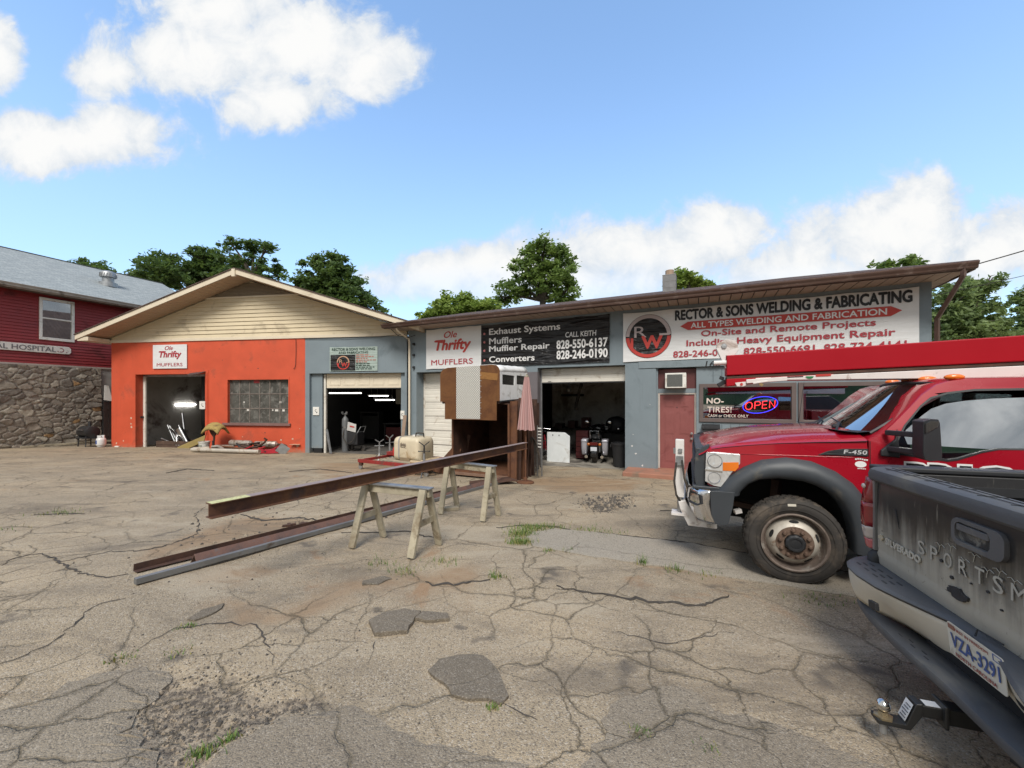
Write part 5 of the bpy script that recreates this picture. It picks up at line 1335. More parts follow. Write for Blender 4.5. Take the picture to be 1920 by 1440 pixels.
# --- patio umbrella, closed
t = thing('patio_umbrella', 'closed striped pink patio umbrella on a rusty pole', 'umbrella', (.31, 9.10, g(.31, 9.1)))
MB().tube([(0, 0, .02), (.01, 0, .9), (.03, 0, 2.46)], .019, 10).build('pole', rust, t)
MB().lathe([(.20, 0), (.20, .02), (.17, .035), (.05, .045), (.04, .12), (.028, .12)], (0, 0, 0), 'Z', 24).build('base', rust, t, smooth=40)
rows = []
nf = 48
for i in range(15):
    s = i / 14; z = 2.44 - 1.22 * s; r = .045 + .125 * s ** .9
    rows.append([(.03 - .015 * s + r * (1 + .20 * math.cos(8 * 2 * math.pi * k / nf + .3 * s)) * math.cos(2 * math.pi * k / nf) , r * (1 + .20 * math.cos(8 * 2 * math.pi * k / nf + .3 * s)) * math.sin(2 * math.pi * k / nf), z + .012 * math.sin(8 * 2 * math.pi * k / nf) * s) for k in range(nf)])
um = bpy.data.materials.new('umbrella_cloth'); um.use_nodes = True
nt = um.node_tree; nt.nodes.clear(); tc = nn(nt, 'ShaderNodeTexCoord'); sp = nn(nt, 'ShaderNodeSeparateXYZ', {0: tc.outputs['Object']})
an = math_(nt, 'ARCTAN2', sp.outputs[1], math_(nt, 'SUBTRACT', sp.outputs[0], .02))
stp = math_(nt, 'SINE', math_(nt, 'MULTIPLY', an, 32.0))
p = nn(nt, 'ShaderNodeBsdfPrincipled', {'Base Color': mixc(nt, mapr(nt, stp, -.2, .2), (.30, .15, .145), (.47, .30, .285)), 'Roughness': .9, 'Sheen Weight': .2})
nt.links.new(p.outputs[0], nn(nt, 'ShaderNodeOutputMaterial').inputs[0])
mb = MB(); mb.grid(rows, True); mb.build('canopy', um, t, smooth=60)
MB().lathe([(.05, 0), (.045, .02), (.02, .035), (.018, .06), (0, .07)], (.03, 0, 2.44), 'Z', 12).build('finial', wood_old, t, smooth=40)
# hoses and a slatted white rack behind the umbrella
p = at(D, .36, .55, 0)
mb = MB()
for k in range(4):
    x = .02 * k; mb.tube([(x - .06, -.02 * k, .98 - .03 * k), (x - .02, -.03 * k, 1.03), (x + .04, -.02 * k, .95), (x + .06 + .02 * k, 0, .6), (x + .05 + .03 * k, .02, .15 + .05 * k)], .016, 6)
o = mb.build('air_hose', rubber); tag(o, 'bundle of black rubber hoses hanging beside the open bay', 'hose'); o.location = (p.x, p.y, g(p.x, p.y)); o.rotation_euler = (0, 0, R(-25))
p = at(D, .27, 1.10, 0)
t = thing('metal_rack', 'narrow white slatted metal rack against the pier behind the umbrella', 'rack', (p.x, p.y, g(p.x, p.y)), -25.5)
for x in (0, .12): MB().bar((x, 0, 0), (x, 0, 1.3), .025, .025).build('upright', galv, t)
for k in range(7): MB().bar((.0125, 0, .75 + .08 * k), (.1075, 0, .75 + .08 * k), .02, .03).build('slat', white_paint, t)

# --- red cart with tank, fuel can, pipe stands
t = thing('flat_cart', 'low red steel frame cart on casters', 'cart', (-4.25, 10.93, -.2), -28)
cl, cwid = 2.5, 1.35
for y in (0, cwid): MB().box(0, cl, y - .03, y + .03, .20, .29).build('side_rail', red_paint, t, bevel=.004)
for x in (.03, .65, 1.25, 1.85, cl - .03): MB().box(x - .03, x + .03, .03, cwid - .03, .205, .275).build('cross_rail', red_paint, t, bevel=.004)
MB().box(.7, 2.3, .10, cwid - .1, .277, .295).build('deck_board', wood_old, t)
for x, y in ((.08, .02), (cl - .1, .02), (.08, cwid - .02), (cl - .1, cwid - .02)):
    c_ = MB().box(x - .05, x + .05, y - .035, y + .035, .12, .20).build('caster', dark_rust, t)
    MB().lathe([(.03, -.022), (.065, -.02), (.07, 0), (.065, .02), (.03, .022)], (x - .02, y, .075), 'Y', 18).build('caster_wheel', M('caster_grey', (.22, .21, .2), .6) if (x, y) == (.08, .02) else bpy.data.materials['caster_grey'], c_, smooth=40)
mb = MB(); mb.box(.05, .35, .98, 1.28, .28, .38); mb.build('tool_tray', red_paint, t, bevel=.006)
cart = t
tank_mat = M('tank_plastic', (.60, .52, .38), .5, var=.12, vs=2, bump=.06, bs=30, dirt=(.40, .29, .17), da=.3, ds=3)
p = at(cart, .98, .28, .095)
t = thing('plastic_tank', 'dirty cream plastic liquid tank strapped on the red cart', 'tank', (p.x, p.y, .093), -28)
mb = MB()
def trr(x, hw, zt, zb, r=.10):
    o = rrect(-hw, hw, zb, zt, r, 5); return [(x, .35 + a, b) for a, b in o]
rows = [trr(x, hw, zt, .0, r) for x, hw, zt, r in ((0, .22, .50, .1), (.015, .30, .58, .12), (.06, .335, .62, .13), (.12, .345, .635, .13), (.78, .345, .635, .13), (.84, .335, .62, .13), (.885, .30, .58, .12), (.90, .22, .50, .1))]
mb.grid(rows, True); n_ = len(rows[0]); mb.f.append(tuple(range(n_))); mb.f.append(tuple(reversed(range(7 * n_, 8 * n_)))); mb.mi += [0, 0]
tk = mb.build('tank_body', tank_mat, t, smooth=50)
MB().box(.28, .62, -.002, .06, .0, .09).build('recess_shade', M('tank_shadow', (.22, .16, .10), .7), t)  # no hollow here: a dark block with a recess's shade as its colour
stp_ = MB(); ln = rrect(.0, .70, .0, .638, .13, 5)
stp_.grid([[(.22, a, b) for a, b in [(.005 + (p_[0] - .35) * 1.012 + .345, p_[1] * 1.01) for p_ in ln]], [(.26, a, b) for a, b in [(.005 + (p_[0] - .35) * 1.012 + .345, p_[1] * 1.01) for p_ in ln]]], True); stp_.build('strap', M('strap_grey', (.32, .31, .3), .7), t, solid=.006)
MB().lathe([(.10, 0), (.10, .03), (.085, .045), (0, .05)], (.50, .38, .632), 'Z', 20).build('tank_lid', M('lid_white', (.6, .58, .54), .5), t, smooth=40)
MB().tube([(.56, .30, .64), (.58, .30, .73), (.68, .30, .74), (.82, .32, .73), (.83, .32, .64)], .018, 8).build('hose_handle', rubber, t)
rr = random.Random(9); mb = MB()
for k in range(7): mb.bar((.30 + .028 * k, .001, .35 + rr.uniform(0, .05)), (.30 + .028 * k, .001, .47 + rr.uniform(-.02, .03)), .002, .012, (1, 0, 0))
for z in (.37, .42, .45): mb.bar((.29, .001, z), (.50, .001, z - .02), .002, .012)
mb.build('marker_scribble', M('marker_brown', (.10, .07, .055), .8), t)
p = at(cart, .40, .85, .09)
t = thing('fuel_can', 'bright red plastic fuel can at the left end of the red cart', 'fuel can', (p.x, p.y, .092), -28)
rc = M('can_red', (.55, .018, .02), .4, var=.08, bump=.03)
mb = MB(); rows = [[(a * s + .2, b * s2 + .14, z) for a, b in rrect(-.20, .20, -.13, .13, .05, 4)] for z, s, s2 in ((0, .96, .96), (.02, 1, 1), (.19, 1, 1), (.25, .94, .9), (.30, .55, .5))]
mb.grid(rows, True); n_ = len(rows[0]); mb.f += [tuple(range(n_)), tuple(4 * n_ + k for k in reversed(range(n_)))]; mb.mi += [0, 0]
mb.build('can_body', rc, t, smooth=50)
MB().tube([(.08, .14, .27), (.1, .14, .34), (.28, .14, .34), (.32, .14, .26)], .016, 8).build('handle', rc, t)
MB().lathe([(.03, 0), (.03, .05), (0, .055)], (.34, .14, .24), 'Z', 12).build('cap', black_plastic, t)
MB().tube([(.30, .02, .05), (.48, -.06, .02), (.60, .0, .08), (.66, .12, .2)], .014, 6).build('spout_hose', M('hose_pale', (.45, .4, .36), .6), t)

def pipe_stand(label, x, y, z, rz, h, m1):
    t = thing('pipe_stand', label, 'pipe stand', (x, y, z), rz, 'folding pipe stands around the cart')
    for k in range(3):
        a = R(120 * k + 20)
        MB().bar((.05 * math.cos(a), .05 * math.sin(a), h * .38), (.30 * math.cos(a), .30 * math.sin(a), .01), .03, .012).build('leg', m1, t)
        MB().bar((.03 * math.cos(a), .03 * math.sin(a), h * .2), (.18 * math.cos(a), .18 * math.sin(a), h * .18), .014, .008).build('leg_brace', m1, t)
    MB().cyl((0, 0, h * .15), (0, 0, h * .66), .03, n=12).build('column', galv, t)
    MB().cyl((0, 0, h * .6), (0, 0, h * .88), .02, n=12).build('screw', m1, t)
    mb = MB(); mb.cyl((-.13, 0, h * .72), (.13, 0, h * .72), .010, n=8); mb.ell((-.13, 0, h * .72), (.018, .018, .018), 8, 6); mb.ell((.13, 0, h * .72), (.018, .018, .018), 8, 6); mb.build('turn_handle', m1, t)
    mb = MB(); mb.bar((0, 0, h * .88), (-.13, 0, h), .035, .02); mb.bar((0, 0, h * .88), (.13, 0, h), .035, .02); mb.build('vee_head', m1, t)
    return t
pipe_stand('black V-headed pipe stand standing in front of the cream tank', -2.19, 9.84, g(-2.19, 9.84), 8, .86, black_plastic)
pipe_stand('grey V-headed pipe stand behind the red fuel can', -4.25, 12.65, g(-4.25, 12.65), 20, .72, galv)
pipe_stand('V-headed pipe stand in the bay shade behind the left half of the tank', -3.95, 12.75, g(-3.95, 12.75), 50, .86, galv)
mb = MB(); mb.bar((0, 0, 0), (.10, .25, 1.5), .12, .035, (0, -1, 0)); o = mb.build('plank', M('plank_brown', (.28, .20, .15), .8, var=.25, dirt=(.14, .1, .08), da=.3), None, bevel=.004)
o.location = (-4.0, 14.15, g(-4, 14.2)); tag(o, 'weathered brown plank leaning at the corner beside the cream downspout', 'plank')
# flat tray and sticks near the right end of the cart
mb = MB(); mb.tube([(0, 0, .34), (.25, -.05, .33), (.5, .05, .4), (.72, .12, .42)], [.05, .045, .04, .035], 8); o = mb.build('tan_lever', M('handle_tan', (.42, .32, .2), .7)); p = at(cart, 1.78, .12, 0); o.location = (p.x, p.y, -.22); tag(o, 'tan curved wooden lever lying on the cart in front of the tank', 'lever')

# ---------------------------------------------------------------- in front of the orange wall
def yz(u, v): p = at(A, u, v, 0); return g(p.x, p.y)
def put(o, u, v, dz_=0, dr=0):
    p = at(A, u, v, 0); o.location = (p.x, p.y, g(p.x, p.y) + dz_); o.rotation_euler = (0, 0, A.rotation_euler[2] + R(dr)); return o
t = thing('padded_stand', 'black post stand topped by a worn yellow foam pad beside the window', 'stand'); put(t, 5.45, -.55)
MB().cyl((0, 0, .0), (0, 0, .42), .045, n=10).build('lower_tube', black_plastic, t)
MB().cyl((.03, 0, .42), (.05, 0, .85), .035, n=10).build('upper_tube', dark_rust, t)
for k in range(4): a = R(90 * k + 30); MB().bar((0, 0, .06), (.26 * math.cos(a), .26 * math.sin(a), .01), .04, .03).build('foot', dark_rust, t)
mb = MB(); mb.plate([(-.10, .70), (.02, .55), (.14, .70), (.2, .85), (-.16, .85)], [], lambda a, b, d: (a, d, b), -.03, .03); mb.build('head_bracket', dark_rust, t)
MB().bar((-.22, -.02, .86), (-.42, -.12, .02), .016, .016).build('red_rod', red_paint, t)
mb = MB(); rr = random.Random(2); rows = []
for i in range(13):
    a = -.36 + .72 * i / 12; sag = -.19 * abs(a / .36) ** 2.2; rows.append([(a + .08 + rr.uniform(-.012, .012), b * (.26 - .04 * abs(a)), 1.10 + sag - .9 * b * b * .26 + rr.uniform(-.012, .012)) for b in [k / 5 - 1 for k in range(11)]])
mb.grid(rows); mb.build('foam_pad', M('foam_yellow', (.34, .25, .085), .9, var=.25, vs=6, bump=.5, bs=25, dirt=(.15, .095, .04), da=.42, ds=6), t, smooth=80, solid=.06)
t = thing('plastic_bucket', 'small white plastic bucket on the ground at the foot of the yellow padded stand', 'bucket'); put(t, 5.05, -.55)
MB().lathe([(.0, .005), (.155, .005), (.185, .38), (.195, .38), (.195, .34), (.18, .34), (.175, .37), (.15, .02), (0, .02)], (0, 0, 0), 'Z', 28).build('bucket_body', M('bucket_white', (.62, .61, .57), .5, var=.08, dirt=(.3, .27, .22), da=.35, ds=6), t, smooth=40)
mb = MB(); mb.box(-.06, .06, -.183, -.176, .14, .26); mb.build('label_mark', M('bucket_label', (.25, .27, .22), .7), t)
MB().tube([(-.19, 0, .34), (-.14, -.15, .22), (0, -.20, .18), (.14, -.15, .22), (.19, 0, .34)], .004, 5).build('handle', steel, t)

pipe_grey = M('exhaust_steel', (.42, .38, .34), .5, .55, .2, 5, .1, 60, dirt=(.20, .13, .085), da=.35, ds=5)
def exhaust(name, label, cat, pts, r, u, v, m=None, n=12, dr=0, dz_=0):
    mb = MB(); mb.tube(pts, r, n); o = mb.build(name, m or pipe_grey, None, smooth=50); put(o, u, v, dz_, dr); return tag(o, label, cat)
exhaust('steel_pipe', 'long pale straight exhaust pipe lying in front of the junk pile', 'pipe', [(0, 0, .09), (2.9, -.02, .08)], .075, 4.95, -.95, M('pipe_pale', (.50, .46, .40), .55, .3, .12, 4, .05, dirt=(.3, .24, .18), da=.3, ds=4), 16, -1)
exhaust('steel_pipe', 'short fat pipe piece at the left end of the long pale pipe', 'pipe', [(0, 0, .09), (.35, .05, .09), (.45, .2, .1)], .085, 4.85, -.8, M('pipe_pale2', (.46, .40, .33), .6, .3, .15, 4))
for i, (u, v, dz_, L, r, dr, lb) in enumerate(((6.0, -.35, .34, 1.05, .115, -8, 'grey muffler on top of the junk pile, left end'), (5.55, -.6, .17, .78, .095, 4, 'pale muffler low at the left of the junk pile'), (7.0, -.3, .30, .85, .12, 12, 'rusty grey muffler on the pile, under the right half of the window'))):
    t = thing('muffler', lb, 'muffler', group='mufflers in the junk pile'); put(t, u, v, dz_, dr)
    mb = MB(); mb.lathe([(.03, -.02), (.04, 0), (r * .9, .03), (r, .06), (r, L - .06), (r * .9, L - .03), (.04, L), (.03, L + .02)], (0, 0, 0), 'X', 24); mb.build('muffler_body', pipe_grey, t, smooth=40)
    MB().tube([(L, 0, 0), (L + .25, .03, -.03), (L + .4, .1, -.12)], .035, 10).build('tail_pipe', dark_rust, t, smooth=50)
exhaust('exhaust_pipe', 'bent dark exhaust pipe arching over the junk pile', 'pipe', [(0, 0, .12), (.3, -.05, .25), (.6, -.05, .20), (.9, .0, .22), (1.15, .05, .38), (1.25, .05, .5), (1.18, .0, .55)], .04, 6.45, -.55, dark_rust)
exhaust('exhaust_pipe', 'dark looped exhaust pipe at the middle of the junk pile', 'pipe', [(0, 0, .32), (.25, -.2, .34), (.45, -.3, .22), (.8, -.28, .12), (1.2, -.2, .10)], .045, 6.2, -.3, black_plastic)
exhaust('exhaust_pipe', 'rusty thin pipe lying low across the junk pile', 'pipe', [(0, 0, .22), (.6, -.05, .2), (1.1, 0, .13), (1.6, .1, .14)], .04, 5.9, -.7, rust)
exhaust('exhaust_pipe', 'short curved grey pipe resting between two mufflers', 'pipe', [(0, 0, .20), (.25, .02, .22), (.5, -.06, .16), (.7, -.2, .13)], .05, 5.6, -.75, None)
mb = MB(); mb.plate([(-.3, 0), (.0, -.06), (.35, .0), (.4, .18), (.1, .26), (-.22, .2)], [], lambda a, b, d: (a, b, d + .34 + .1 * a), -.012, .012)
o = mb.build('heat_shield', dark_rust); put(o, 6.9, -.55); tag(o, 'crumpled dark heat shield on top of the junk pile', 'heat shield')
redp = M('jack_red', (.42, .02, .035), .45, var=.15, dirt=(.2, .04, .04), da=.25, ds=6)
for i, (u, v, dr, lb) in enumerate(((7.05, -.75, -6, 'red scissor jack part lying left of the other red pieces'), (7.55, -.72, 12, 'red jack part in the middle of the red pieces'), (8.05, -.65, 30, 'tilted red bracket at the right end of the junk pile'))):
    t = thing('jack_part', lb, 'jack part', group='red jack parts by the orange wall'); put(t, u, v, 0, dr)
    mb = MB(); mb.box(-.24, .24, -.10, -.08, .02, .16); mb.box(-.24, .24, .08, .10, .02, .16); mb.box(-.24, .24, -.08, .08, .02, .04); mb.build('channel', redp, t, bevel=.006)
    MB().bar((-.2, 0, .08), (.22, .02, .26), .05, .04).build('arm', redp, t, bevel=.004)
    MB().cyl((-.2, -.11, .1), (-.2, .11, .1), .03).build('pivot', black_plastic, t)
mb = MB(); mb.box(-.18, .18, -.02, .02, 0, .34); o = mb.build('metal_bracket', galv, None, bevel=.004); put(o, 8.32, -.6, .02, 35); o.rotation_euler[1] = R(38); tag(o, 'grey metal bracket tilted against the red pieces', 'bracket')
mb = MB(); mb.plate([(-.22, 0), (.22, .02), (.15, .16), (-.1, .14)], [], lambda a, b, d: (a, b, d), 0, .012); o = mb.build('paper_scrap', M('scrap_tan', (.5, .3, .2), .8)); put(o, 8.55, -.12, .30); o.rotation_euler[0] = R(8); tag(o, 'peeling flake of pale plaster low on the orange wall by the junk', 'plaster flake')

# charcoal grill and gas bottle at the gate
t = thing('kettle_grill', 'black barrel grill standing before the dark plank gate', 'grill', (-17.55, 16.35, g(-17.5, 16.3)), -20)
mb = MB(); mb.lathe([(.0, -.34), (.20, -.34), (.24, -.32), (.24, .32), (.20, .34), (0, .34)], (0, 0, .62), 'X', 24); mb.build('firebox', M('grill_black', (.02, .02, .022), .45, var=.3), t, smooth=40)
mb = MB(); mb.box(-.34, .34, -.26, .26, .36, .40); mb.build('ash_tray', black_plastic, t)
for x in (-.28, .28):
    for y in (-.2, .2): MB().bar((x, y, 0.02), (x * .9, y * .9, .45), .03, .03).build('leg', black_plastic, t)
MB().box(-.55, -.34, -.2, .2, .42, .45).build('side_shelf', black_plastic, t)
MB().cyl((.1, 0, .85), (.1, 0, 1.06), .05).build('chimney', black_plastic, t)
MB().tube([(-.2, -.26, .70), (-.2, -.30, .72), (.2, -.30, .72), (.2, -.26, .70)], .012, 6).build('handle', steel, t)
t = thing('gas_bottle', 'white propane bottle with blue label beside the black grill', 'gas bottle', (-16.95, 16.28, g(-16.9, 16.3)), -15)
MB().lathe([(.0, .02), (.11, .02), (.11, .05), (.14, .07), (.155, .12), (.155, .30), (.14, .36), (.08, .40), (.03, .41), (0, .41)], (0, 0, 0), 'Z', 28).build('bottle', M('bottle_white', (.68, .68, .68), .35, bump=0), t, smooth=50)
mb = MB(); mb.grid([[(.158 * math.sin(R(a)), -.158 * math.cos(R(a)), z) for a in range(-60, 20, 10)] for z in (.14, .29)]); mb.build('label', M('label_blue', (.04, .10, .35), .4), t, solid=.002)
mb = MB(); mb.grid([[(.11 * math.cos(R(a)), .11 * math.sin(R(a)), z) for a in range(-160, -10, 15)] for z in (.38, .49)]); mb.grid([[(.11 * math.cos(R(a)), .11 * math.sin(R(a)), z) for a in range(20, 170, 15)] for z in (.38, .49)]); mb.build('collar', bpy.data.materials['bottle_white'], t, solid=.008)
MB().cyl((0, 0, .41), (0, 0, .47), .03).build('valve', steel, t)
mb = MB(); mb.box(0, .16, -.02, .05, 0, .05); o = mb.build('white_block', white_paint, None, bevel=.01, loc=(-16.45, 16.35, g(-16.4, 16.3))); tag(o, 'small white block on the ground at the orange corner', 'block')
mb = MB(); mb.sect((0, 0, 0), (4.6, -.3, .03), [(-.06, 0), (.06, 0), (.06, .08), (-.06, .08)]); o = mb.build('timber_rail', wood_old, None, bevel=.008, loc=(-19.0, 15.25, g(-19, 15.2)), rz=64); tag(o, 'low weathered timber lying along the foot of the stone wall', 'timber')

# ---------------------------------------------------------------- inside the left bay
FZ = -.36
t = thing('scrap_crate', 'long dark wooden crate across the doorway of the left bay', 'crate'); aim(t, A, 0, 0, FZ)
cw_ = M('crate_wood', (.075, .045, .032), .8, var=.4, vs=4, bump=.2, dirt=(.16, .10, .07), da=.3, ds=3)
for z in (0.0, .17): MB().box(1.7, 3.32, .40, .44, z + .01, z + .165).build('front_board', cw_, t, bevel=.004)
MB().box(1.7, 3.32, 1.16, 1.2, .01, .33).build('rear_board', cw_, t)
for u in (1.7, 3.28): MB().box(u, u + .04, .44, 1.16, .01, .33).build('end_board', cw_, t)
MB().box(1.74, 3.28, .44, 1.16, .01, .03).build('floor_board', cw_, t)
bright = M('bright_steel', (.55, .55, .55), .3, 1.0, .1, 4, .03)
def inpipe(label, pts, r, m=None, name='steel_pipe', cat='pipe'):
    mb = MB(); mb.tube(pts, r, 12); o = mb.build(name, m or bright, None, smooth=50); aim(o, A, 0, 0, FZ); return tag(o, label, cat)
inpipe('steel pipe leaning at the far left of the crate', [(2.15, .9, .05), (1.45, 1.1, .95)], .035, galv)
inpipe('steel pipe leaning next to the leftmost one in the crate', [(2.35, .85, .05), (1.62, 1.05, .92)], .035, galv)
inpipe('tall bright pipe standing up from the middle of the crate', [(2.62, .9, .05), (2.20, 1.1, 1.48)], .042)
inpipe('bent exhaust pipe curving over the front of the crate', [(1.7, 1.0, .8), (2.0, .85, .72), (2.3, .75, .62), (2.5, .6, .42), (2.55, .55, .2)], .05)
inpipe('short thin pipe lying low at the left of the crate', [(1.72, .6, .42), (2.1, .6, .3)], .03)
t = thing('muffler', 'bright boxy muffler standing tilted in the crate', 'muffler'); aim(t, A, 2.78, .8, FZ + .2); t.rotation_euler[1] = R(-32)
mb = MB(); mb.grid([[(a, b, z) for a, b in rrect(-.14 * s, .14 * s, -.10 * s, .10 * s, .08 * s, 5)] for z, s in ((0, .5), (.02, 1), (.74, 1), (.76, .5))], True); mb.build('muffler_body', bright, t, smooth=50)
MB().cyl((.05, 0, .76), (.05, 0, .88), .03).build('outlet', bright, t)
mb = MB(); mb.bar((2.95, .30, .01), (4.30, .55, .62), .04, .22, (0, -.3, 1)); o = mb.build('plank', yellow_wood, None, bevel=.006); aim(o, A, 0, 0, FZ); tag(o, 'yellow plank leaning in the doorway of the left bay', 'plank')

# ---------------------------------------------------------------- inside the second bay
t = thing('gas_cylinder', 'tall grey welding gas cylinder inside the second bay', 'gas cylinder'); aim(t, A, 10.05, .9, FZ)
MB().lathe([(0, 0), (.125, 0), (.13, .03), (.13, 1.22), (.115, 1.30), (.06, 1.38), (.04, 1.40), (.04, 1.44), (0, 1.44)], (0, 0, 0), 'Z', 24).build('bottle', M('cylinder_grey', (.13, .135, .14), .5, var=.15), t, smooth=50)
mb = MB(); mb.cyl((0, 0, 1.44), (0, 0, 1.54), .03); mb.cyl((-.1, -.05, 1.50), (.12, -.05, 1.50), .02); mb.lathe([(.0, -.03), (.045, -.03), (.045, 0), (0, 0)], (.1, -.06, 1.56), 'Y', 14); mb.lathe([(.0, -.03), (.045, -.03), (.045, 0), (0, 0)], (-.08, -.06, 1.56), 'Y', 14); mb.build('regulator', steel, t)
MB().lathe([(.135, 0), (.135, .04)], (0, 0, .95), 'Z', 24).build('chain_band', steel, t)
t = thing('welding_machine', 'dark welding machine on a wheeled trolley beside the gas cylinder', 'welding machine'); aim(t, A, 10.38, .95, FZ)
MB().box(-.16, .28, -.2, .35, .28, .78).build('cabinet', M('welder_black', (.025, .025, .027), .5), t, bevel=.02)
mb = MB(); mb.add([(-.16, -.22, .86), (.22, -.22, .78), (.26, -.24, 1.10), (-.10, -.24, 1.20)], [(0, 1, 2, 3)]); mb.build('front_label', M('welder_label', (.55, .54, .53), .5), t, solid=.01)
MB().bar((-.02, -.245, 1.03), (.17, -.245, .99), .004, .05).build('red_mark', ink_red, t)
for x in (-.2, .3): MB().lathe([(.03, -.02), (.11, -.02), (.11, .02), (.03, .02)], (x, .2, .11), 'Y', 18).build('wheel', rubber, t)
MB().tube([(.3, .25, .75), (.42, .2, 1.0), (.42, -.2, 1.0), (.30, -.25, .75)], .015, 8).build('handle', galv, t)
mb = MB(); mb.tube([(-.3, -.15, .95), (-.32, -.25, .6), (-.1, -.3, .32), (.15, -.3, .45), (.25, -.28, .7)], .018, 8); mb.build('cable', rubber, t)
t = thing('prop_post', 'grey metal post leaning against the left jamb of the second bay', 'post'); aim(t, A, 0, 0, FZ)
MB().bar((10.02, -.02, .0), (9.74, .14, .92), .07, .07).build('post', galv, t, bevel=.005)
MB().box(9.95, 10.12, -.10, .06, .0, .03).build('foot_plate', dark_rust, t)
for i, (u, v, w_, h_, lb) in enumerate(((11.2, 3.2, 1.4, 1.0, 'dark workbench at the back of the second bay'), (9.6, 3.6, 1.0, 1.5, 'dark cabinet deep inside the second bay'))):
    t = thing('workbench' if i == 0 else 'tool_cabinet', lb, 'workbench' if i == 0 else 'cabinet'); aim(t, A, u, v, FZ)
    MB().box(-w_ / 2, w_ / 2, 0, .6, h_ - .06, h_).build('top', inner_dark, t)
    for x in (-w_ / 2 + .03, w_ / 2 - .09): MB().box(x, x + .06, .05, .55, 0, h_ - .06).build('side', inner_dark, t)
    MB().box(-w_ / 2 + .1, w_ / 2 - .1, .1, .5, .2, h_ - .2).build('drawer', M('bench_red', (.12, .02, .02), .6) if i == 0 else inner_dark, t)
# light wall patch and clutter in the second bay
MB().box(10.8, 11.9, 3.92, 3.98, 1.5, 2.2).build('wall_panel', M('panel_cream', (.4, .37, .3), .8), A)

# ---------------------------------------------------------------- inside the third bay
FB = -.34
t = thing('leaning_sheet', 'white metal door panel with a clipped corner leaning in the right bay', 'metal panel'); aim(t, B, 0, 0, FB)
mb = MB(); mb.plate([(5.12, .0), (5.90, .0), (5.88, .86), (5.70, .98), (5.08, .98)], [], lambda a, b, d: (a, d + b * .12, b), .95, .985); mb.build('panel', M('panel_white', (.66, .69, .70), .45, var=.06, dirt=(.5, .5, .48), da=.2), t, bevel=.006)
for u in (5.28, 5.50): MB().box(u, u + .025, 1.035, 1.05, .86, .90).build('slot', black_plastic, t)
for u in (5.2, 5.8): MB().box(u, u + .06, .93, 1.0, -.002, .02).build('foot', white_paint, t)
# motorcycle seen from behind
mc_black = clear_paint('bike_black', (.012, .012, .014))
t = thing('motorcycle', 'black touring motorcycle with silver saddlebags parked tail out in the right bay', 'motorcycle'); aim(t, B, 6.66, 1.15, FB); t.rotation_euler[2] += R(8)
def wheel_simple(y, r, w):
    MB().lathe([(r - .09, -w / 2 + .01), (r - .02, -w / 2), (r, -w / 4), (r, w / 4), (r - .02, w / 2), (r - .09, w / 2 - .01)], (0, y, r), 'X', 32).build('wheel', rubber, t, smooth=40)
wheel_simple(.28, .31, .15); wheel_simple(1.85, .31, .13)
mb = MB(); rows = []
for i in range(12):
    a = R(-15 + 18 * i); rows.append([(x, .28 - .36 * math.cos(a), .31 + .36 * math.sin(a)) for x in (-.10, -.07, 0, .07, .10)])
mb.grid(rows); mb.build('rear_fender', mc_black, t, smooth=60, solid=.01)
bag = M('bag_silver', (.42, .42, .47), .35, .3, .06, 3, 0)
for s in (-1, 1):
    mb = MB(); mb.grid([[(s * (.33 + a * .9), .35 + b, z) for a, b in rrect(-.11 * k, .11 * k, -.28 * k, .28 * k, .06 * k, 4)] for z, k in ((.26, .72), (.30, .85), (.50, .98), (.68, 1.0))], True)
    n_ = 20; mb.f.append(tuple(range(len(mb.v) // 4))); mb.mi.append(0)
    b_ = mb.build('saddlebag', bag, t, smooth=50)
    mb = MB(); mb.grid([[(s * (.33 + a * .9), .35 + b, z) for a, b in rrect(-.115 * k, .115 * k, -.285 * k, .285 * k, .06 * k, 4)] for z, k in ((.69, 1.0), (.72, 1.02), (.76, .95), (.77, .4))], True); mb.f.append(tuple(len(mb.v) - 1 - k for k in range(len(mb.v) // 4))); mb.mi.append(0); mb.build('lid', bag, b_, smooth=50)
    MB().cyl((s * .25, .0, .22), (s * .24, .8, .24), .05).build('exhaust_pipe', chrome, t)
    MB().ell((s * .18, .02, .62), (.05, .035, .05), 12, 8).build('turn_signal', M('lens_amber', (.4, .12, .02), .2) if s < 0 else bpy.data.materials['lens_amber'], t)
    MB().tube([(s * .06, 1.45, .95), (s * .25, 1.35, 1.08), (s * .42, 1.2, 1.08)], .016, 8).build('handlebar', chrome, t)
    MB().ell((s * .40, 1.42, 1.26), (.09, .02, .055), 12, 8).build('mirror', chrome, t)
MB().box(-.10, .10, -.12, -.11, .42, .55).build('number_plate', M('bike_plate', (.62, .66, .72), .5), t, bevel=.004)
MB().box(-.12, .12, -.10, -.09, .60, .70).build('tail_light', M('lens_red', (.09, .006, .006), .25, bump=0), t, bevel=.02)
mb = MB(); mb.ell((0, .72, .80), (.19, .42, .10), 16, 10); mb.build('seat', black_plastic, t, smooth=180)
mb = MB(); mb.ell((0, 1.22, .88), (.17, .30, .17), 16, 10); mb.build('fuel_tank', mc_black, t, smooth=180)
mb = MB(); mb.box(-.16, .16, .75, 1.4, .25, .72); mb.build('engine', galv, t, bevel=.05)
mb = MB(); mb.ell((0, 1.62, 1.0), (.26, .18, .2), 14, 8); mb.build('fairing', mc_black, t, smooth=180)
mb = MB(); mb.tube([(-.14, .2, .78), (-.14, .08, 1.05), (.14, .08, 1.05), (.14, .2, .78)], .014, 8); mb.build('sissy_bar', chrome, t)
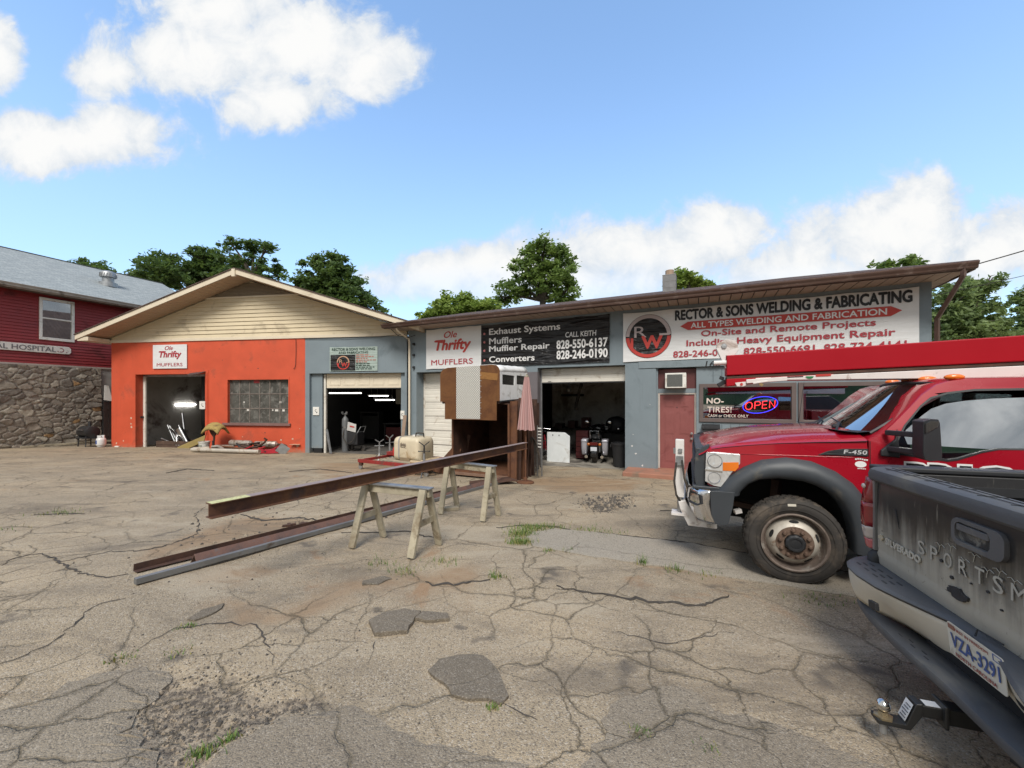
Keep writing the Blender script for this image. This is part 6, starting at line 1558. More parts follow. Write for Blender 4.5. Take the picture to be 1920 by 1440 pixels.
MB().bar((-.1, 1.55, .9), (-.1, 1.85, .31), .05, .05).build('fork', chrome, t); MB().bar((.1, 1.55, .9), (.1, 1.85, .31), .05, .05).build('fork', chrome, t)
t = thing('trash_bin', 'black plastic trash bin at the right jamb of the right bay', 'trash bin'); aim(t, B, 7.52, .95, FB)
MB().lathe([(0, .01), (.20, .01), (.25, .68), (.275, .68), (.275, .74), (.24, .74), (.24, .70), (.2, .05), (0, .05)], (0, 0, 0), 'Z', 24).build('bin_body', black_plastic, t, smooth=40)
for sx in (-1, 1): MB().box(sx * .27 - .02, sx * .27 + .02, -.07, .07, .60, .68).build('handle', black_plastic, t)
# bicycle edge-on at the left, machines in the gloom, hose hanging from the ceiling
t = thing('bicycle', 'bicycle half hidden behind the white panel at the left of the right bay', 'bicycle'); aim(t, B, 4.98, 1.25, FB); t.rotation_euler[2] += R(30)
for y in (0, 1.05):
    w_ = MB(); w_.tube([(.32 * math.cos(R(a)), y + 0, .34 + .32 * math.sin(R(a))) for a in range(0, 360, 12)], .02, 6, closed=True); w_ = w_.build('wheel', rubber, t)
    mb = MB()
    for a in range(0, 180, 20): mb.tube([(.31 * math.cos(R(a)), y, .34 + .31 * math.sin(R(a))), (-.31 * math.cos(R(a)), y, .34 - .31 * math.sin(R(a)))], .003, 4)
    mb.build('spoke', steel, w_)
mb = MB(); mb.tube([(0, 0, .34), (0, .35, .85), (0, .75, .88), (0, 1.05, .34)], .018, 8); mb.tube([(0, .35, .85), (0, .5, .32), (0, .75, .88)], .018, 8); mb.build('frame', redp, t)
MB().tube([(-.28, .72, 1.0), (0, .78, 1.02), (.28, .72, 1.0)], .013, 8).build('handlebar', chrome, t)
MB().ell((0, .33, .95), (.07, .14, .04), 10, 8).build('saddle', black_plastic, t)
t = thing('drill_press', 'dark bulky machine in the gloom behind the motorcycle', 'machine'); aim(t, B, 7.0, 3.1, FB)
MB().box(-.55, .55, -.3, .5, 0, .85).build('base_cabinet', inner_dark, t, bevel=.02)
mb = MB(); mb.ell((0, 0, 1.15), (.4, .3, .32), 14, 8); mb.build('motor_housing', black_plastic, t, smooth=180)
MB().box(-.9, -.5, -.2, .3, .2, 1.1).build('side_unit', inner_dark, t, bevel=.02)
MB().lathe([(.0, 0), (.07, 0), (.07, .02), (0, .02)], (-.3, -.32, 1.05), 'Y', 16).build('gauge', M('gauge_face', (.5, .5, .5), .3), t)
MB().ell((.12, -.31, 1.03), (.06, .03, .04), 12, 8).build('work_lamp', chrome, t)
t = thing('shop_bench', 'long dark workbench along the rear wall of the right bay', 'workbench'); aim(t, B, 5.4, 3.7, FB)
MB().box(-1.2, 1.4, 0, .7, .86, .93).build('top', inner_dark, t)
for x in (-1.1, -.1, 1.2): MB().box(x, x + .1, .05, .6, 0, .86).build('leg', inner_dark, t)
for k in range(4): MB().box(-1.0 + .55 * k, -.7 + .55 * k, .1, .5, .93, 1.1 + .12 * (k % 3)).build('tool_box', M('tool_dark%d' % k, (.05 + .02 * k, .03, .025), .6), t)
t = thing('tool_chest', 'dark red tool chest behind the white panel in the right bay', 'tool chest'); aim(t, B, 6.0, 1.75, FB)
MB().box(-.12, .30, 0, .4, .05, 1.0).build('cabinet', M('chest_red', (.06, .010, .011), .5), t, bevel=.01)
for k in range(5): MB().box(-.11, .29, -.02, -.002, .12 + .17 * k, .26 + .17 * k).build('drawer', bpy.data.materials['chest_red'], t, bevel=.005)
mb = MB(); mb.tube([(5.95, 2.1, 2.75), (5.98, 2.1, 2.6), (5.90, 2.1, 2.35), (5.86, 2.1, 2.15), (5.80, 2.1, 1.95), (5.78, 2.1, 1.7)], .055, 10); o = mb.build('exhaust_hose', rubber, None, smooth=60); aim(o, B, 0, 0, FB); tag(o, 'black flexible hose hanging from the ceiling of the right bay', 'hose')
t = thing('ceiling_fan', 'small dark ceiling fan under the roof of the right bay', 'fan'); aim(t, B, 5.55, 2.0, FB + 2.45)
MB().lathe([(0, -.1), (.08, -.1), (.1, 0), (.08, .1), (.02, .12), (.02, 1.2)], (0, 0, 0), 'Z', 16).build('motor', galv, t, smooth=40)
for k in range(4): a = R(90 * k + 15); MB().bar((.1 * math.cos(a), .1 * math.sin(a), -.02), (.6 * math.cos(a), .6 * math.sin(a), -.02), .12, .012).build('blade', wood_old, t)
# ================================================================ RED CRANE TRUCK (local x forward, y towards the camera)
red_body = clear_paint('truck_red', (.34, .005, .017))
boom_red = M('boom_red', (.35, .003, .012), .5, 0, .04, 1.5, .02, 30, dirt=(.29, .006, .014), da=.15, spec=.25)
boom_white = M('boom_white', (.70, .67, .65), .45, 0, .06, 2, .03, 30, dirt=(.30, .22, .18), da=.2, ds=4)
flare = M('flare_grey', (.042, .048, .056), .48, 0, .08, 2, .04, 200, dirt=(.13, .115, .09), da=.12, ds=2.5)
tg = glass('truck_glass', (.36, .40, .42), .50)
TK = thing('crane_truck', 'red heavy pickup style truck with a folded crane boom over its cab', 'truck', (2.62, 3.66, .0), 156)
NY, FY = -.09, -2.07
def lean(z): return max(0, z - 1.33) * .30
def near(a, b, d): return (a, NY - lean(b) - d, b)
def far(a, b, d): return (a, FY + lean(b) + d, b)
arch_in = [(.44, .80), (.43, .84), (.36, .92), (.27, .97), (.12, .995), (-.07, .985), (-.2, .945), (-.31, .88), (-.38, .81), (-.43, .72), (-.46, .62), (-.475, .5), (-.48, .38)]
arch_out = [(.66, .79), (.63, .85), (.55, .96), (.4, 1.08), (.25, 1.16), (.05, 1.195), (-.15, 1.17), (-.34, 1.09), (-.48, .99), (-.57, .88), (-.62, .78), (-.66, .61), (-.69, .36)]
hood_z = [(.76, 1.19), (.70, 1.235), (.58, 1.262), (.36, 1.295), (.1, 1.325), (-.2, 1.35), (-.44, 1.362), (-.60, 1.375)]
fender = hood_z[1:] + [(-.612, 1.2), (-.63, .40)] + [(a - .0, b) for a, b in reversed(arch_in)] + [(.60, .80), (.72, .88), (.735, 1.20)]
for nm, fn in (('fender', near), ('fender', far)):
    MB().plate(fender, [], fn, 0, .03).build(nm, red_body, TK, smooth=30)
# flared arches: swept band from the inner to the outer edge, bulging out
def arch(sgn, y0):
    mb = MB(); rows = []
    n = len(arch_in)
    for (a, b), (c, d) in zip(arch_in, arch_out):
        row = []
        for t, bul in ((-.06, -.10), (0, .045), (.12, .078), (.35, .092), (.62, .085), (.85, .055), (1.0, .004)):
            row.append((a + (c - a) * t, y0 + sgn * bul, b + (d - b) * t))
        rows.append(row)
    mb.grid(rows); return mb
arch(1, NY).build('wheel_arch', flare, TK, smooth=50); arch(-1, FY).build('wheel_arch', flare, TK, smooth=50)
# inner arch liner
for y0, y1 in ((NY - .02, NY - .55), (FY + .02, FY + .55)): MB().grid([[(a, y0, b), (a, y1, b + .05)] for a, b in arch_in]).build('arch_liner', dark_hole, TK)
MB().box(-2.6, .62, -1.45, -.70, .42, .66).build('chassis', dark_hole, TK)
MB().box(-.5, .66, -1.90, -.62, .66, 1.12).build('engine_bay', dark_hole, TK)
# hood with power dome
def zc(x): return float(np.interp(x, [-.60, -.4, -.06, .24, .50, .66, .76], [1.455, 1.45, 1.43, 1.395, 1.345, 1.295, 1.235]))
rows = []
for x, ze in [(.80, 1.17)] + hood_z:
    c_ = zc(x) if x < .78 else 1.18
    half = [(NY - .001, ze), (NY - .02, ze + .012), (NY - .07, ze + .026), (NY - .15, ze * .45 + c_ * .55 - .004), (NY - .23, c_ - .020), (NY - .34, c_ - .018), (NY - .42, c_ - .004), (NY - .60, c_ + .004), (-1.08, c_ + .008)]
    row = [(x, y, z) for y, z in half] + [(x, -2.16 - y, z) for y, z in reversed(half[:-1])]
    rows.append(row)
mb = MB(); mb.grid(rows); hood = mb.build('hood', red_body, TK, smooth=35)
mb = MB()
for a, b, y, dz_ in ((.50, -.42, NY - .10, .012),):
    mb.tube([(x, y, float(np.interp(x, [p[0] for p in reversed(hood_z)], [p[1] for p in reversed(hood_z)])) + .02) for x in np.linspace(a, b, 9)], .006, 6)
zf = lambda x: float(np.interp(x, [p[0] for p in reversed(hood_z)], [p[1] for p in reversed(hood_z)]))
MB().tube([(x, NY - .0005, zf(x) - .002) for x in np.linspace(.68, -.60, 14)], .0035, 6).build('hood_gap', dark_hole, TK)
MB().tube([(x, NY + .0005, 1.205 + .02 * (.42 - x)) for x in np.linspace(.42, -.61, 8)], .0045, 6).build('body_crease', red_body, TK, smooth=180)
# grille shell: dark grey surround, bars, headlights
gsec = [(.80, 1.20), (.835, 1.10), (.845, .95), (.82, .84)]
for sg_, mb in ((0, MB()), (1, MB())):
  mb.plate([(.70, 1.285), (.77, 1.25), (.83, 1.17), (.845, 1.0), (.825, .83), (.74, .84), (.735, 1.20), (.70, 1.262)], [], lambda a, b, d: (a, d, b), FY + .02 if sg_ else NY - .02, FY + .10 if sg_ else NY - .10)
  mb.build('grille_surround', flare, TK, bevel=.006)
MB().box(.62, .80, FY + .12, NY - .12, .84, 1.22).build('grille_core', dark_hole, TK)
MB().box(.74, .83, FY + .10, NY - .10, 1.17, 1.235).build('grille_bar', flare, TK, bevel=.01)
for z in (.87, .97, 1.07): MB().box(.79, .845, FY + .10, NY - .10, z, z + .045).build('grille_bar', flare, TK, bevel=.008)
hl = [(.735, 1.205), (.66, 1.215), (.43, 1.205), (.43, 1.11), (.50, 1.02), (.595, .865), (.68, .875), (.745, .91)]
lens_clear = bpy.data.materials.new('lens_clear'); lens_clear.use_nodes = True
nt = lens_clear.node_tree; nt.nodes.clear(); tc = nn(nt, 'ShaderNodeTexCoord')
n_ = noise(nt, tc.outputs['Object'], 5, 2, .5, 1.0)
p = nn(nt, 'ShaderNodeBsdfPrincipled', {'Base Color': mixc(nt, n_, (.50, .51, .52), (.86, .86, .86)), 'Metallic': .4, 'Roughness': .12, 'Coat Weight': 1.0})
nt.links.new(nn(nt, 'ShaderNodeBump', {'Strength': .9, 'Distance': .03, 'Height': n_}).outputs[0], p.inputs['Normal'])
nt.links.new(p.outputs[0], nn(nt, 'ShaderNodeOutputMaterial').inputs[0])
lens_orange = M('lens_orange', (.75, .18, .01), .25, bump=0, coat=.6, var=.15)
for sg, y0, fn in ((1, NY, near), (-1, FY, far)):
    mb = MB(); mb.plate(hl, [], fn, .0, -.028); h_ = mb.build('headlight', lens_clear, TK, bevel=.012)
    mb = MB(); mb.plate([(.585, 1.115), (.445, 1.125), (.445, 1.075), (.475, 1.035), (.585, 1.032)], [], fn, -.029, -.034); mb.build('amber_lens', lens_orange, h_, bevel=.004)
    for x_, z_, r_ in ((.655, 1.125, .068), (.66, .955, .058)): MB().lathe([(r_, .006 * sg), (r_ * .8, -.012 * sg), (r_ * .3, -.03 * sg), (0, -.032 * sg)], (x_, y0 + sg * .031, z_), 'Y', 20, None, False).build('reflector_bowl', chrome, h_, smooth=60)
    mb = MB(); mb.bar((.745, y0 + sg * .03, 1.03), (.585, y0 + sg * .03, 1.02), .008, .012); mb.build('lens_divider', chrome, h_)
# cowl, windshield, wipers
mb = MB(); mb.grid([[(x - .06 * ((y + 1.08) / .95) ** 2, y, z) for y in np.linspace(-.22, -1.94, 9)] for x, z in ((-.38, 1.452), (-.52, 1.44), (-.70, 1.46))]); mb.build('cowl', black_plastic, TK, smooth=60)
rows = []
for k in range(9):
    t = k / 8; row = []
    for j in range(17):
        s = -1 + 2 * j / 16
        hw = .86 - .12 * t
        row.append((-.50 - .80 * t - (.17 - .05 * t) * s * s, -1.08 + hw * s, 1.445 + .465 * t - .012 * (1 - t) * s * s - .035 * t * s * s))
    rows.append(row)
mb = MB(); mb.grid(rows); mb.build('windshield', glass('windshield_glass', (.30, .33, .34), .55), TK, smooth=180)
wsrows = rows
ap_ = [(-.618, 1.378), (-.74, 1.445), (-.80, 1.50), (-.86, 1.545), (-.93, 1.608), (-1.0, 1.67), (-1.13, 1.785), (-1.26, 1.872), (-1.36, 1.905)]
for k_, fn_ in ((0, near), (-1, far)):
    mb = MB(); mb.grid([[fn_(a, b, .0), fn_(a + .012, b + .004, .03), tuple(Vector(r[k_]) + Vector((-.004, 0, .004))), tuple(Vector(r[k_]) + Vector((-.05, 0, -.02)))] for (a, b), r in zip(ap_, [rows[i] for i in range(9)])])
    mb.build('windscreen_pillar', red_body, TK, smooth=50)
mb = MB()
edge = [r[-1] for r in rows]; edge2 = [r[0] for r in rows]
for e_ in (edge, edge2): mb.tube([(a, b, c + .004) for a, b, c in e_], .016, 6)
mb.tube([(a, b, c + .006) for a, b, c in rows[-1]], .014, 6)
mb.build('windshield_seal', black_plastic, TK)
mb = MB(); mb.tube([(-.50, -.62, 1.47), (-.60, -.80, 1.50), (-.66, -1.25, 1.53)], .01, 6); mb.tube([(-.50, -1.2, 1.47), (-.60, -1.4, 1.50), (-.68, -1.8, 1.52)], .01, 6); mb.ell((-.50, -.62, 1.47), (.035, .03, .025), 8, 6); mb.bar((-.46, -.45, 1.44), (-.58, -.75, 1.505), .02, .015); mb.build('wiper', black_plastic, TK)
MB().tube([(-.42, -1.75, 1.40), (-.50, -1.80, 1.95)], .004, 5).build('aerial', black_plastic, TK)
# cab side sheet with window opening (door included), tumblehome above the belt
win = [(-.80, 1.27), (-.83, 1.36), (-.93, 1.52), (-1.10, 1.695), (-1.20, 1.765), (-1.33, 1.81), (-1.52, 1.835), (-1.9, 1.84), (-1.9, 1.35), (-1.6, 1.34), (-1.49, 1.31), (-1.33, 1.24), (-1.26, 1.225)]
pillar = [(-.618, .36), (-.618, 1.378), (-.74, 1.445), (-.86, 1.545), (-1.0, 1.67), (-1.13, 1.785), (-1.26, 1.872), (-1.36, 1.905), (-1.50, 1.925), (-2.9, 1.935), (-2.9, .36)]
win2 = [(-2.02, 1.35), (-2.02, 1.83), (-2.75, 1.80), (-2.75, 1.35)]
for nm, fn in (('cab_side', near), ('cab_side', far)):
    cs = MB(); cs.plate(pillar, [win, win2], fn, 0, .035); cs = cs.build(nm, red_body, TK, smooth=25)
    mb = MB(); q = [(a + .012 * (1 if a > -1.3 else -1), b) for a, b in win]
    mb.plate(win, [[(a * .96 - 1.4 * .04, b * .94 + 1.54 * .06) for a, b in win]], fn, -.004, .03); mb.build('window_seal', black_plastic, cs)
    gp = [(-.80, 1.27), (-.84, 1.36), (-.95, 1.48), (-1.10, 1.60), (-1.20, 1.665), (-1.31, 1.71), (-1.45, 1.735), (-1.62, 1.752), (-1.9, 1.765)] + win[8:]
    mb = MB(); mb.plate(gp, [], fn, .012, .016); mb.build('side_window', tg, cs)
    mb = MB(); mb.plate(win2, [], fn, .012, .016); mb.build('side_window', tg, cs)
mb = MB()
mb.plate([(-.624, .42), (-.624, 1.372), (-.630, 1.372), (-.630, .42)], [], near, -.0025, .001); mb.plate([(-1.96, .42), (-1.96, 1.9), (-1.966, 1.9), (-1.966, .42)], [], near, -.0025, .001); mb.build('door_gap', dark_hole, TK)
MB().plate([(-1.66, 1.16), (-1.88, 1.16), (-1.88, 1.10), (-1.66, 1.10)], [], near, -.025, -.004).build('door_handle', black_plastic, TK, bevel=.008)
# roof, rear wall, interior
rows = []
rows.append([(a - .002, b * 1.0, c + .003) for a, b, c in wsrows[-1]])
for x, e in ((-1.345, .004), (-1.40, .014), (-1.5, .022), (-2.2, .028), (-2.9, .022)):
    rows.append([(x - (.11 if x > -1.45 else .06) * s * s, -1.08 + (.775 if x > -1.36 else .80) * s, 1.892 + e + .04 * (1 - s ** 4)) for s in np.linspace(-1, 1, 17)])
mb = MB(); mb.grid(rows); mb.build('roof', red_body, TK, smooth=50)
mb = MB(); mb.box(-2.92, -2.88, FY + .02, NY - .02, .4, 1.36); mb.box(-2.92, -2.88, FY + .2, NY - .2, 1.36, 1.92); mb.build('cab_rear', red_body, TK)
MB().box(-2.86, -1.45, FY + .22, NY - .22, 1.86, 1.88).build('headliner', dark_hole, TK); MB().box(-2.86, -.62, FY + .06, NY - .06, .42, .5).build('cab_floor', dark_hole, TK)
MB().box(-.95, -.62, FY + .1, NY - .1, 1.0, 1.36).build('dashboard', M('dash_grey', (.05, .05, .052), .7), TK, bevel=.04)
for y in (-.55, -1.6):
    s_ = MB().box(-1.95, -1.45, y - .26, y + .26, .55, .98).build('seat', M('seat_grey', (.10, .10, .10), .9) if y == -.55 else bpy.data.materials['seat_grey'], TK, bevel=.06)
    MB().box(-2.1, -1.9, y - .25, y + .25, .9, 1.52).build('backrest', bpy.data.materials['seat_grey'], s_, bevel=.06)
    MB().box(-2.08, -1.96, y - .13, y + .13, 1.56, 1.72).build('headrest', bpy.data.materials['seat_grey'], s_, bevel=.04)
mb = MB(); mb.tube([(-1.12 + .08 * math.sin(R(a)) , -.55 + .19 * math.cos(R(a)), 1.30 + .17 * math.sin(R(a))) for a in range(0, 360, 15)], .014, 6, closed=True); mb.bar((-1.12, -.55, 1.30), (-.9, -.55, 1.2), .04, .04); mb.build('steering_wheel', black_plastic, TK)
# cab marker lamps
for y in (-.42, -.78, -.95, -1.10, -1.52):
    mb = MB(); mb.ell((-1.43 - .06 * ((y + 1.08) / .8) ** 2, y, 1.945), (.080, .034, .028), 14, 8); mb.build('marker_lamp', lens_orange, TK, smooth=180)
# black vent trim, badge, sticker
bd = MB(); bd.plate([(-.20, 1.232), (-.28, 1.272), (-.40, 1.298), (-.606, 1.306), (-.606, 1.238)], [], near, -.010, -.002); bd = bd.build('vent_trim', black_plastic, TK, bevel=.004)
for k in range(3): MB().plate([(-.26 - .03 * k, 1.246 + .017 * k), (-.40, 1.246 + .017 * k), (-.40, 1.250 + .017 * k), (-.27 - .03 * k, 1.250 + .017 * k)], [], near, -.013, -.011).build('vent_slat', flare, bd)
text('badge_lettering', 'F-450', (-.50, NY + .002, 1.272), (-1, 0, 0), W, .19, .038, M('badge_chrome', (.60, .60, .61), .35, .2, bump=0), bd, .02, .1, 1.05, out=.010, th=.006)
mb = MB(); ring(mb, (-.545, NY, 1.165), (-1, 0, 0), W, .001, .028, 0, 360, 24, .003, 1.7); st_ = mb.build('sticker', ink_white, TK)
mb = MB()
for k in range(6): mb.box(-.50 - .018 * k - .013, -.50 - .018 * k, NY + .001, NY + .003, 1.203 + .004 * math.sin(k), 1.216 + .004 * math.sin(k))
for k in range(5): mb.box(-.52 - .014 * k - .010, -.52 - .014 * k, NY + .001, NY + .003, 1.122, 1.130)
mb.build('sticker_print', ink_white, TK)
# door lettering: black with a white border
text('door_lettering', 'PRIO', (-.90, NY, 1.115), (-1, 0, 0), W, .84, .20, ink_white, TK, 0, 0, 1.12, 'L', .004, fat=.105)
text('door_lettering', 'PRIO', (-.918, NY, 1.115), (-1, 0, 0), W, .805, .168, ink_black, TK, 0, 0, 1.2, 'L', .008, fat=.075)
# mirror
MB().plate([(-.70, 1.25), (-.70, 1.30), (-.83, 1.40), (-.86, 1.49), (-.86, 1.24)], [], near, -.03, .0).build('mirror_base', black_plastic, TK, bevel=.01)
mir = MB(); mir.plate([(-.79, 1.575), (-.86, 1.592), (-.945, 1.59), (-.962, 1.56), (-.985, 1.30), (-.975, 1.268), (-.86, 1.262), (-.80, 1.28), (-.785, 1.34), (-.79, 1.46)], [], lambda a, b, d: (a - .065, NY + d + (a + .88) * .5, b), .18, .36)
mir = mir.build('mirror_head', black_plastic, TK, bevel=.018)
MB().plate([(-.80, 1.48), (-.93, 1.53), (-.94, 1.575), (-.85, 1.58), (-.80, 1.56)], [], lambda a, b, d: (a - .065, NY + d + (a + .88) * .5, b), .361, .372).build('mirror_cap', clear_paint('cap_black', (.015, .015, .016)), mir, bevel=.006)
for z in (1.455, 1.315): MB().bar((-.76, NY - .01, z), (-.88, NY + .24, z + .005), .05, .045).build('mirror_arm', black_plastic, TK, bevel=.01)
# wheel
def truck_wheel(x, y, z, r, sg, name='wheel'):
    w = .24
    tm = lambda i, k: (-.010 if (k % 3 == 0 and i in (3, 4, 5, 9, 10, 11)) else 0) * 1.0
    prof = [(.262, -.012), (.30, .008), (.35, .010), (.380, -.004), (.398, -.03), (r, -.055), (r, -.09), (r - .008, -.095), (r - .008, -w + .095), (r, -w + .09), (r, -w + .055), (.398, -w + .03), (.38, -w + .004), (.30, -w), (.262, -w + .02)]
    prof = [(a, b * sg) for a, b in prof]
    tr = MB(); tr.lathe(prof, (x, y, z), 'Y', 96, tm, False); tr = tr.build('wheel', rubber, TK, smooth=40)
    mb = MB()
    for k in range(48):
        a = R(7.5 * k)
        for (y0, y1, o_) in ((-.052, -.088, 0), (-.103, -.138, 3.75), (-.152, -.188, 0)):
            b_ = a + R(o_)
            ca, sa = math.cos(b_), math.sin(b_); q = []
            for rr_ in (r - .012, r + .003):
                for da in (-.042, .042):
                    for yy in (y0, y1):
                        q.append((x + rr_ * math.cos(b_ + da), y + yy * sg, z + rr_ * math.sin(b_ + da)))
            mb.add(q, [(0, 1, 3, 2), (4, 6, 7, 5), (0, 4, 5, 1), (2, 3, 7, 6), (0, 2, 6, 4), (1, 5, 7, 3)])
    mb.build('tread', rubber, tr)
    mb = MB(); mb.lathe([(.300, .0125), (.303, .0145), (.306, .0125)], (x, y, z), 'Y', 64, None, False); mb.lathe([(.362, .0095), (.365, .011), (.368, .0075)], (x, y, z), 'Y', 64, None, False)
    mb.build('sidewall_ring', rubber, tr, smooth=60)
    rim = [(.264, -.03), (.270, .012), (.258, .016), (.246, .006), (.240, -.05), (.228, -.075), (.215, -.072)]
    mb = MB(); mb.lathe([(a, b * sg) for a, b in rim], (x, y, z), 'Y', 64, None, False); rm = mb.build('rim', M('rim_rusty', (.16, .125, .105), .6, .3, .3, 12, .1, 60, dirt=(.30, .27, .24), da=.3, ds=8), tr, smooth=40)
    mb = MB(); mb.lathe([(a, b * sg) for a, b in [(.217, -.073), (.205, -.05), (.185, -.02), (.165, .004), (.148, .012)]], (x, y, z), 'Y', 64, None, False); ds_ = mb.build('wheel_disc', M('disc_cream', (.50, .46, .40), .5, .15, .15, 8, .08, 60, dirt=(.24, .17, .12), da=.25, ds=7), tr, smooth=60)
    for k in range(5):
        a = R(90 + 72 * k); c_ = Vector((math.cos(a), 0, math.sin(a))); tdir = Vector((-math.sin(a), 0, math.cos(a))); slope = Vector((c_.x * .66, sg * -.75, c_.z * .66)).normalized()
        nrm = tdir.cross(slope); nrm = nrm if nrm.y * sg > 0 else -nrm
        o_ = Vector((x, y, z)) + c_ * .187 + Vector((0, sg * -.021, 0)) + nrm * .002
        pts = [o_ + tdir * (.038 * math.cos(R(t))) + slope * (.017 * math.sin(R(t))) for t in range(0, 360, 20)]
        mb = MB(); mb.add(pts + [p - nrm * .02 for p in pts], [tuple(range(18))] + [(i, (i + 1) % 18, 18 + (i + 1) % 18, 18 + i) for i in range(18)]); mb.build('hand_hole', dark_hole, ds_)
    mb = MB(); mb.lathe([(a, b * sg) for a, b in [(.15, .006), (.148, .020), (.085, .022), (.08, .0)]], (x, y, z), 'Y', 48, None, False); hb = mb.build('hub_plate', rustmat('hub_rust', [(.06, .04, .03), (.14, .085, .06), (.22, .15, .11), (.10, .07, .055)], 14, .7), tr, smooth=30)
    for k in range(10):
        a = R(36 * k + 10); px_, pz_ = x + .118 * math.cos(a), z + .118 * math.sin(a)
        mb = MB(); mb.lathe([(.020, .02 * sg), (.019, .034 * sg), (.012, .046 * sg), (0, .048 * sg)], (px_, y, pz_), 'Y', 6); mb.build('lug_nut', bpy.data.materials['hub_rust'], hb, smooth=30)
    mb = MB(); mb.lathe([(a, b * sg) for a, b in [(.078, .01), (.076, .045), (.066, .058), (.05, .058), (.046, .050), (.03, .052), (.0, .054)]], (x, y, z), 'Y', 40, lambda i, k: (.004 if (k // 2) % 2 else 0) if i < 2 else 0); mb.build('hub_cap', black_plastic, hb, smooth=30)
    return tr
wh = truck_wheel(.0, -.0, .405 + .012, .402, 1)
MB().bar((.055, .012, .762), (-.01, .012, .767), .004, .022).build('balance_tag', M('tag_pale', (.6, .56, .48), .6), wh)
truck_wheel(.0, -2.16, .417, .402, -1)
truck_wheel(-3.9, -.0, .417, .402, 1); truck_wheel(-3.9, -2.16, .417, .402, -1)
MB().cyl((0, -.2, .41), (0, -1.96, .41), .07).build('front_axle', dark_rust, TK)
MB().cyl((-3.9, -.2, .41), (-3.9, -1.96, .41), .09).build('rear_axle', dark_rust, TK)
mb = MB(); mb.bar((.50, NY - .45, .62), (-.55, NY - .50, .48), .10, .05); mb.bar((.1, NY - .35, .5), (.05, NY - .42, .9), .07, .07); mb.build('suspension', dark_rust, TK)
MB().bar((.46, NY - .20, .575), (.40, NY - .22, .59), .05, .04).build('tow_bracket', boom_white, TK)
# bumper: chrome face wrapping to a dark end cap
def bump_sec(y, fx): return [(fx - .02, y, .83), (fx, y, .80), (fx + .005, y, .70), (fx - .015, y, .60), (fx - .05, y, .52), (fx - .11, y, .515)]
mb = MB(); mb.grid([bump_sec(y, fx) for y, fx in ((.0, .68), (-.01, .74), (-.05, .81), (-.14, .875), (-.30, .91), (-1.08, .93), (-1.86, .91), (-2.02, .875), (-2.11, .81), (-2.16, .68))]); mb.build('bumper', chrome, TK, smooth=50, solid=.006)
for y0, sg in ((.0, 1), (-2.16, -1)):
    mb = MB(); mb.grid([[(x, y0 + sg * o_ , z) for x, z in ((.69 - k * .0, .832), (.69, .80))] for k, o_ in enumerate((0, .0))])
    mb = MB(); mb.plate([(.70, .83), (.62, .835), (.485, .835), (.50, .70), (.54, .525), (.58, .505), (.66, .515), (.69, .60)], [], lambda a, b, d: (a, y0 + sg * d, b), -.05, .012); mb.build('bumper_end', flare, TK, bevel=.012)
MB().box(.50, .86, -2.1, -.06, .825, .86).build('bumper_top', flare, TK, bevel=.01)
fl = MB(); fl.plate([(-.02, .77), (-.07, .795), (-.13, .79), (-.16, .755), (-.16, .69), (-.14, .665), (-.05, .66), (-.015, .69)], [], lambda a, b, d: (float(np.interp(a, [-.3, -.14, -.05, -.01], [.915, .885, .825, .765])) + d, a, b), -.01, .006)
fl = fl.build('fog_lamp_pocket', black_plastic, TK)
for k in range(4): MB().bar((float(.825 + .06), -.145, .685 + .025 * k), (.775, -.03, .685 + .025 * k), .006, .008).build('pocket_slat', flare, fl)
# white outrigger beam and jack leg at the front
jk = MB(); jk.box(.94, 1.03, -.42, -.33, .66, 1.30); jk = jk.build('jack_leg', boom_white, TK, bevel=.008)
MB().cyl((.985, -.375, .50), (.985, -.375, .66), .028).build('jack_ram', steel, jk)
MB().box(.90, 1.07, -.46, -.29, .47, .495).build('jack_foot', boom_white, jk)
mb = MB(); mb.box(.95, 1.02, -.33, -.30, 1.02, 1.12); mb.box(1.032, 1.05, -.40, -.35, 1.14, 1.2); mb.box(.96, 1.0, -.33, -.31, 1.16, 1.2); mb.build('hydraulic_valve', galv, jk)
mb = MB(); mb.tube([(.96, -.29, 1.08), (.94, -.25, .9), (.90, -.28, .76), (.84, -.32, .66)], .012, 6); mb.tube([(1.02, -.30, 1.05), (1.04, -.26, .85), (1.02, -.28, .7), (.97, -.34, .6)], .012, 6); mb.build('hydraulic_hose', rubber, jk)
mb = MB(); mb.plate([(1.0, .62), (.98, .54), (.90, .37), (.62, .37), (.62, .42), (.80, .44), (.93, .64)], [], lambda a, b, d: (a, d, b), -.30, -.33); mb.build('front_beam', boom_white, TK, bevel=.006)
mb = MB(); mb.plate([(1.0, .62), (.98, .54), (.90, .37), (.86, .40), (.93, .64)], [], lambda a, b, d: (a, d, b), -.331, -1.8); mb.build('front_beam', boom_white, TK, bevel=.006)
MB().box(.6, .93, -.55, -.43, .60, .70).build('beam_bracket', black_plastic, TK)
MB().cyl((.70, -.29, .40), (.70, -.27, .40), .02).build('bolt', steel, TK)
# service body behind the cab (mostly outside the picture)
sb = MB(); sb.box(-5.3, -3.05, -2.1, -.06, .75, 1.35); sb.build('service_body', red_body, TK, bevel=.015)
MB().box(-5.3, -3.0, -2.12, -.04, .68, .75).build('deck_frame', black_plastic, TK)
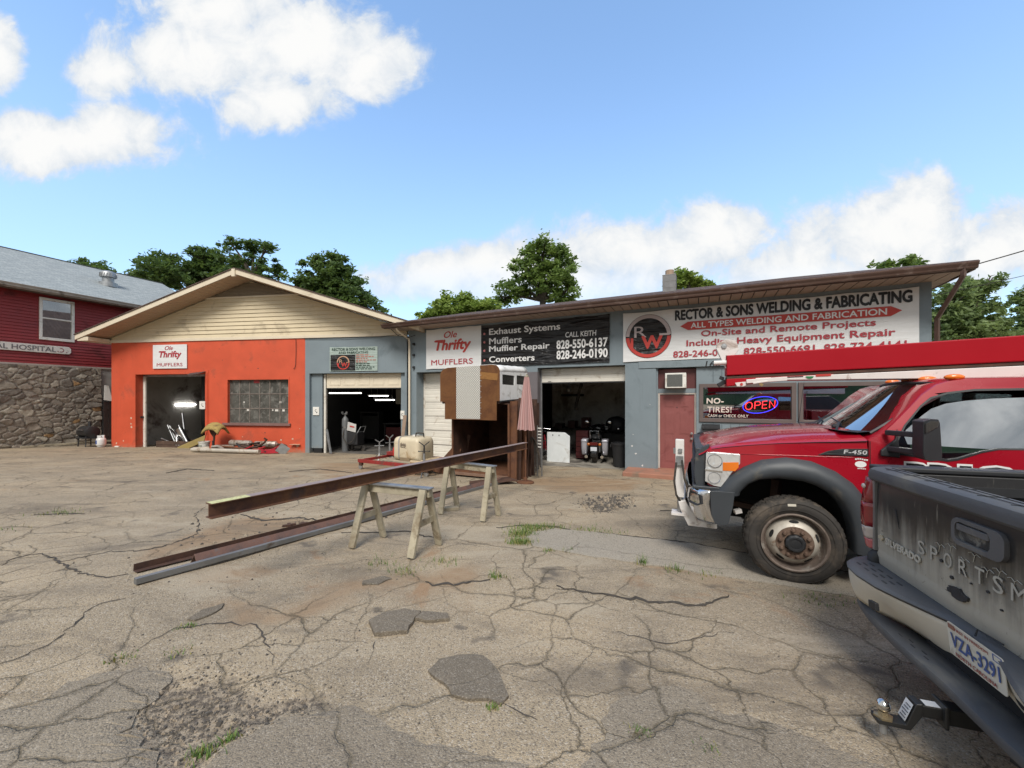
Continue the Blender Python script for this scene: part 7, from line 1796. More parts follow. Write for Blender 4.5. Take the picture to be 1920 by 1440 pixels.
# crane boom: red box beam over a white inner beam, sloping up to the rear
BY0, BY1 = -.82, -1.10
def bm(x, zt, zb): return (x, zt, zb)
def boomseg(mb, x0, x1, zt0, zt1, h0, h1, y0, y1):
    mb.add([(x0, y0, zt0), (x1, y0, zt1), (x1, y1, zt1), (x0, y1, zt0), (x0, y0, zt0 - h0), (x1, y0, zt1 - h1), (x1, y1, zt1 - h1), (x0, y1, zt0 - h0)],
           [(0, 1, 2, 3), (7, 6, 5, 4), (0, 4, 5, 1), (1, 5, 6, 2), (2, 6, 7, 3), (3, 7, 4, 0)]); return mb
sl_ = (2.39 - 2.25) / 2.75
boomseg(MB(), .33, -4.4, 2.25, 2.25 + sl_ * 4.73, .235, .245, BY0, BY1).build('boom', boom_red, TK, bevel=.012)
boomseg(MB(), .325, -4.3, 2.005, 2.005 + sl_ * 4.62, .028, .028, BY0 - .015, BY1 + .015).build('boom_slide', dark_rust, TK)
boomseg(MB(), .33, -.75, 1.975, 1.975 + sl_ * 1.08, .085, .012, BY0 + .005, BY1 - .005).build('boom_lip', boom_red, TK, bevel=.006)
boomseg(MB(), .02, -4.3, 1.985, 1.985 + sl_ * 4.32, .025, .185, BY0 + .012, BY1 - .012).build('inner_boom', boom_white, TK, bevel=.006)
mb = MB(); mb.bar((.12, BY0 + .03, 1.945), (-.30, BY0 + .03, 1.978), .02, .045); mb.bar((.05, BY0 + .035, 1.925), (-.10, BY0 + .035, 1.95), .02, .02); mb.build('extension_ram', boom_white, TK, bevel=.005)
mb = MB(); mb.plate([(.24, 1.93), (.12, 1.945), (.12, 1.90), (.15, 1.888), (.22, 1.89)], [], lambda a, b, d: (a, BY0 + d, b), .008, .02); mb.build('lifting_eye', boom_white, TK, bevel=.004)
mb = MB(); ring(mb, (.17, BY0 + .022, 1.913), (-1, 0, 0), W, .001, .016, 0, 360, 16); mb.build('eye_hole', ink_red, TK)
MB().bar((-.02, BY0 + .03, 1.925), (-.05, BY0 + .03, 1.90), .02, .03).build('ram_lug', M('brass_lug', (.35, .25, .12), .5, .5), TK)
mb = MB(); ring(mb, (-.52, BY0 + .016, 2.006 + .0), (-1, 0, 0), W, .001, .026, 180, 360, 16, .002, 1.5); mb.build('round_sticker', M('sticker_green', (.02, .2, .07), .5), TK)
MB().bar((-.58, BY0 + .016, 2.013), (-.72, BY0 + .016, 2.020), .002, .024).build('red_sticker', ink_red, TK)
MB().bar((-.14, BY0 + .014, 1.987), (-.46, BY0 + .014, 2.003), .002, .010).build('slot', dark_hole, TK)
hd_ = MB(); hd_.plate([(.24, 2.25), (.19, 2.32), (.22, 2.43), (.33, 2.445), (.43, 2.40), (.445, 2.34), (.39, 2.22), (.33, 2.10), (.335, 2.25)], [], lambda a, b, d: (a, -.90 + d, b), -.05, .04)
hd_ = hd_.build('boom_head', boom_white, TK, bevel=.006)
MB().lathe([(.0, .058), (.030, .056), (.034, .046), (.034, .040)], (.355, -.90, 2.365), 'Y', 6).build('pivot_nut', galv, hd_)
MB().cyl((.33, -.86, 2.17), (.47, -.86, 2.165), .028).build('head_pin', boom_white, hd_)
mb = MB(); mb.bar((.33, -.95, 1.955), (.42, -.95, 1.90), .06, .05); mb.bar((.35, -.95, 1.98), (.40, -.95, 2.0), .04, .04); mb.build('hook_block', black_plastic, TK, bevel=.006)

# the cab is a little shorter than first laid out; the boom tip reaches a little further forward
BOOM = {'boom', 'boom_slide', 'boom_lip', 'inner_boom', 'extension_ram', 'lifting_eye', 'eye_hole', 'ram_lug', 'round_sticker', 'red_sticker', 'slot', 'boom_head', 'pivot_nut', 'head_pin', 'hook_block'}
def fx_(x): return x if x > 0 else x * (1 - .12 * -x) if x > -1.2 else -1.027 + (x + 1.2) * .9
def walk(o):
    nm = o.name.split('.')[0]
    if nm == 'wheel' or nm.endswith('axle'): return
    for v in o.data.vertices:
        x = v.co.x
        if nm in BOOM: v.co.x = .49 + (x - .33) * .93; v.co.z -= .0205 * (.33 - x) - .008
        else: v.co.x = fx_(x)
    for c_ in o.children: walk(c_)
for c_ in TK.children: walk(c_)
# ================================================================ DUSTY PICKUP, tail towards the camera (local x forward, y to its left)
def dusty(name, base, dust, z0, z1, streak=True, rough=.45, coat=.3):
    """dark paint under road dust: thick low down, rubbed and rain-streaked higher up"""
    m = bpy.data.materials.new(name); m.use_nodes = True
    nt = m.node_tree; nt.nodes.clear(); tc = nn(nt, 'ShaderNodeTexCoord'); P = tc.outputs['Object']
    sp = nn(nt, 'ShaderNodeSeparateXYZ', {0: P})
    k = mapr(nt, sp.outputs[2], z1, z0, .0, 1.0, smooth=False)
    n1 = noise(nt, P, 4.5, 7, .65, .5)
    st = noise(nt, nn(nt, 'ShaderNodeMapping', {'Vector': P, 'Scale': (22, 22, 1.6)}).outputs[0], 1.0, 5, .6, .3)
    sm = noise(nt, P, 14, 5, .7, 1.2)
    d = math_(nt, 'ADD', math_(nt, 'MULTIPLY', k, 1.12), math_(nt, 'MULTIPLY', math_(nt, 'SUBTRACT', n1, .5), .75))
    if streak:
        d = math_(nt, 'ADD', d, math_(nt, 'MULTIPLY', math_(nt, 'SUBTRACT', st, .5), 1.15))
        wipe = mapr(nt, sm, .63, .69)
        d = math_(nt, 'SUBTRACT', d, math_(nt, 'MULTIPLY', wipe, .55))
    f = mapr(nt, d, .05, 1.05, .04, .93)
    c = mixc(nt, f, base, dust)
    if streak:          # fine scratches and runs through the dust
        s1 = noise(nt, nn(nt, 'ShaderNodeMapping', {'Vector': P, 'Scale': (90, 90, 5), 'Rotation': (R(6), 0, 0)}).outputs[0], 1.0, 3, .5)
        s2 = noise(nt, nn(nt, 'ShaderNodeMapping', {'Vector': P, 'Scale': (7, 7, 150), 'Rotation': (R(34), 0, 0)}).outputs[0], 1.0, 2, .5)
        c = mixc(nt, mapr(nt, s1, .66, .74, 0, .4), c, dust)
        c = mixc(nt, mapr(nt, s2, .72, .78, 0, .35), c, tuple(x * 1.2 for x in dust))
    p = nn(nt, 'ShaderNodeBsdfPrincipled', {'Base Color': c, 'Coat Weight': 0.0})
    nt.links.new(mapr(nt, f, .1, .7, rough, .9), p.inputs['Roughness'])
    nt.links.new(nn(nt, 'ShaderNodeBump', {'Strength': .08, 'Distance': .004, 'Height': n1}).outputs[0], p.inputs['Normal'])
    nt.links.new(p.outputs[0], nn(nt, 'ShaderNodeOutputMaterial').inputs[0])
    return m
gate_paint = dusty('tailgate_paint', (.012, .012, .015), (.42, .39, .325), .74, 1.12, True, .28)
body_paint = dusty('pickup_paint', (.018, .018, .021), (.27, .255, .22), .4, 1.25)
bump_chrome = dusty('dusty_chrome', (.56, .53, .46), (.62, .57, .46), .42, .72, False, .3)
pad = M('bumper_pad', (.075, .078, .085), .6, var=.15, vs=5, bump=.12, bs=90, dirt=(.13, .125, .115), da=.35, ds=4, stretch=(1, .35, 1))
dustpl = M('dusty_plastic', (.10, .10, .105), .65, var=.15, bump=.08, bs=150, dirt=(.17, .16, .145), da=.3, ds=4)
PK = thing('dusty_pickup', 'dirty black pickup truck with its dusty tailgate towards the camera', 'pickup truck', (2.36, 2.57, 0), -17.2)
YC = -.83; YL, YR = -.025, 2 * YC + .025
# tailgate: pressed panel profile (x, z) run across
prof_t = [(.012, .69), (.006, .705), (.004, .735), (-.004, .765), (.002, .785), (.0, .80), (-.004, 1.0), (-.003, 1.16), (.002, 1.225), (.012, 1.245), (.06, 1.245), (.06, .69)]
hy0, hy1, hz0, hz1 = -.975, -.685, 1.055, 1.185
tg_ = MB()
ys_ = [YL, hy1 + .004, hy0 - .004, YR]
tg_.grid([[(x, y, z) for x, z in prof_t] for y in (YL, YL - .012)] , True) if False else None
rows = [[(x + (.012 if k in (0, 13) else 0), y, z) for x, z in prof_t] for k, y in enumerate([YL, YL - .015] + list(np.linspace(YL - .05, YR + .05, 10)) + [YR + .015, YR])]
tg_.grid(rows, True); n_ = len(prof_t); tg_.f += [tuple(range(n_)), tuple(reversed(range(len(tg_.v) - n_, len(tg_.v))))]; tg_.mi += [0, 0]
def tp_(a, b, d): return (d, a, b)
tg_.cur = 1; rr = random.Random(8); pts = [(-.70 + .085 * math.cos(R(a)) * rr.uniform(.6, 1.1), .80 + .030 * math.sin(R(a)) * rr.uniform(.5, 1.2) + .012) for a in range(0, 360, 18)]
tg_.plate(pts, [], tp_, -.0105, .002)
for k in range(8):
    y, z, s = -.60 - .05 * k + rr.uniform(-.03, .03), .83 + rr.uniform(-.01, .14), rr.uniform(.004, .012); tg_.plate([(y + s * math.cos(R(a)), z + s * .8 * math.sin(R(a))) for a in range(0, 360, 45)], [], tp_, -.0075, .002)
tg_.plate([(-.235, 1.085), (-.22, 1.09), (-.262, .985)], [], tp_, -.0065, .002)
tg_ = tg_.build('tailgate', [gate_paint, M('tar_splash', (.028, .028, .03), .75, var=.3, vs=30, bump=.3)], PK, smooth=40)
# handle: raised bezel, dark well, flap
bz = MB(); bz.plate(rrect(hy0, hy1, hz0, hz1, .045, 6), [rrect(hy0 + .07, hy1 - .022, hz0 + .022, hz1 - .02, .03, 6)], tp_, -.022, -.002); bz = bz.build('handle_bezel', dustpl, tg_, bevel=.006)
MB().plate(rrect(hy0 + .07, hy1 - .022, hz0 + .022, hz1 - .02, .03, 6), [], tp_, -.0065, -.0055).build('handle_well', M('well_dark', (.03, .03, .03), .7, dirt=(.2, .19, .165), da=.5, ds=9), bz)
mb = MB(); mb.plate([(hy0 + .078, hz0 + .072), (hy1 - .03, hz0 + .072), (hy1 - .03, hz1 - .028), (hy0 + .078, hz1 - .028)], [], tp_, -.022, -.010); mb.build('handle_flap', dustpl, bz, bevel=.008)
# plastic cap on the top edge
cp = [(-.018, 1.222), (-.034, 1.238), (-.036, 1.27), (-.026, 1.296), (-.004, 1.308), (.075, 1.315), (.085, 1.305), (.085, 1.24), (.06, 1.235), (.0, 1.235)]
rows = [[(x * s + (0 if s == 1 else .02), y, 1.265 + (z - 1.265) * s) for x, z in cp] for y, s in ((YL + .03, .7), (YL + .02, 1), (YC, 1.0), (YR - .02, 1), (YR - .03, .7))]
mb = MB(); mb.grid(rows, True); k_ = len(cp); mb.f += [tuple(range(k_)), tuple(reversed(range(4 * k_, 5 * k_)))]; mb.mi += [0, 0]
tc_ = mb.build('top_cap', pad, tg_, smooth=35)
mb = MB()
for k in range(9): mb.bar((-.0, YL - .10 - .17 * k, 1.3105), (.07, YL - .16 - .17 * k, 1.3165), .003, .002)
for x in (.02, .055): mb.bar((x, YL - .05, 1.3125 + x * .05), (x, YR + .05, 1.3125 + x * .05), .003, .002)
mb.build('cap_groove', dark_hole, tc_)
# badges and lettering (read from behind: right is -y)
RY = (0, -1, 0)
badge = M('badge_silver', (.52, .51, .46), .4, .3, .1, 5, 0)
faded = M('faded_letters', (.40, .385, .335), .6, var=.12, bump=0)
text('lettering', 'SILVERADO', (-.004, -.292, .873), RY, W, .31, .042, badge, tg_, .05, .0, 1.05, out=.006, th=.005)
mb = MB(); mb.plate([(-.062, .885), (-.076, .885), (-.078, .895), (-.098, .895), (-.1, .885), (-.114, .885), (-.110, .868), (-.1, .868), (-.099, .858), (-.079, .858), (-.077, .868), (-.066, .868)], [], tp_, -.012, -.002); mb.build('emblem', M('emblem_gold', (.50, .46, .36), .4, .3), tg_, bevel=.002)
for k, ch in enumerate('SPORTSMAN'):
    text('lettering', ch, (-.006, -.455 - .0945 * k, .945 + .002 * k), RY, W, .052 if ch != 'M' else .068, .072, faded, tg_, .006, 0, out=.003, th=.002)
mb = MB(); rr = random.Random(4)
for (y, z) in ((-.585, 1.0), (-.66, 1.02), (-.74, .985), (-.80, 1.03), (-.87, .99), (-.93, 1.01), (-1.0, 1.0)):
    for s in (-1, 1): mb.tube([(-.006, y, z), (-.007, y + s * .014, z + .012), (-.006, y + s * .034, z + .004)], .0016, 4)
    mb.tube([(-.006, y, z), (-.007, y + .005, z - .03)], .0016, 4)
mb.build('bird_outline', faded, tg_)
# bed: sides, front, floor, corner posts
bs_ = MB(); bs_.box(.065, 2.1, YL + .025, YL + .13, .62, 1.275); bs_.build('bed_side', body_paint, PK, bevel=.01)
MB().box(.02, 2.12, YL + .018, YL + .14, 1.277, 1.312).build('side_rail', black_plastic, PK, bevel=.012)
bs_ = MB(); bs_.box(.065, 2.1, YR - .13, YR - .025, .62, 1.275); bs_.build('bed_side', body_paint, PK, bevel=.01)
MB().box(.02, 2.12, YR - .14, YR - .018, 1.277, 1.312).build('side_rail', black_plastic, PK, bevel=.012)
bl = MB(); bl.box(.07, 2.05, YR - .02, YL + .02, .70, .76); bl.box(2.02, 2.08, YR - .02, YL + .02, .76, 1.28); bl.build('bed_liner', black_plastic, PK)
for z in (.9, 1.03, 1.16):
    for y0 in (YL + .006, YR - .024): MB().box(.1, 2.0, y0, y0 + .018, z, z + .05).build('liner_rib', black_plastic, PK)
MB().box(2.15, 4.6, YR - .12, YL + .12, .55, 1.3).build('cab_lower', body_paint, PK, bevel=.03)
cb = MB(); cb.add([(2.2, YL + .08, 1.3), (2.3, YL - .02, 1.85), (2.3, YR + .02, 1.85), (2.2, YR - .08, 1.3), (4.3, YL + .08, 1.3), (3.6, YL - .02, 1.87), (3.6, YR + .02, 1.87), (4.3, YR - .08, 1.3)], [(0, 1, 2, 3), (4, 7, 6, 5), (0, 4, 5, 1), (3, 2, 6, 7), (1, 5, 6, 2)]); cb.build('cab_upper', body_paint, PK, bevel=.03)
MB().plate([(YL - .06, 1.36), (YL - .09, 1.76), (YR + .09, 1.76), (YR + .06, 1.36)], [], lambda a, b, d: (2.205 + (b - 1.3) * .18 + d, a, b), -.012, .0).build('rear_window', tg, PK)
for y in (YL + .02, YR - .02):
    for x in (1.15, 4.4):
        mb = MB(); sg = 1 if y > YC else -1
        mb.lathe([(.19, .02 * sg), (.30, .03 * sg), (.355, .0), (.365, -.04 * sg), (.365, -.2 * sg), (.33, -.24 * sg)], (x, y, .365 + .1), 'Y', 40); w_ = mb.build('wheel', rubber, PK, smooth=40)
        MB().lathe([(.2, .015 * sg), (.12, -.01 * sg), (.06, .02 * sg), (0, .025 * sg)], (x, y, .465), 'Y', 24).build('rim', steel, w_, smooth=40)
MB().box(.2, 4.4, YR + .3, YL - .3, .42, .60).build('chassis', dark_hole, PK)
# tail lamp: stacked red / clear / red lens wrapping the corner
def lamp(y0, sg):
    lens_r = bpy.data.materials.get('tail_red') or M('tail_red', (.22, .008, .014), .18, bump=0, coat=.8)
    lens_w = bpy.data.materials.get('tail_clear') or M('tail_clear', (.45, .40, .38), .2, bump=0, coat=.8)
    lens_p = bpy.data.materials.get('tail_pink') or M('tail_pink', (.42, .10, .11), .25, bump=0, coat=.6)
    def sec(z): # outline bulges outwards and backwards
        w = .105 + .02 * math.sin(min(1, max(0, (z - .78) / .3)) * math.pi)
        b = -.018 - .028 * math.sin(min(1, max(0, (z - .78) / .45)) * math.pi)
        return [(.05, y0 + sg * .012, z), (-.004, y0 + sg * .012, z), (b, y0 + sg * .035, z), (b * 1.05, y0 + sg * .07, z), (b * .5, y0 + sg * (w - .008), z), (.06, y0 + sg * w, z), (.16, y0 + sg * w, z)]
    root = None
    for a, b, m in ((.775, .835, lens_p), (.838, .915, lens_w), (.918, 1.07, lens_r), (1.073, 1.235, lens_r)):
        mb = MB(); mb.grid([sec(z) for z in np.linspace(a, b, 6)]); o = mb.build('tail_lamp' if root is None else 'lens', m, PK if root is None else root, smooth=50, solid=.008)
        root = root or o
    mb = MB(); mb.ell((-.040, y0 + sg * .06, 1.175), (.010, .02, .016), 10, 8); mb.build('reflector', lens_w, root, smooth=180)
    mb = MB(); mb.box(-.012, .10, y0 + sg * .0 - .006, y0 + sg * .012 + .004, .775, 1.24); mb.build('lamp_bezel', M('bezel_grey', (.25, .25, .25), .4, .4) if not bpy.data.materials.get('bezel_grey') else bpy.data.materials['bezel_grey'], root)
lamp(YL + .005, 1); lamp(YR - .005, -1)
mb = MB(); mb.tube([(.06, YL + .03, .77), (.01, YL + .035, .72), (.0, YL + .03, .66), (.06, YL + .02, .62)], .045, 8); mb.build('corner_filler', black_plastic, PK, smooth=60)
# bumper: top pad, dusty chrome bar, lower step pad
yv = [.118, .10, .06, -.02, -.10, -.22, -.38, -.50, -.60, -.70, YC]
def mir_(f): return [(y, f(y)) for y in yv] + [(2 * YC - y, f(y)) for y in reversed(yv[:-1])]
fc = lambda y: float(np.interp(y, [-.83, -.70, -.6, -.5, -.38, -.22, -.10, -.02, .06, .10, .118], [-.025, -.03, -.075, -.12, -.165, -.185, -.175, -.145, -.07, .0, .12]))
fb = lambda y: float(np.interp(y, [-.83, -.70, -.6, -.5, -.38, -.22, -.10, -.02, .06, .10, .118], [.03, .03, .02, .02, -.01, -.10, -.125, -.11, -.05, .02, .13]))
fs_ = lambda y: float(np.interp(y, [-.83, -.5, -.38, -.22, -.10, -.02, .06, .10, .118], [-.135, -.145, -.14, -.132, -.112, -.095, -.04, .03, .14]))
zb = lambda y: float(np.interp(y, [-.83, -.5, -.22, -.02, .118], [.455, .455, .47, .475, .50]))
rows = []
for y, u in mir_(fc):
    b, z0 = fb(y if y >= YC else 2 * YC - y), zb(y if y >= YC else 2 * YC - y)
    rows.append([(u + (b - u) * t - .012 * math.sin(math.pi * t), y, .668 + (z0 - .668) * t) for t in np.linspace(0, 1, 7)])
mb = MB(); mb.grid(rows); mb.build('bumper_bar', bump_chrome, PK, smooth=60, solid=.006)
rows = [[(max(.06, u + .05), y, .655), (max(.05, u + .03), y, .692), (u + .03, y, .694), (u - .002, y, .688), (u - .012, y, .676), (u - .006, y, .664)] for y, u in mir_(fc)]
mb = MB(); mb.grid(rows); tp2 = mb.build('bumper_pad', pad, PK, smooth=40, solid=.004)
mb = MB()
for i in range(3):
    for k in range(4): mb.bar((-.05 - .035 * i, -.06 - .09 * k, .6965), (-.05 - .035 * i, -.10 - .09 * k, .6965), .010, .003)
mb.build('pad_tread', M('tread_dark', (.035, .036, .04), .8, bump=0), tp2)
rows = []
for y, u in mir_(fs_):
    b, z0 = fb(y if y >= YC else 2 * YC - y), zb(y if y >= YC else 2 * YC - y)
    rows.append([(max(b, u) + .02, y, z0 - .004), (u + .02, y, .452), (u, y, .446), (u - .006, y, .432), (u + .002, y, .405), (u + .10, y, .385)])
mb = MB(); mb.grid(rows); st2 = mb.build('step_pad', pad, PK, smooth=40, solid=.005)
mb = MB()
for k in range(5): mb.bar((-.10 + .02 * (k % 2), -.44 - .05 * k, .4545), (-.10 + .02 * (k % 2), -.47 - .05 * k, .4545), .006, .003)
mb.build('step_groove', bpy.data.materials['tread_dark'], st2)
mb = MB(); mb.plate([(-.345, .585), (-.395, .588), (-.40, .545), (-.35, .54)], [], lambda a, b, d: (fc(a) - .012 + d, a, b), -.014, .006); mb.build('bumper_plug', black_plastic, PK, bevel=.004)
mb = MB(); mb.box(.0, .14, YC - .35, YC + .35, .44, .66); mb.build('bumper_core', dark_hole, PK)
# number plate
pc = -.895
plt = MB(); plt.plate(rrect(pc - .152, pc + .152, .545, .697, .015), [], lambda a, b, d: (-.062 + d - (b - .62) * .10, a, b), -.003, .0)
plt = plt.build('number_plate', M('plate_white', (.60, .585, .52), .45, var=.06, bump=0, dirt=(.42, .39, .32), da=.25, ds=8), PK)
pu = Vector((-.10, 0, 1)).normalized(); po = lambda y, z: (-.066 - (z - .62) * .10, y, z)
pblue, pred = M('plate_blue', (.05, .10, .30), .5, bump=0), M('plate_red', (.36, .07, .06), .5, bump=0)
text('plate_number', 'VZA-3291', po(pc, .622), RY, pu, .262, .066, pblue, plt, .02, out=.002)
text('plate_state', 'NORTH CAROLINA', po(pc, .563), RY, pu, .22, .018, pred, plt, .01, out=.002)
text('plate_motto', 'FIRST IN FREEDOM', po(pc + .01, .680), RY, pu, .18, .013, pred, plt, .01, out=.002)
MB().plate([(pc + .142, .669), (pc + .105, .669), (pc + .105, .69), (pc + .142, .69)], [], lambda a, b, d: (-.0655 + d - (b - .62) * .10, a, b), -.0025, .0).build('plate_sticker', M('sticker_brown', (.25, .12, .09), .5), plt)
wv = MB(); wall(wv, [0, .004, .04, .044], [0, .003, .025, .028], lambda u, z: not rect(.004, .04, .003, .025)(u, z), .001); wv.v = [(-.0665 - (.665 + z - .62) * .10 + v, pc - .10 - u, .665 + z) for u, v, z in wv.v]; wv.build('plate_frame_mark', pblue, plt)
MB().tube([(-.05, pc + .02, .70), (-.03, pc + .04, .72), (-.01, pc - .06, .715)], .004, 5).build('plate_lamp_wire', black_plastic, PK)
for y in (pc - .20,): MB().lathe([(.05, .0), (.05, -.01), (.03, -.012), (0, -.005)], (-.03, y, .58), 'X', 20).build('bumper_hole', dark_hole, PK)
# hitch, ball and chain loops
mb = MB(); mb.box(-.14, .5, YC - .035, YC + .035, .27, .345); rc_ = mb.build('hitch_receiver', M('hitch_black', (.02, .02, .02), .45, var=.2), PK, bevel=.006)
mb = MB(); mb.box(-.155, -.138, YC - .048, YC + .048, .255, .36); mb.build('receiver_collar', bpy.data.materials['hitch_black'], rc_, bevel=.006)
sk = MB(); sk.box(-.235, -.15, YC - .026, YC + .026, .282, .335); sk.build('shank', bpy.data.materials['hitch_black'], rc_, bevel=.005)
sk = MB(); sk.plate([(-.225, .345), (-.25, .34), (-.288, .235), (-.395, .235), (-.395, .215), (-.27, .212), (-.225, .29)], [], lambda a, b, d: (a, YC + d, b), -.032, .032); bmnt = sk.build('ball_mount', bpy.data.materials['hitch_black'], rc_, bevel=.004)
mb = MB(); mb.add([(-.256, YC - .026, .330), (-.256, YC + .026, .330), (-.287, YC + .026, .247), (-.287, YC - .026, .247)], [(0, 1, 2, 3)]); mb.v = [(x - .003, y, z + .002) for x, y, z in mb.v]; lb_ = mb.build('warning_label', M('label_white', (.62, .62, .62), .5, bump=0), bmnt)
mb = MB()
for k in range(5): mb.bar((-.2655 - .005 * k, YC - .02 + .004 * (k % 2), .315 - .0135 * k), (-.2655 - .005 * k, YC + .012 + .004 * (k % 3), .315 - .0135 * k), .002, .0045, (1, 0, .4))
mb.build('label_print', ink_black, lb_)
MB().box(-.21, -.155, YC - .02, YC + .02, .3355, .337).build('shank_label', bpy.data.materials['label_white'], rc_)
mb = MB(); mb.lathe([(.038, .235), (.038, .243), (.022, .248), (.018, .262)], (-.36, YC, 0), 'Z', 6); mb.build('ball_flange', M('flange_brass', (.30, .24, .15), .4, .7), bmnt, smooth=30)
mb = MB(); mb.ell((-.36, YC, .290), (.0295, .0295, .0295), 24, 16); mb.build('hitch_ball', M('ball_chrome', (.6, .58, .55), .12, 1.0, bump=0), bmnt, smooth=180)
MB().cyl((-.36, YC, .16), (-.36, YC, .215), .014).build('ball_stud', galv, bmnt)
MB().box(-.10, .05, YC + .06, YC + .17, .36, .42).build('plug_bracket', bpy.data.materials['hitch_black'], PK, bevel=.006)
mb = MB(); mb.plate([(YC - .3, .28), (YC - .14, .24), (YC - .14, .36), (YC - .3, .36)], [], lambda a, b, d: (.0 + d, a, b), 0, .02); mb.build('hitch_plate', bpy.data.materials['hitch_black'], PK)
# ================================================================ TREES
def leafmat(name, c1, c2, trans=.5):
    m = bpy.data.materials.new(name); m.use_nodes = True
    nt = m.node_tree; nt.nodes.clear()
    at_ = nn(nt, 'ShaderNodeAttribute', attribute_name='rnd')
    c = mixc(nt, at_.outputs['Fac'], tuple(x * 1.25 for x in c1), tuple(min(.5, x * 1.45) for x in c2))
    d = nn(nt, 'ShaderNodeBsdfPrincipled', {'Base Color': c, 'Roughness': .55, 'Specular IOR Level': .35})
    t = nn(nt, 'ShaderNodeBsdfTranslucent', {0: mixc(nt, .5, c, (.16, .22, .03))})
    mx = nn(nt, 'ShaderNodeMixShader', {0: trans, 1: d.outputs[0], 2: t.outputs[0]})
    nt.links.new(mx.outputs[0], nn(nt, 'ShaderNodeOutputMaterial').inputs[0])
    return m
bark = M('bark', (.085, .07, .055), .9, var=.3, vs=8, bump=.6, bs=20, stretch=(1, 1, .25))

def tree(label, x, y, top, lobes, n, leaf, c1, c2, seed, clump=.55, trunk=.28, group='trees behind the buildings', fill=.5, name='broadleaf_tree'):
    """lobes: (dx, dy, z, rx, ry, rz) ellipsoids of foliage; each gets leafy twigs, every twig a spray of small leaves"""
    rng = np.random.default_rng(seed)
    base = g(x, y)
    t = thing(name, label, 'tree', (x, y, base), 0, group)
    V = np.array([l[3] * l[4] * l[5] for l in lobes]) ** .8; V /= V.sum()
    cen, rad = [], []
    nc = max(20, n // 34)
    for l, w in zip(lobes, V):
        k = max(6, int(nc * w * .8))
        d = rng.normal(size=(k, 3)); d /= np.linalg.norm(d, axis=1)[:, None]
        r = rng.uniform(0, 1, k) ** fill
        r *= 1 + .16 * np.sin(5 * d[:, 0] + seed) * np.cos(4 * d[:, 2] + 2 * d[:, 1])
        cen.append(np.array(l[:3]) + d * r[:, None] * np.array(l[3:]))
    cen = np.concatenate(cen); k = len(cen)
    per = n // k
    size = clump * rng.uniform(.35, 1.0, k)
    off = rng.normal(size=(k, per, 3)) * size[:, None, None] * (.55, .55, .34)
    P = (cen[:, None, :] + off).reshape(-1, 3)
    m = len(P)
    a = rng.normal(size=(m, 3)); a[:, 2] *= .55; a /= np.linalg.norm(a, axis=1)[:, None]
    b = rng.normal(size=(m, 3)); b -= a * (a * b).sum(1)[:, None]; b /= np.linalg.norm(b, axis=1)[:, None]
    s = leaf * rng.uniform(.55, 1.2, m)[:, None]
    vs = np.stack([P - a * s, P - b * s * .42, P + a * s, P + b * s * .42], 1).reshape(-1, 3)
    me = bpy.data.meshes.new('crown'); me.vertices.add(4 * m); me.vertices.foreach_set('co', vs.astype(np.float32).ravel())
    me.loops.add(4 * m); me.loops.foreach_set('vertex_index', np.arange(4 * m)); me.polygons.add(m); me.polygons.foreach_set('loop_start', np.arange(0, 4 * m, 4))
    me.update(calc_edges=True)
    tone = np.repeat(rng.uniform(0, 1, k), per) * .6 + rng.uniform(0, .4, m)
    at_ = me.attributes.new('rnd', 'FLOAT', 'FACE'); at_.data.foreach_set('value', tone.astype(np.float32))
    me.materials.append(leafmat('leaf_%d' % seed, c1, c2))
    o = link(bpy.data.objects.new('crown', me)); o.parent = t
    # trunk with limbs reaching into the lobes
    low = min(l[2] - l[5] * .6 for l in lobes)
    mb = MB(); mx, my = np.mean([l[0] for l in lobes]), np.mean([l[1] for l in lobes])
    mb.tube([(0, 0, -.3), (.04, 0, low * .5), (mx * .4, my * .4, low + .6)], [trunk * 1.3, trunk, trunk * .75], 10)
    st = Vector((mx * .4, my * .4, low + .5))
    for l in lobes:
        e = Vector(l[:3]); mid = st.lerp(e, .5) + Vector((0, 0, .3))
        mb.tube([st, mid, e + Vector((0, 0, l[5] * .3))], [trunk * .55, trunk * .35, trunk * .1], 7)
        for _ in range(6):
            d = Vector(rng.normal(size=3)).normalized(); q = e + Vector((d.x * l[3], d.y * l[4], abs(d.z) * l[5])) * .85
            mb.tube([mid.lerp(e, rng.uniform(.2, 1)), e.lerp(q, .5) + Vector((0, 0, .15)), q], [trunk * .2, trunk * .12, trunk * .04], 5)
    mb.build('trunk', bark, t, smooth=60)
    return t
dk1, dk2 = (.03, .06, .022), (.10, .165, .05)
md1, md2 = (.05, .10, .026), (.19, .27, .07)
lt1, lt2 = (.10, .18, .03), (.27, .36, .08)
def wx(px, Y): return (px - 960) / 740 * Y
def wz(py, Y): return 1.75 + (748 - py) / 740 * Y
def lobes_px(cx, Y, base, lst):
    """crown lobes measured as pixels on the photograph at distance Y, turned into metres"""
    k = Y / 740; x0 = wx(cx, Y)
    return [(wx(px, Y) - x0, dy, wz(py, Y) - base, rx * k, max(rx, rz) * k * .9, rz * k) for px, py, rx, rz, dy in lst]
def T(label, cx, Y, lst, *a, **kw):
    x = wx(cx, Y); b = g(x, Y); tree(label, x, Y, 0, lobes_px(cx, Y, b, lst), *a, **kw)
T('dark locust tree, left one of the group rising over the red building roof', 308, 33, [(300, 505, 42, 34, 0), (318, 485, 22, 20, .5), (330, 520, 45, 30, -1), (285, 530, 30, 25, 0)], 6500, .18, dk1, dk2, 1, .5, .25)
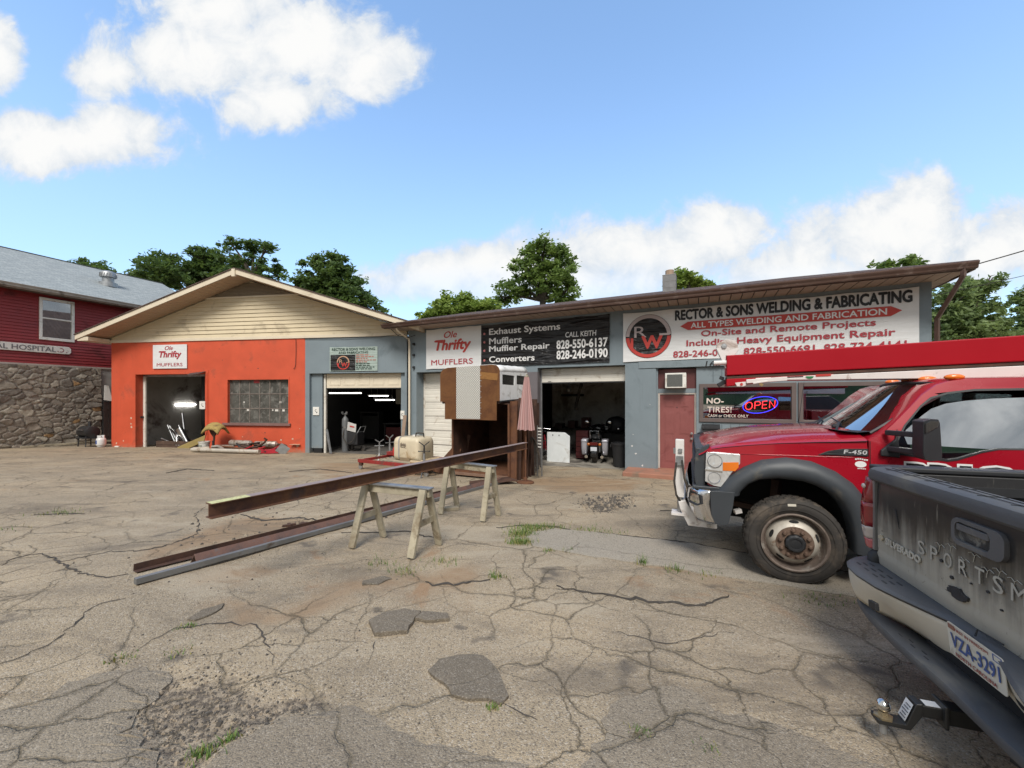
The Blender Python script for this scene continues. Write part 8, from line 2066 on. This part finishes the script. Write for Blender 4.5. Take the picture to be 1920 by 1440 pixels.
T('dark locust tree, middle one of the group left of the cream gable peak', 385, 34, [(385, 492, 34, 30, 0), (372, 475, 14, 12, 0), (400, 480, 20, 15, .5), (360, 520, 40, 30, 0), (420, 515, 40, 30, .5)], 9000, .20, dk1, dk2, 2, .5, .25)
T('airy dark tree with open branches, tallest, right behind the cream gable peak', 470, 32, [(430, 455, 26, 14, 0), (470, 462, 40, 16, .5), (510, 470, 24, 15, -.5), (455, 490, 45, 20, 0), (500, 500, 34, 18, 1), (480, 520, 50, 20, 0)], 5200, .17, (.03, .06, .022), (.105, .18, .05), 3, .42, .26, fill=.7)
T('full dark green tree behind the right slope of the cream gable', 620, 30, [(610, 525, 50, 44, 0), (598, 490, 22, 14, 0), (640, 545, 55, 40, .5), (660, 580, 50, 35, 0), (575, 530, 26, 20, 0), (625, 498, 30, 20, 0), (700, 590, 30, 18, .6)], 17000, .19, (.03, .06, .022), (.11, .175, .05), 4, .5, .3)
T('bright light green bushy tree above the left end of the brown roof', 865, 27, [(850, 585, 50, 28, 0), (895, 578, 40, 24, .5), (815, 600, 36, 18, 0), (925, 590, 30, 22, .5), (868, 562, 24, 12, 0), (790, 606, 18, 9, .3)], 12000, .17, lt1, lt2, 5, .42, .2)
T('tall leafy tree with an open crown rising over the middle of the brown roof', 1020, 29, [(1018, 478, 44, 28, 0), (1060, 500, 28, 36, .6), (985, 510, 32, 30, -.5), (1030, 530, 56, 40, 0), (965, 545, 34, 26, 0), (1065, 550, 26, 30, .5), (1005, 462, 22, 12, 0), (1050, 470, 24, 12, 0), (945, 565, 22, 18, 0)], 13000, .17, md1, md2, 6, .46, .3)
T('small light green tree just right of the chimney', 1290, 24, [(1285, 520, 22, 14, 0), (1268, 528, 16, 16, 0), (1305, 528, 20, 10, .4), (1320, 534, 14, 6, 0)], 3600, .15, lt1, lt2, 7, .34, .14)
T('tree tops peeking over the right end of the brown roof', 1695, 26, [(1660, 496, 18, 7, 0), (1695, 492, 20, 9, 0), (1725, 492, 16, 8, .3), (1690, 520, 60, 20, 0)], 4200, .16, md1, md2, 8, .34, .16)
T('pale green tree behind the right corner downspout of the blue building', 1815, 21, [(1790, 570, 50, 40, 0), (1835, 545, 46, 30, .6), (1860, 580, 40, 30, .3), (1805, 620, 70, 45, 0), (1870, 625, 46, 35, .6), (1770, 610, 30, 40, 0), (1850, 530, 30, 16, 0)], 15000, .14, (.06, .10, .04), (.22, .29, .12), 9, .34, .24)
T('leafy tree cut by the right edge, behind the red boom', 1945, 22, [(1930, 600, 40, 30, 0), (1960, 570, 40, 40, .5), (1915, 630, 40, 20, 0)], 6000, .15, (.06, .10, .04), (.21, .28, .11), 10, .34, .2)
T('distant dark tree top behind the ridge of the grey roof', 160, 40, [(150, 492, 20, 10, 0), (185, 500, 18, 9, 0), (235, 512, 14, 8, 1), (170, 520, 60, 20, 0)], 4200, .22, dk1, dk2, 11, .5, .2)
T('roadside tree standing behind the right corner of the building', 1745, 33, [(1750, 610, 50, 50, 0), (1720, 640, 40, 30, 0)], 3500, .22, md1, md2, 12, .5, .2)
# wooded hill across the road, mirrored in the office windows
hm = MB(); rr = random.Random(12)
hm.grid([[(x, y0 + 6 * math.sin(x * .05), z * (1 + .25 * math.sin(x * .07 + 1) + .12 * math.sin(x * .31)) + rr.uniform(-.5, .5) * (z > 2)) for x in range(-140, 141, 4)] for y0, z in ((-44, .8), (-47, 5), (-52, 9), (-60, 12.5), (-72, 14), (-90, 9), (-120, -2))])
tag(hm.build('hills', M('hill_woods', (.035, .065, .025), .9, var=.5, vs=.35, bump=.5, bs=2), smooth=180), kind='structure')
# power lines to the right
wm = M('wire_black', (.02, .02, .02), .7, bump=0)
for i, (a, b, s, lb) in enumerate((((7.9, 17, 4.55), (22, 13, 8.2), .25, 'thick black overhead cable crossing the sky at the right'), ((11.5, 16, 4.9), (24, 14, 7.6), .2, 'thin overhead wire below the thick cable at the right'))):
    A0, B0 = Vector(a), Vector(b); mb = MB()
    mb.tube([A0.lerp(B0, k / 20) - Vector((0, 0, s * 4 * (k / 20) * (1 - k / 20))) for k in range(21)], .022 - .01 * i, 6)
    tag(mb.build('power_line', wm), lb, 'power line')
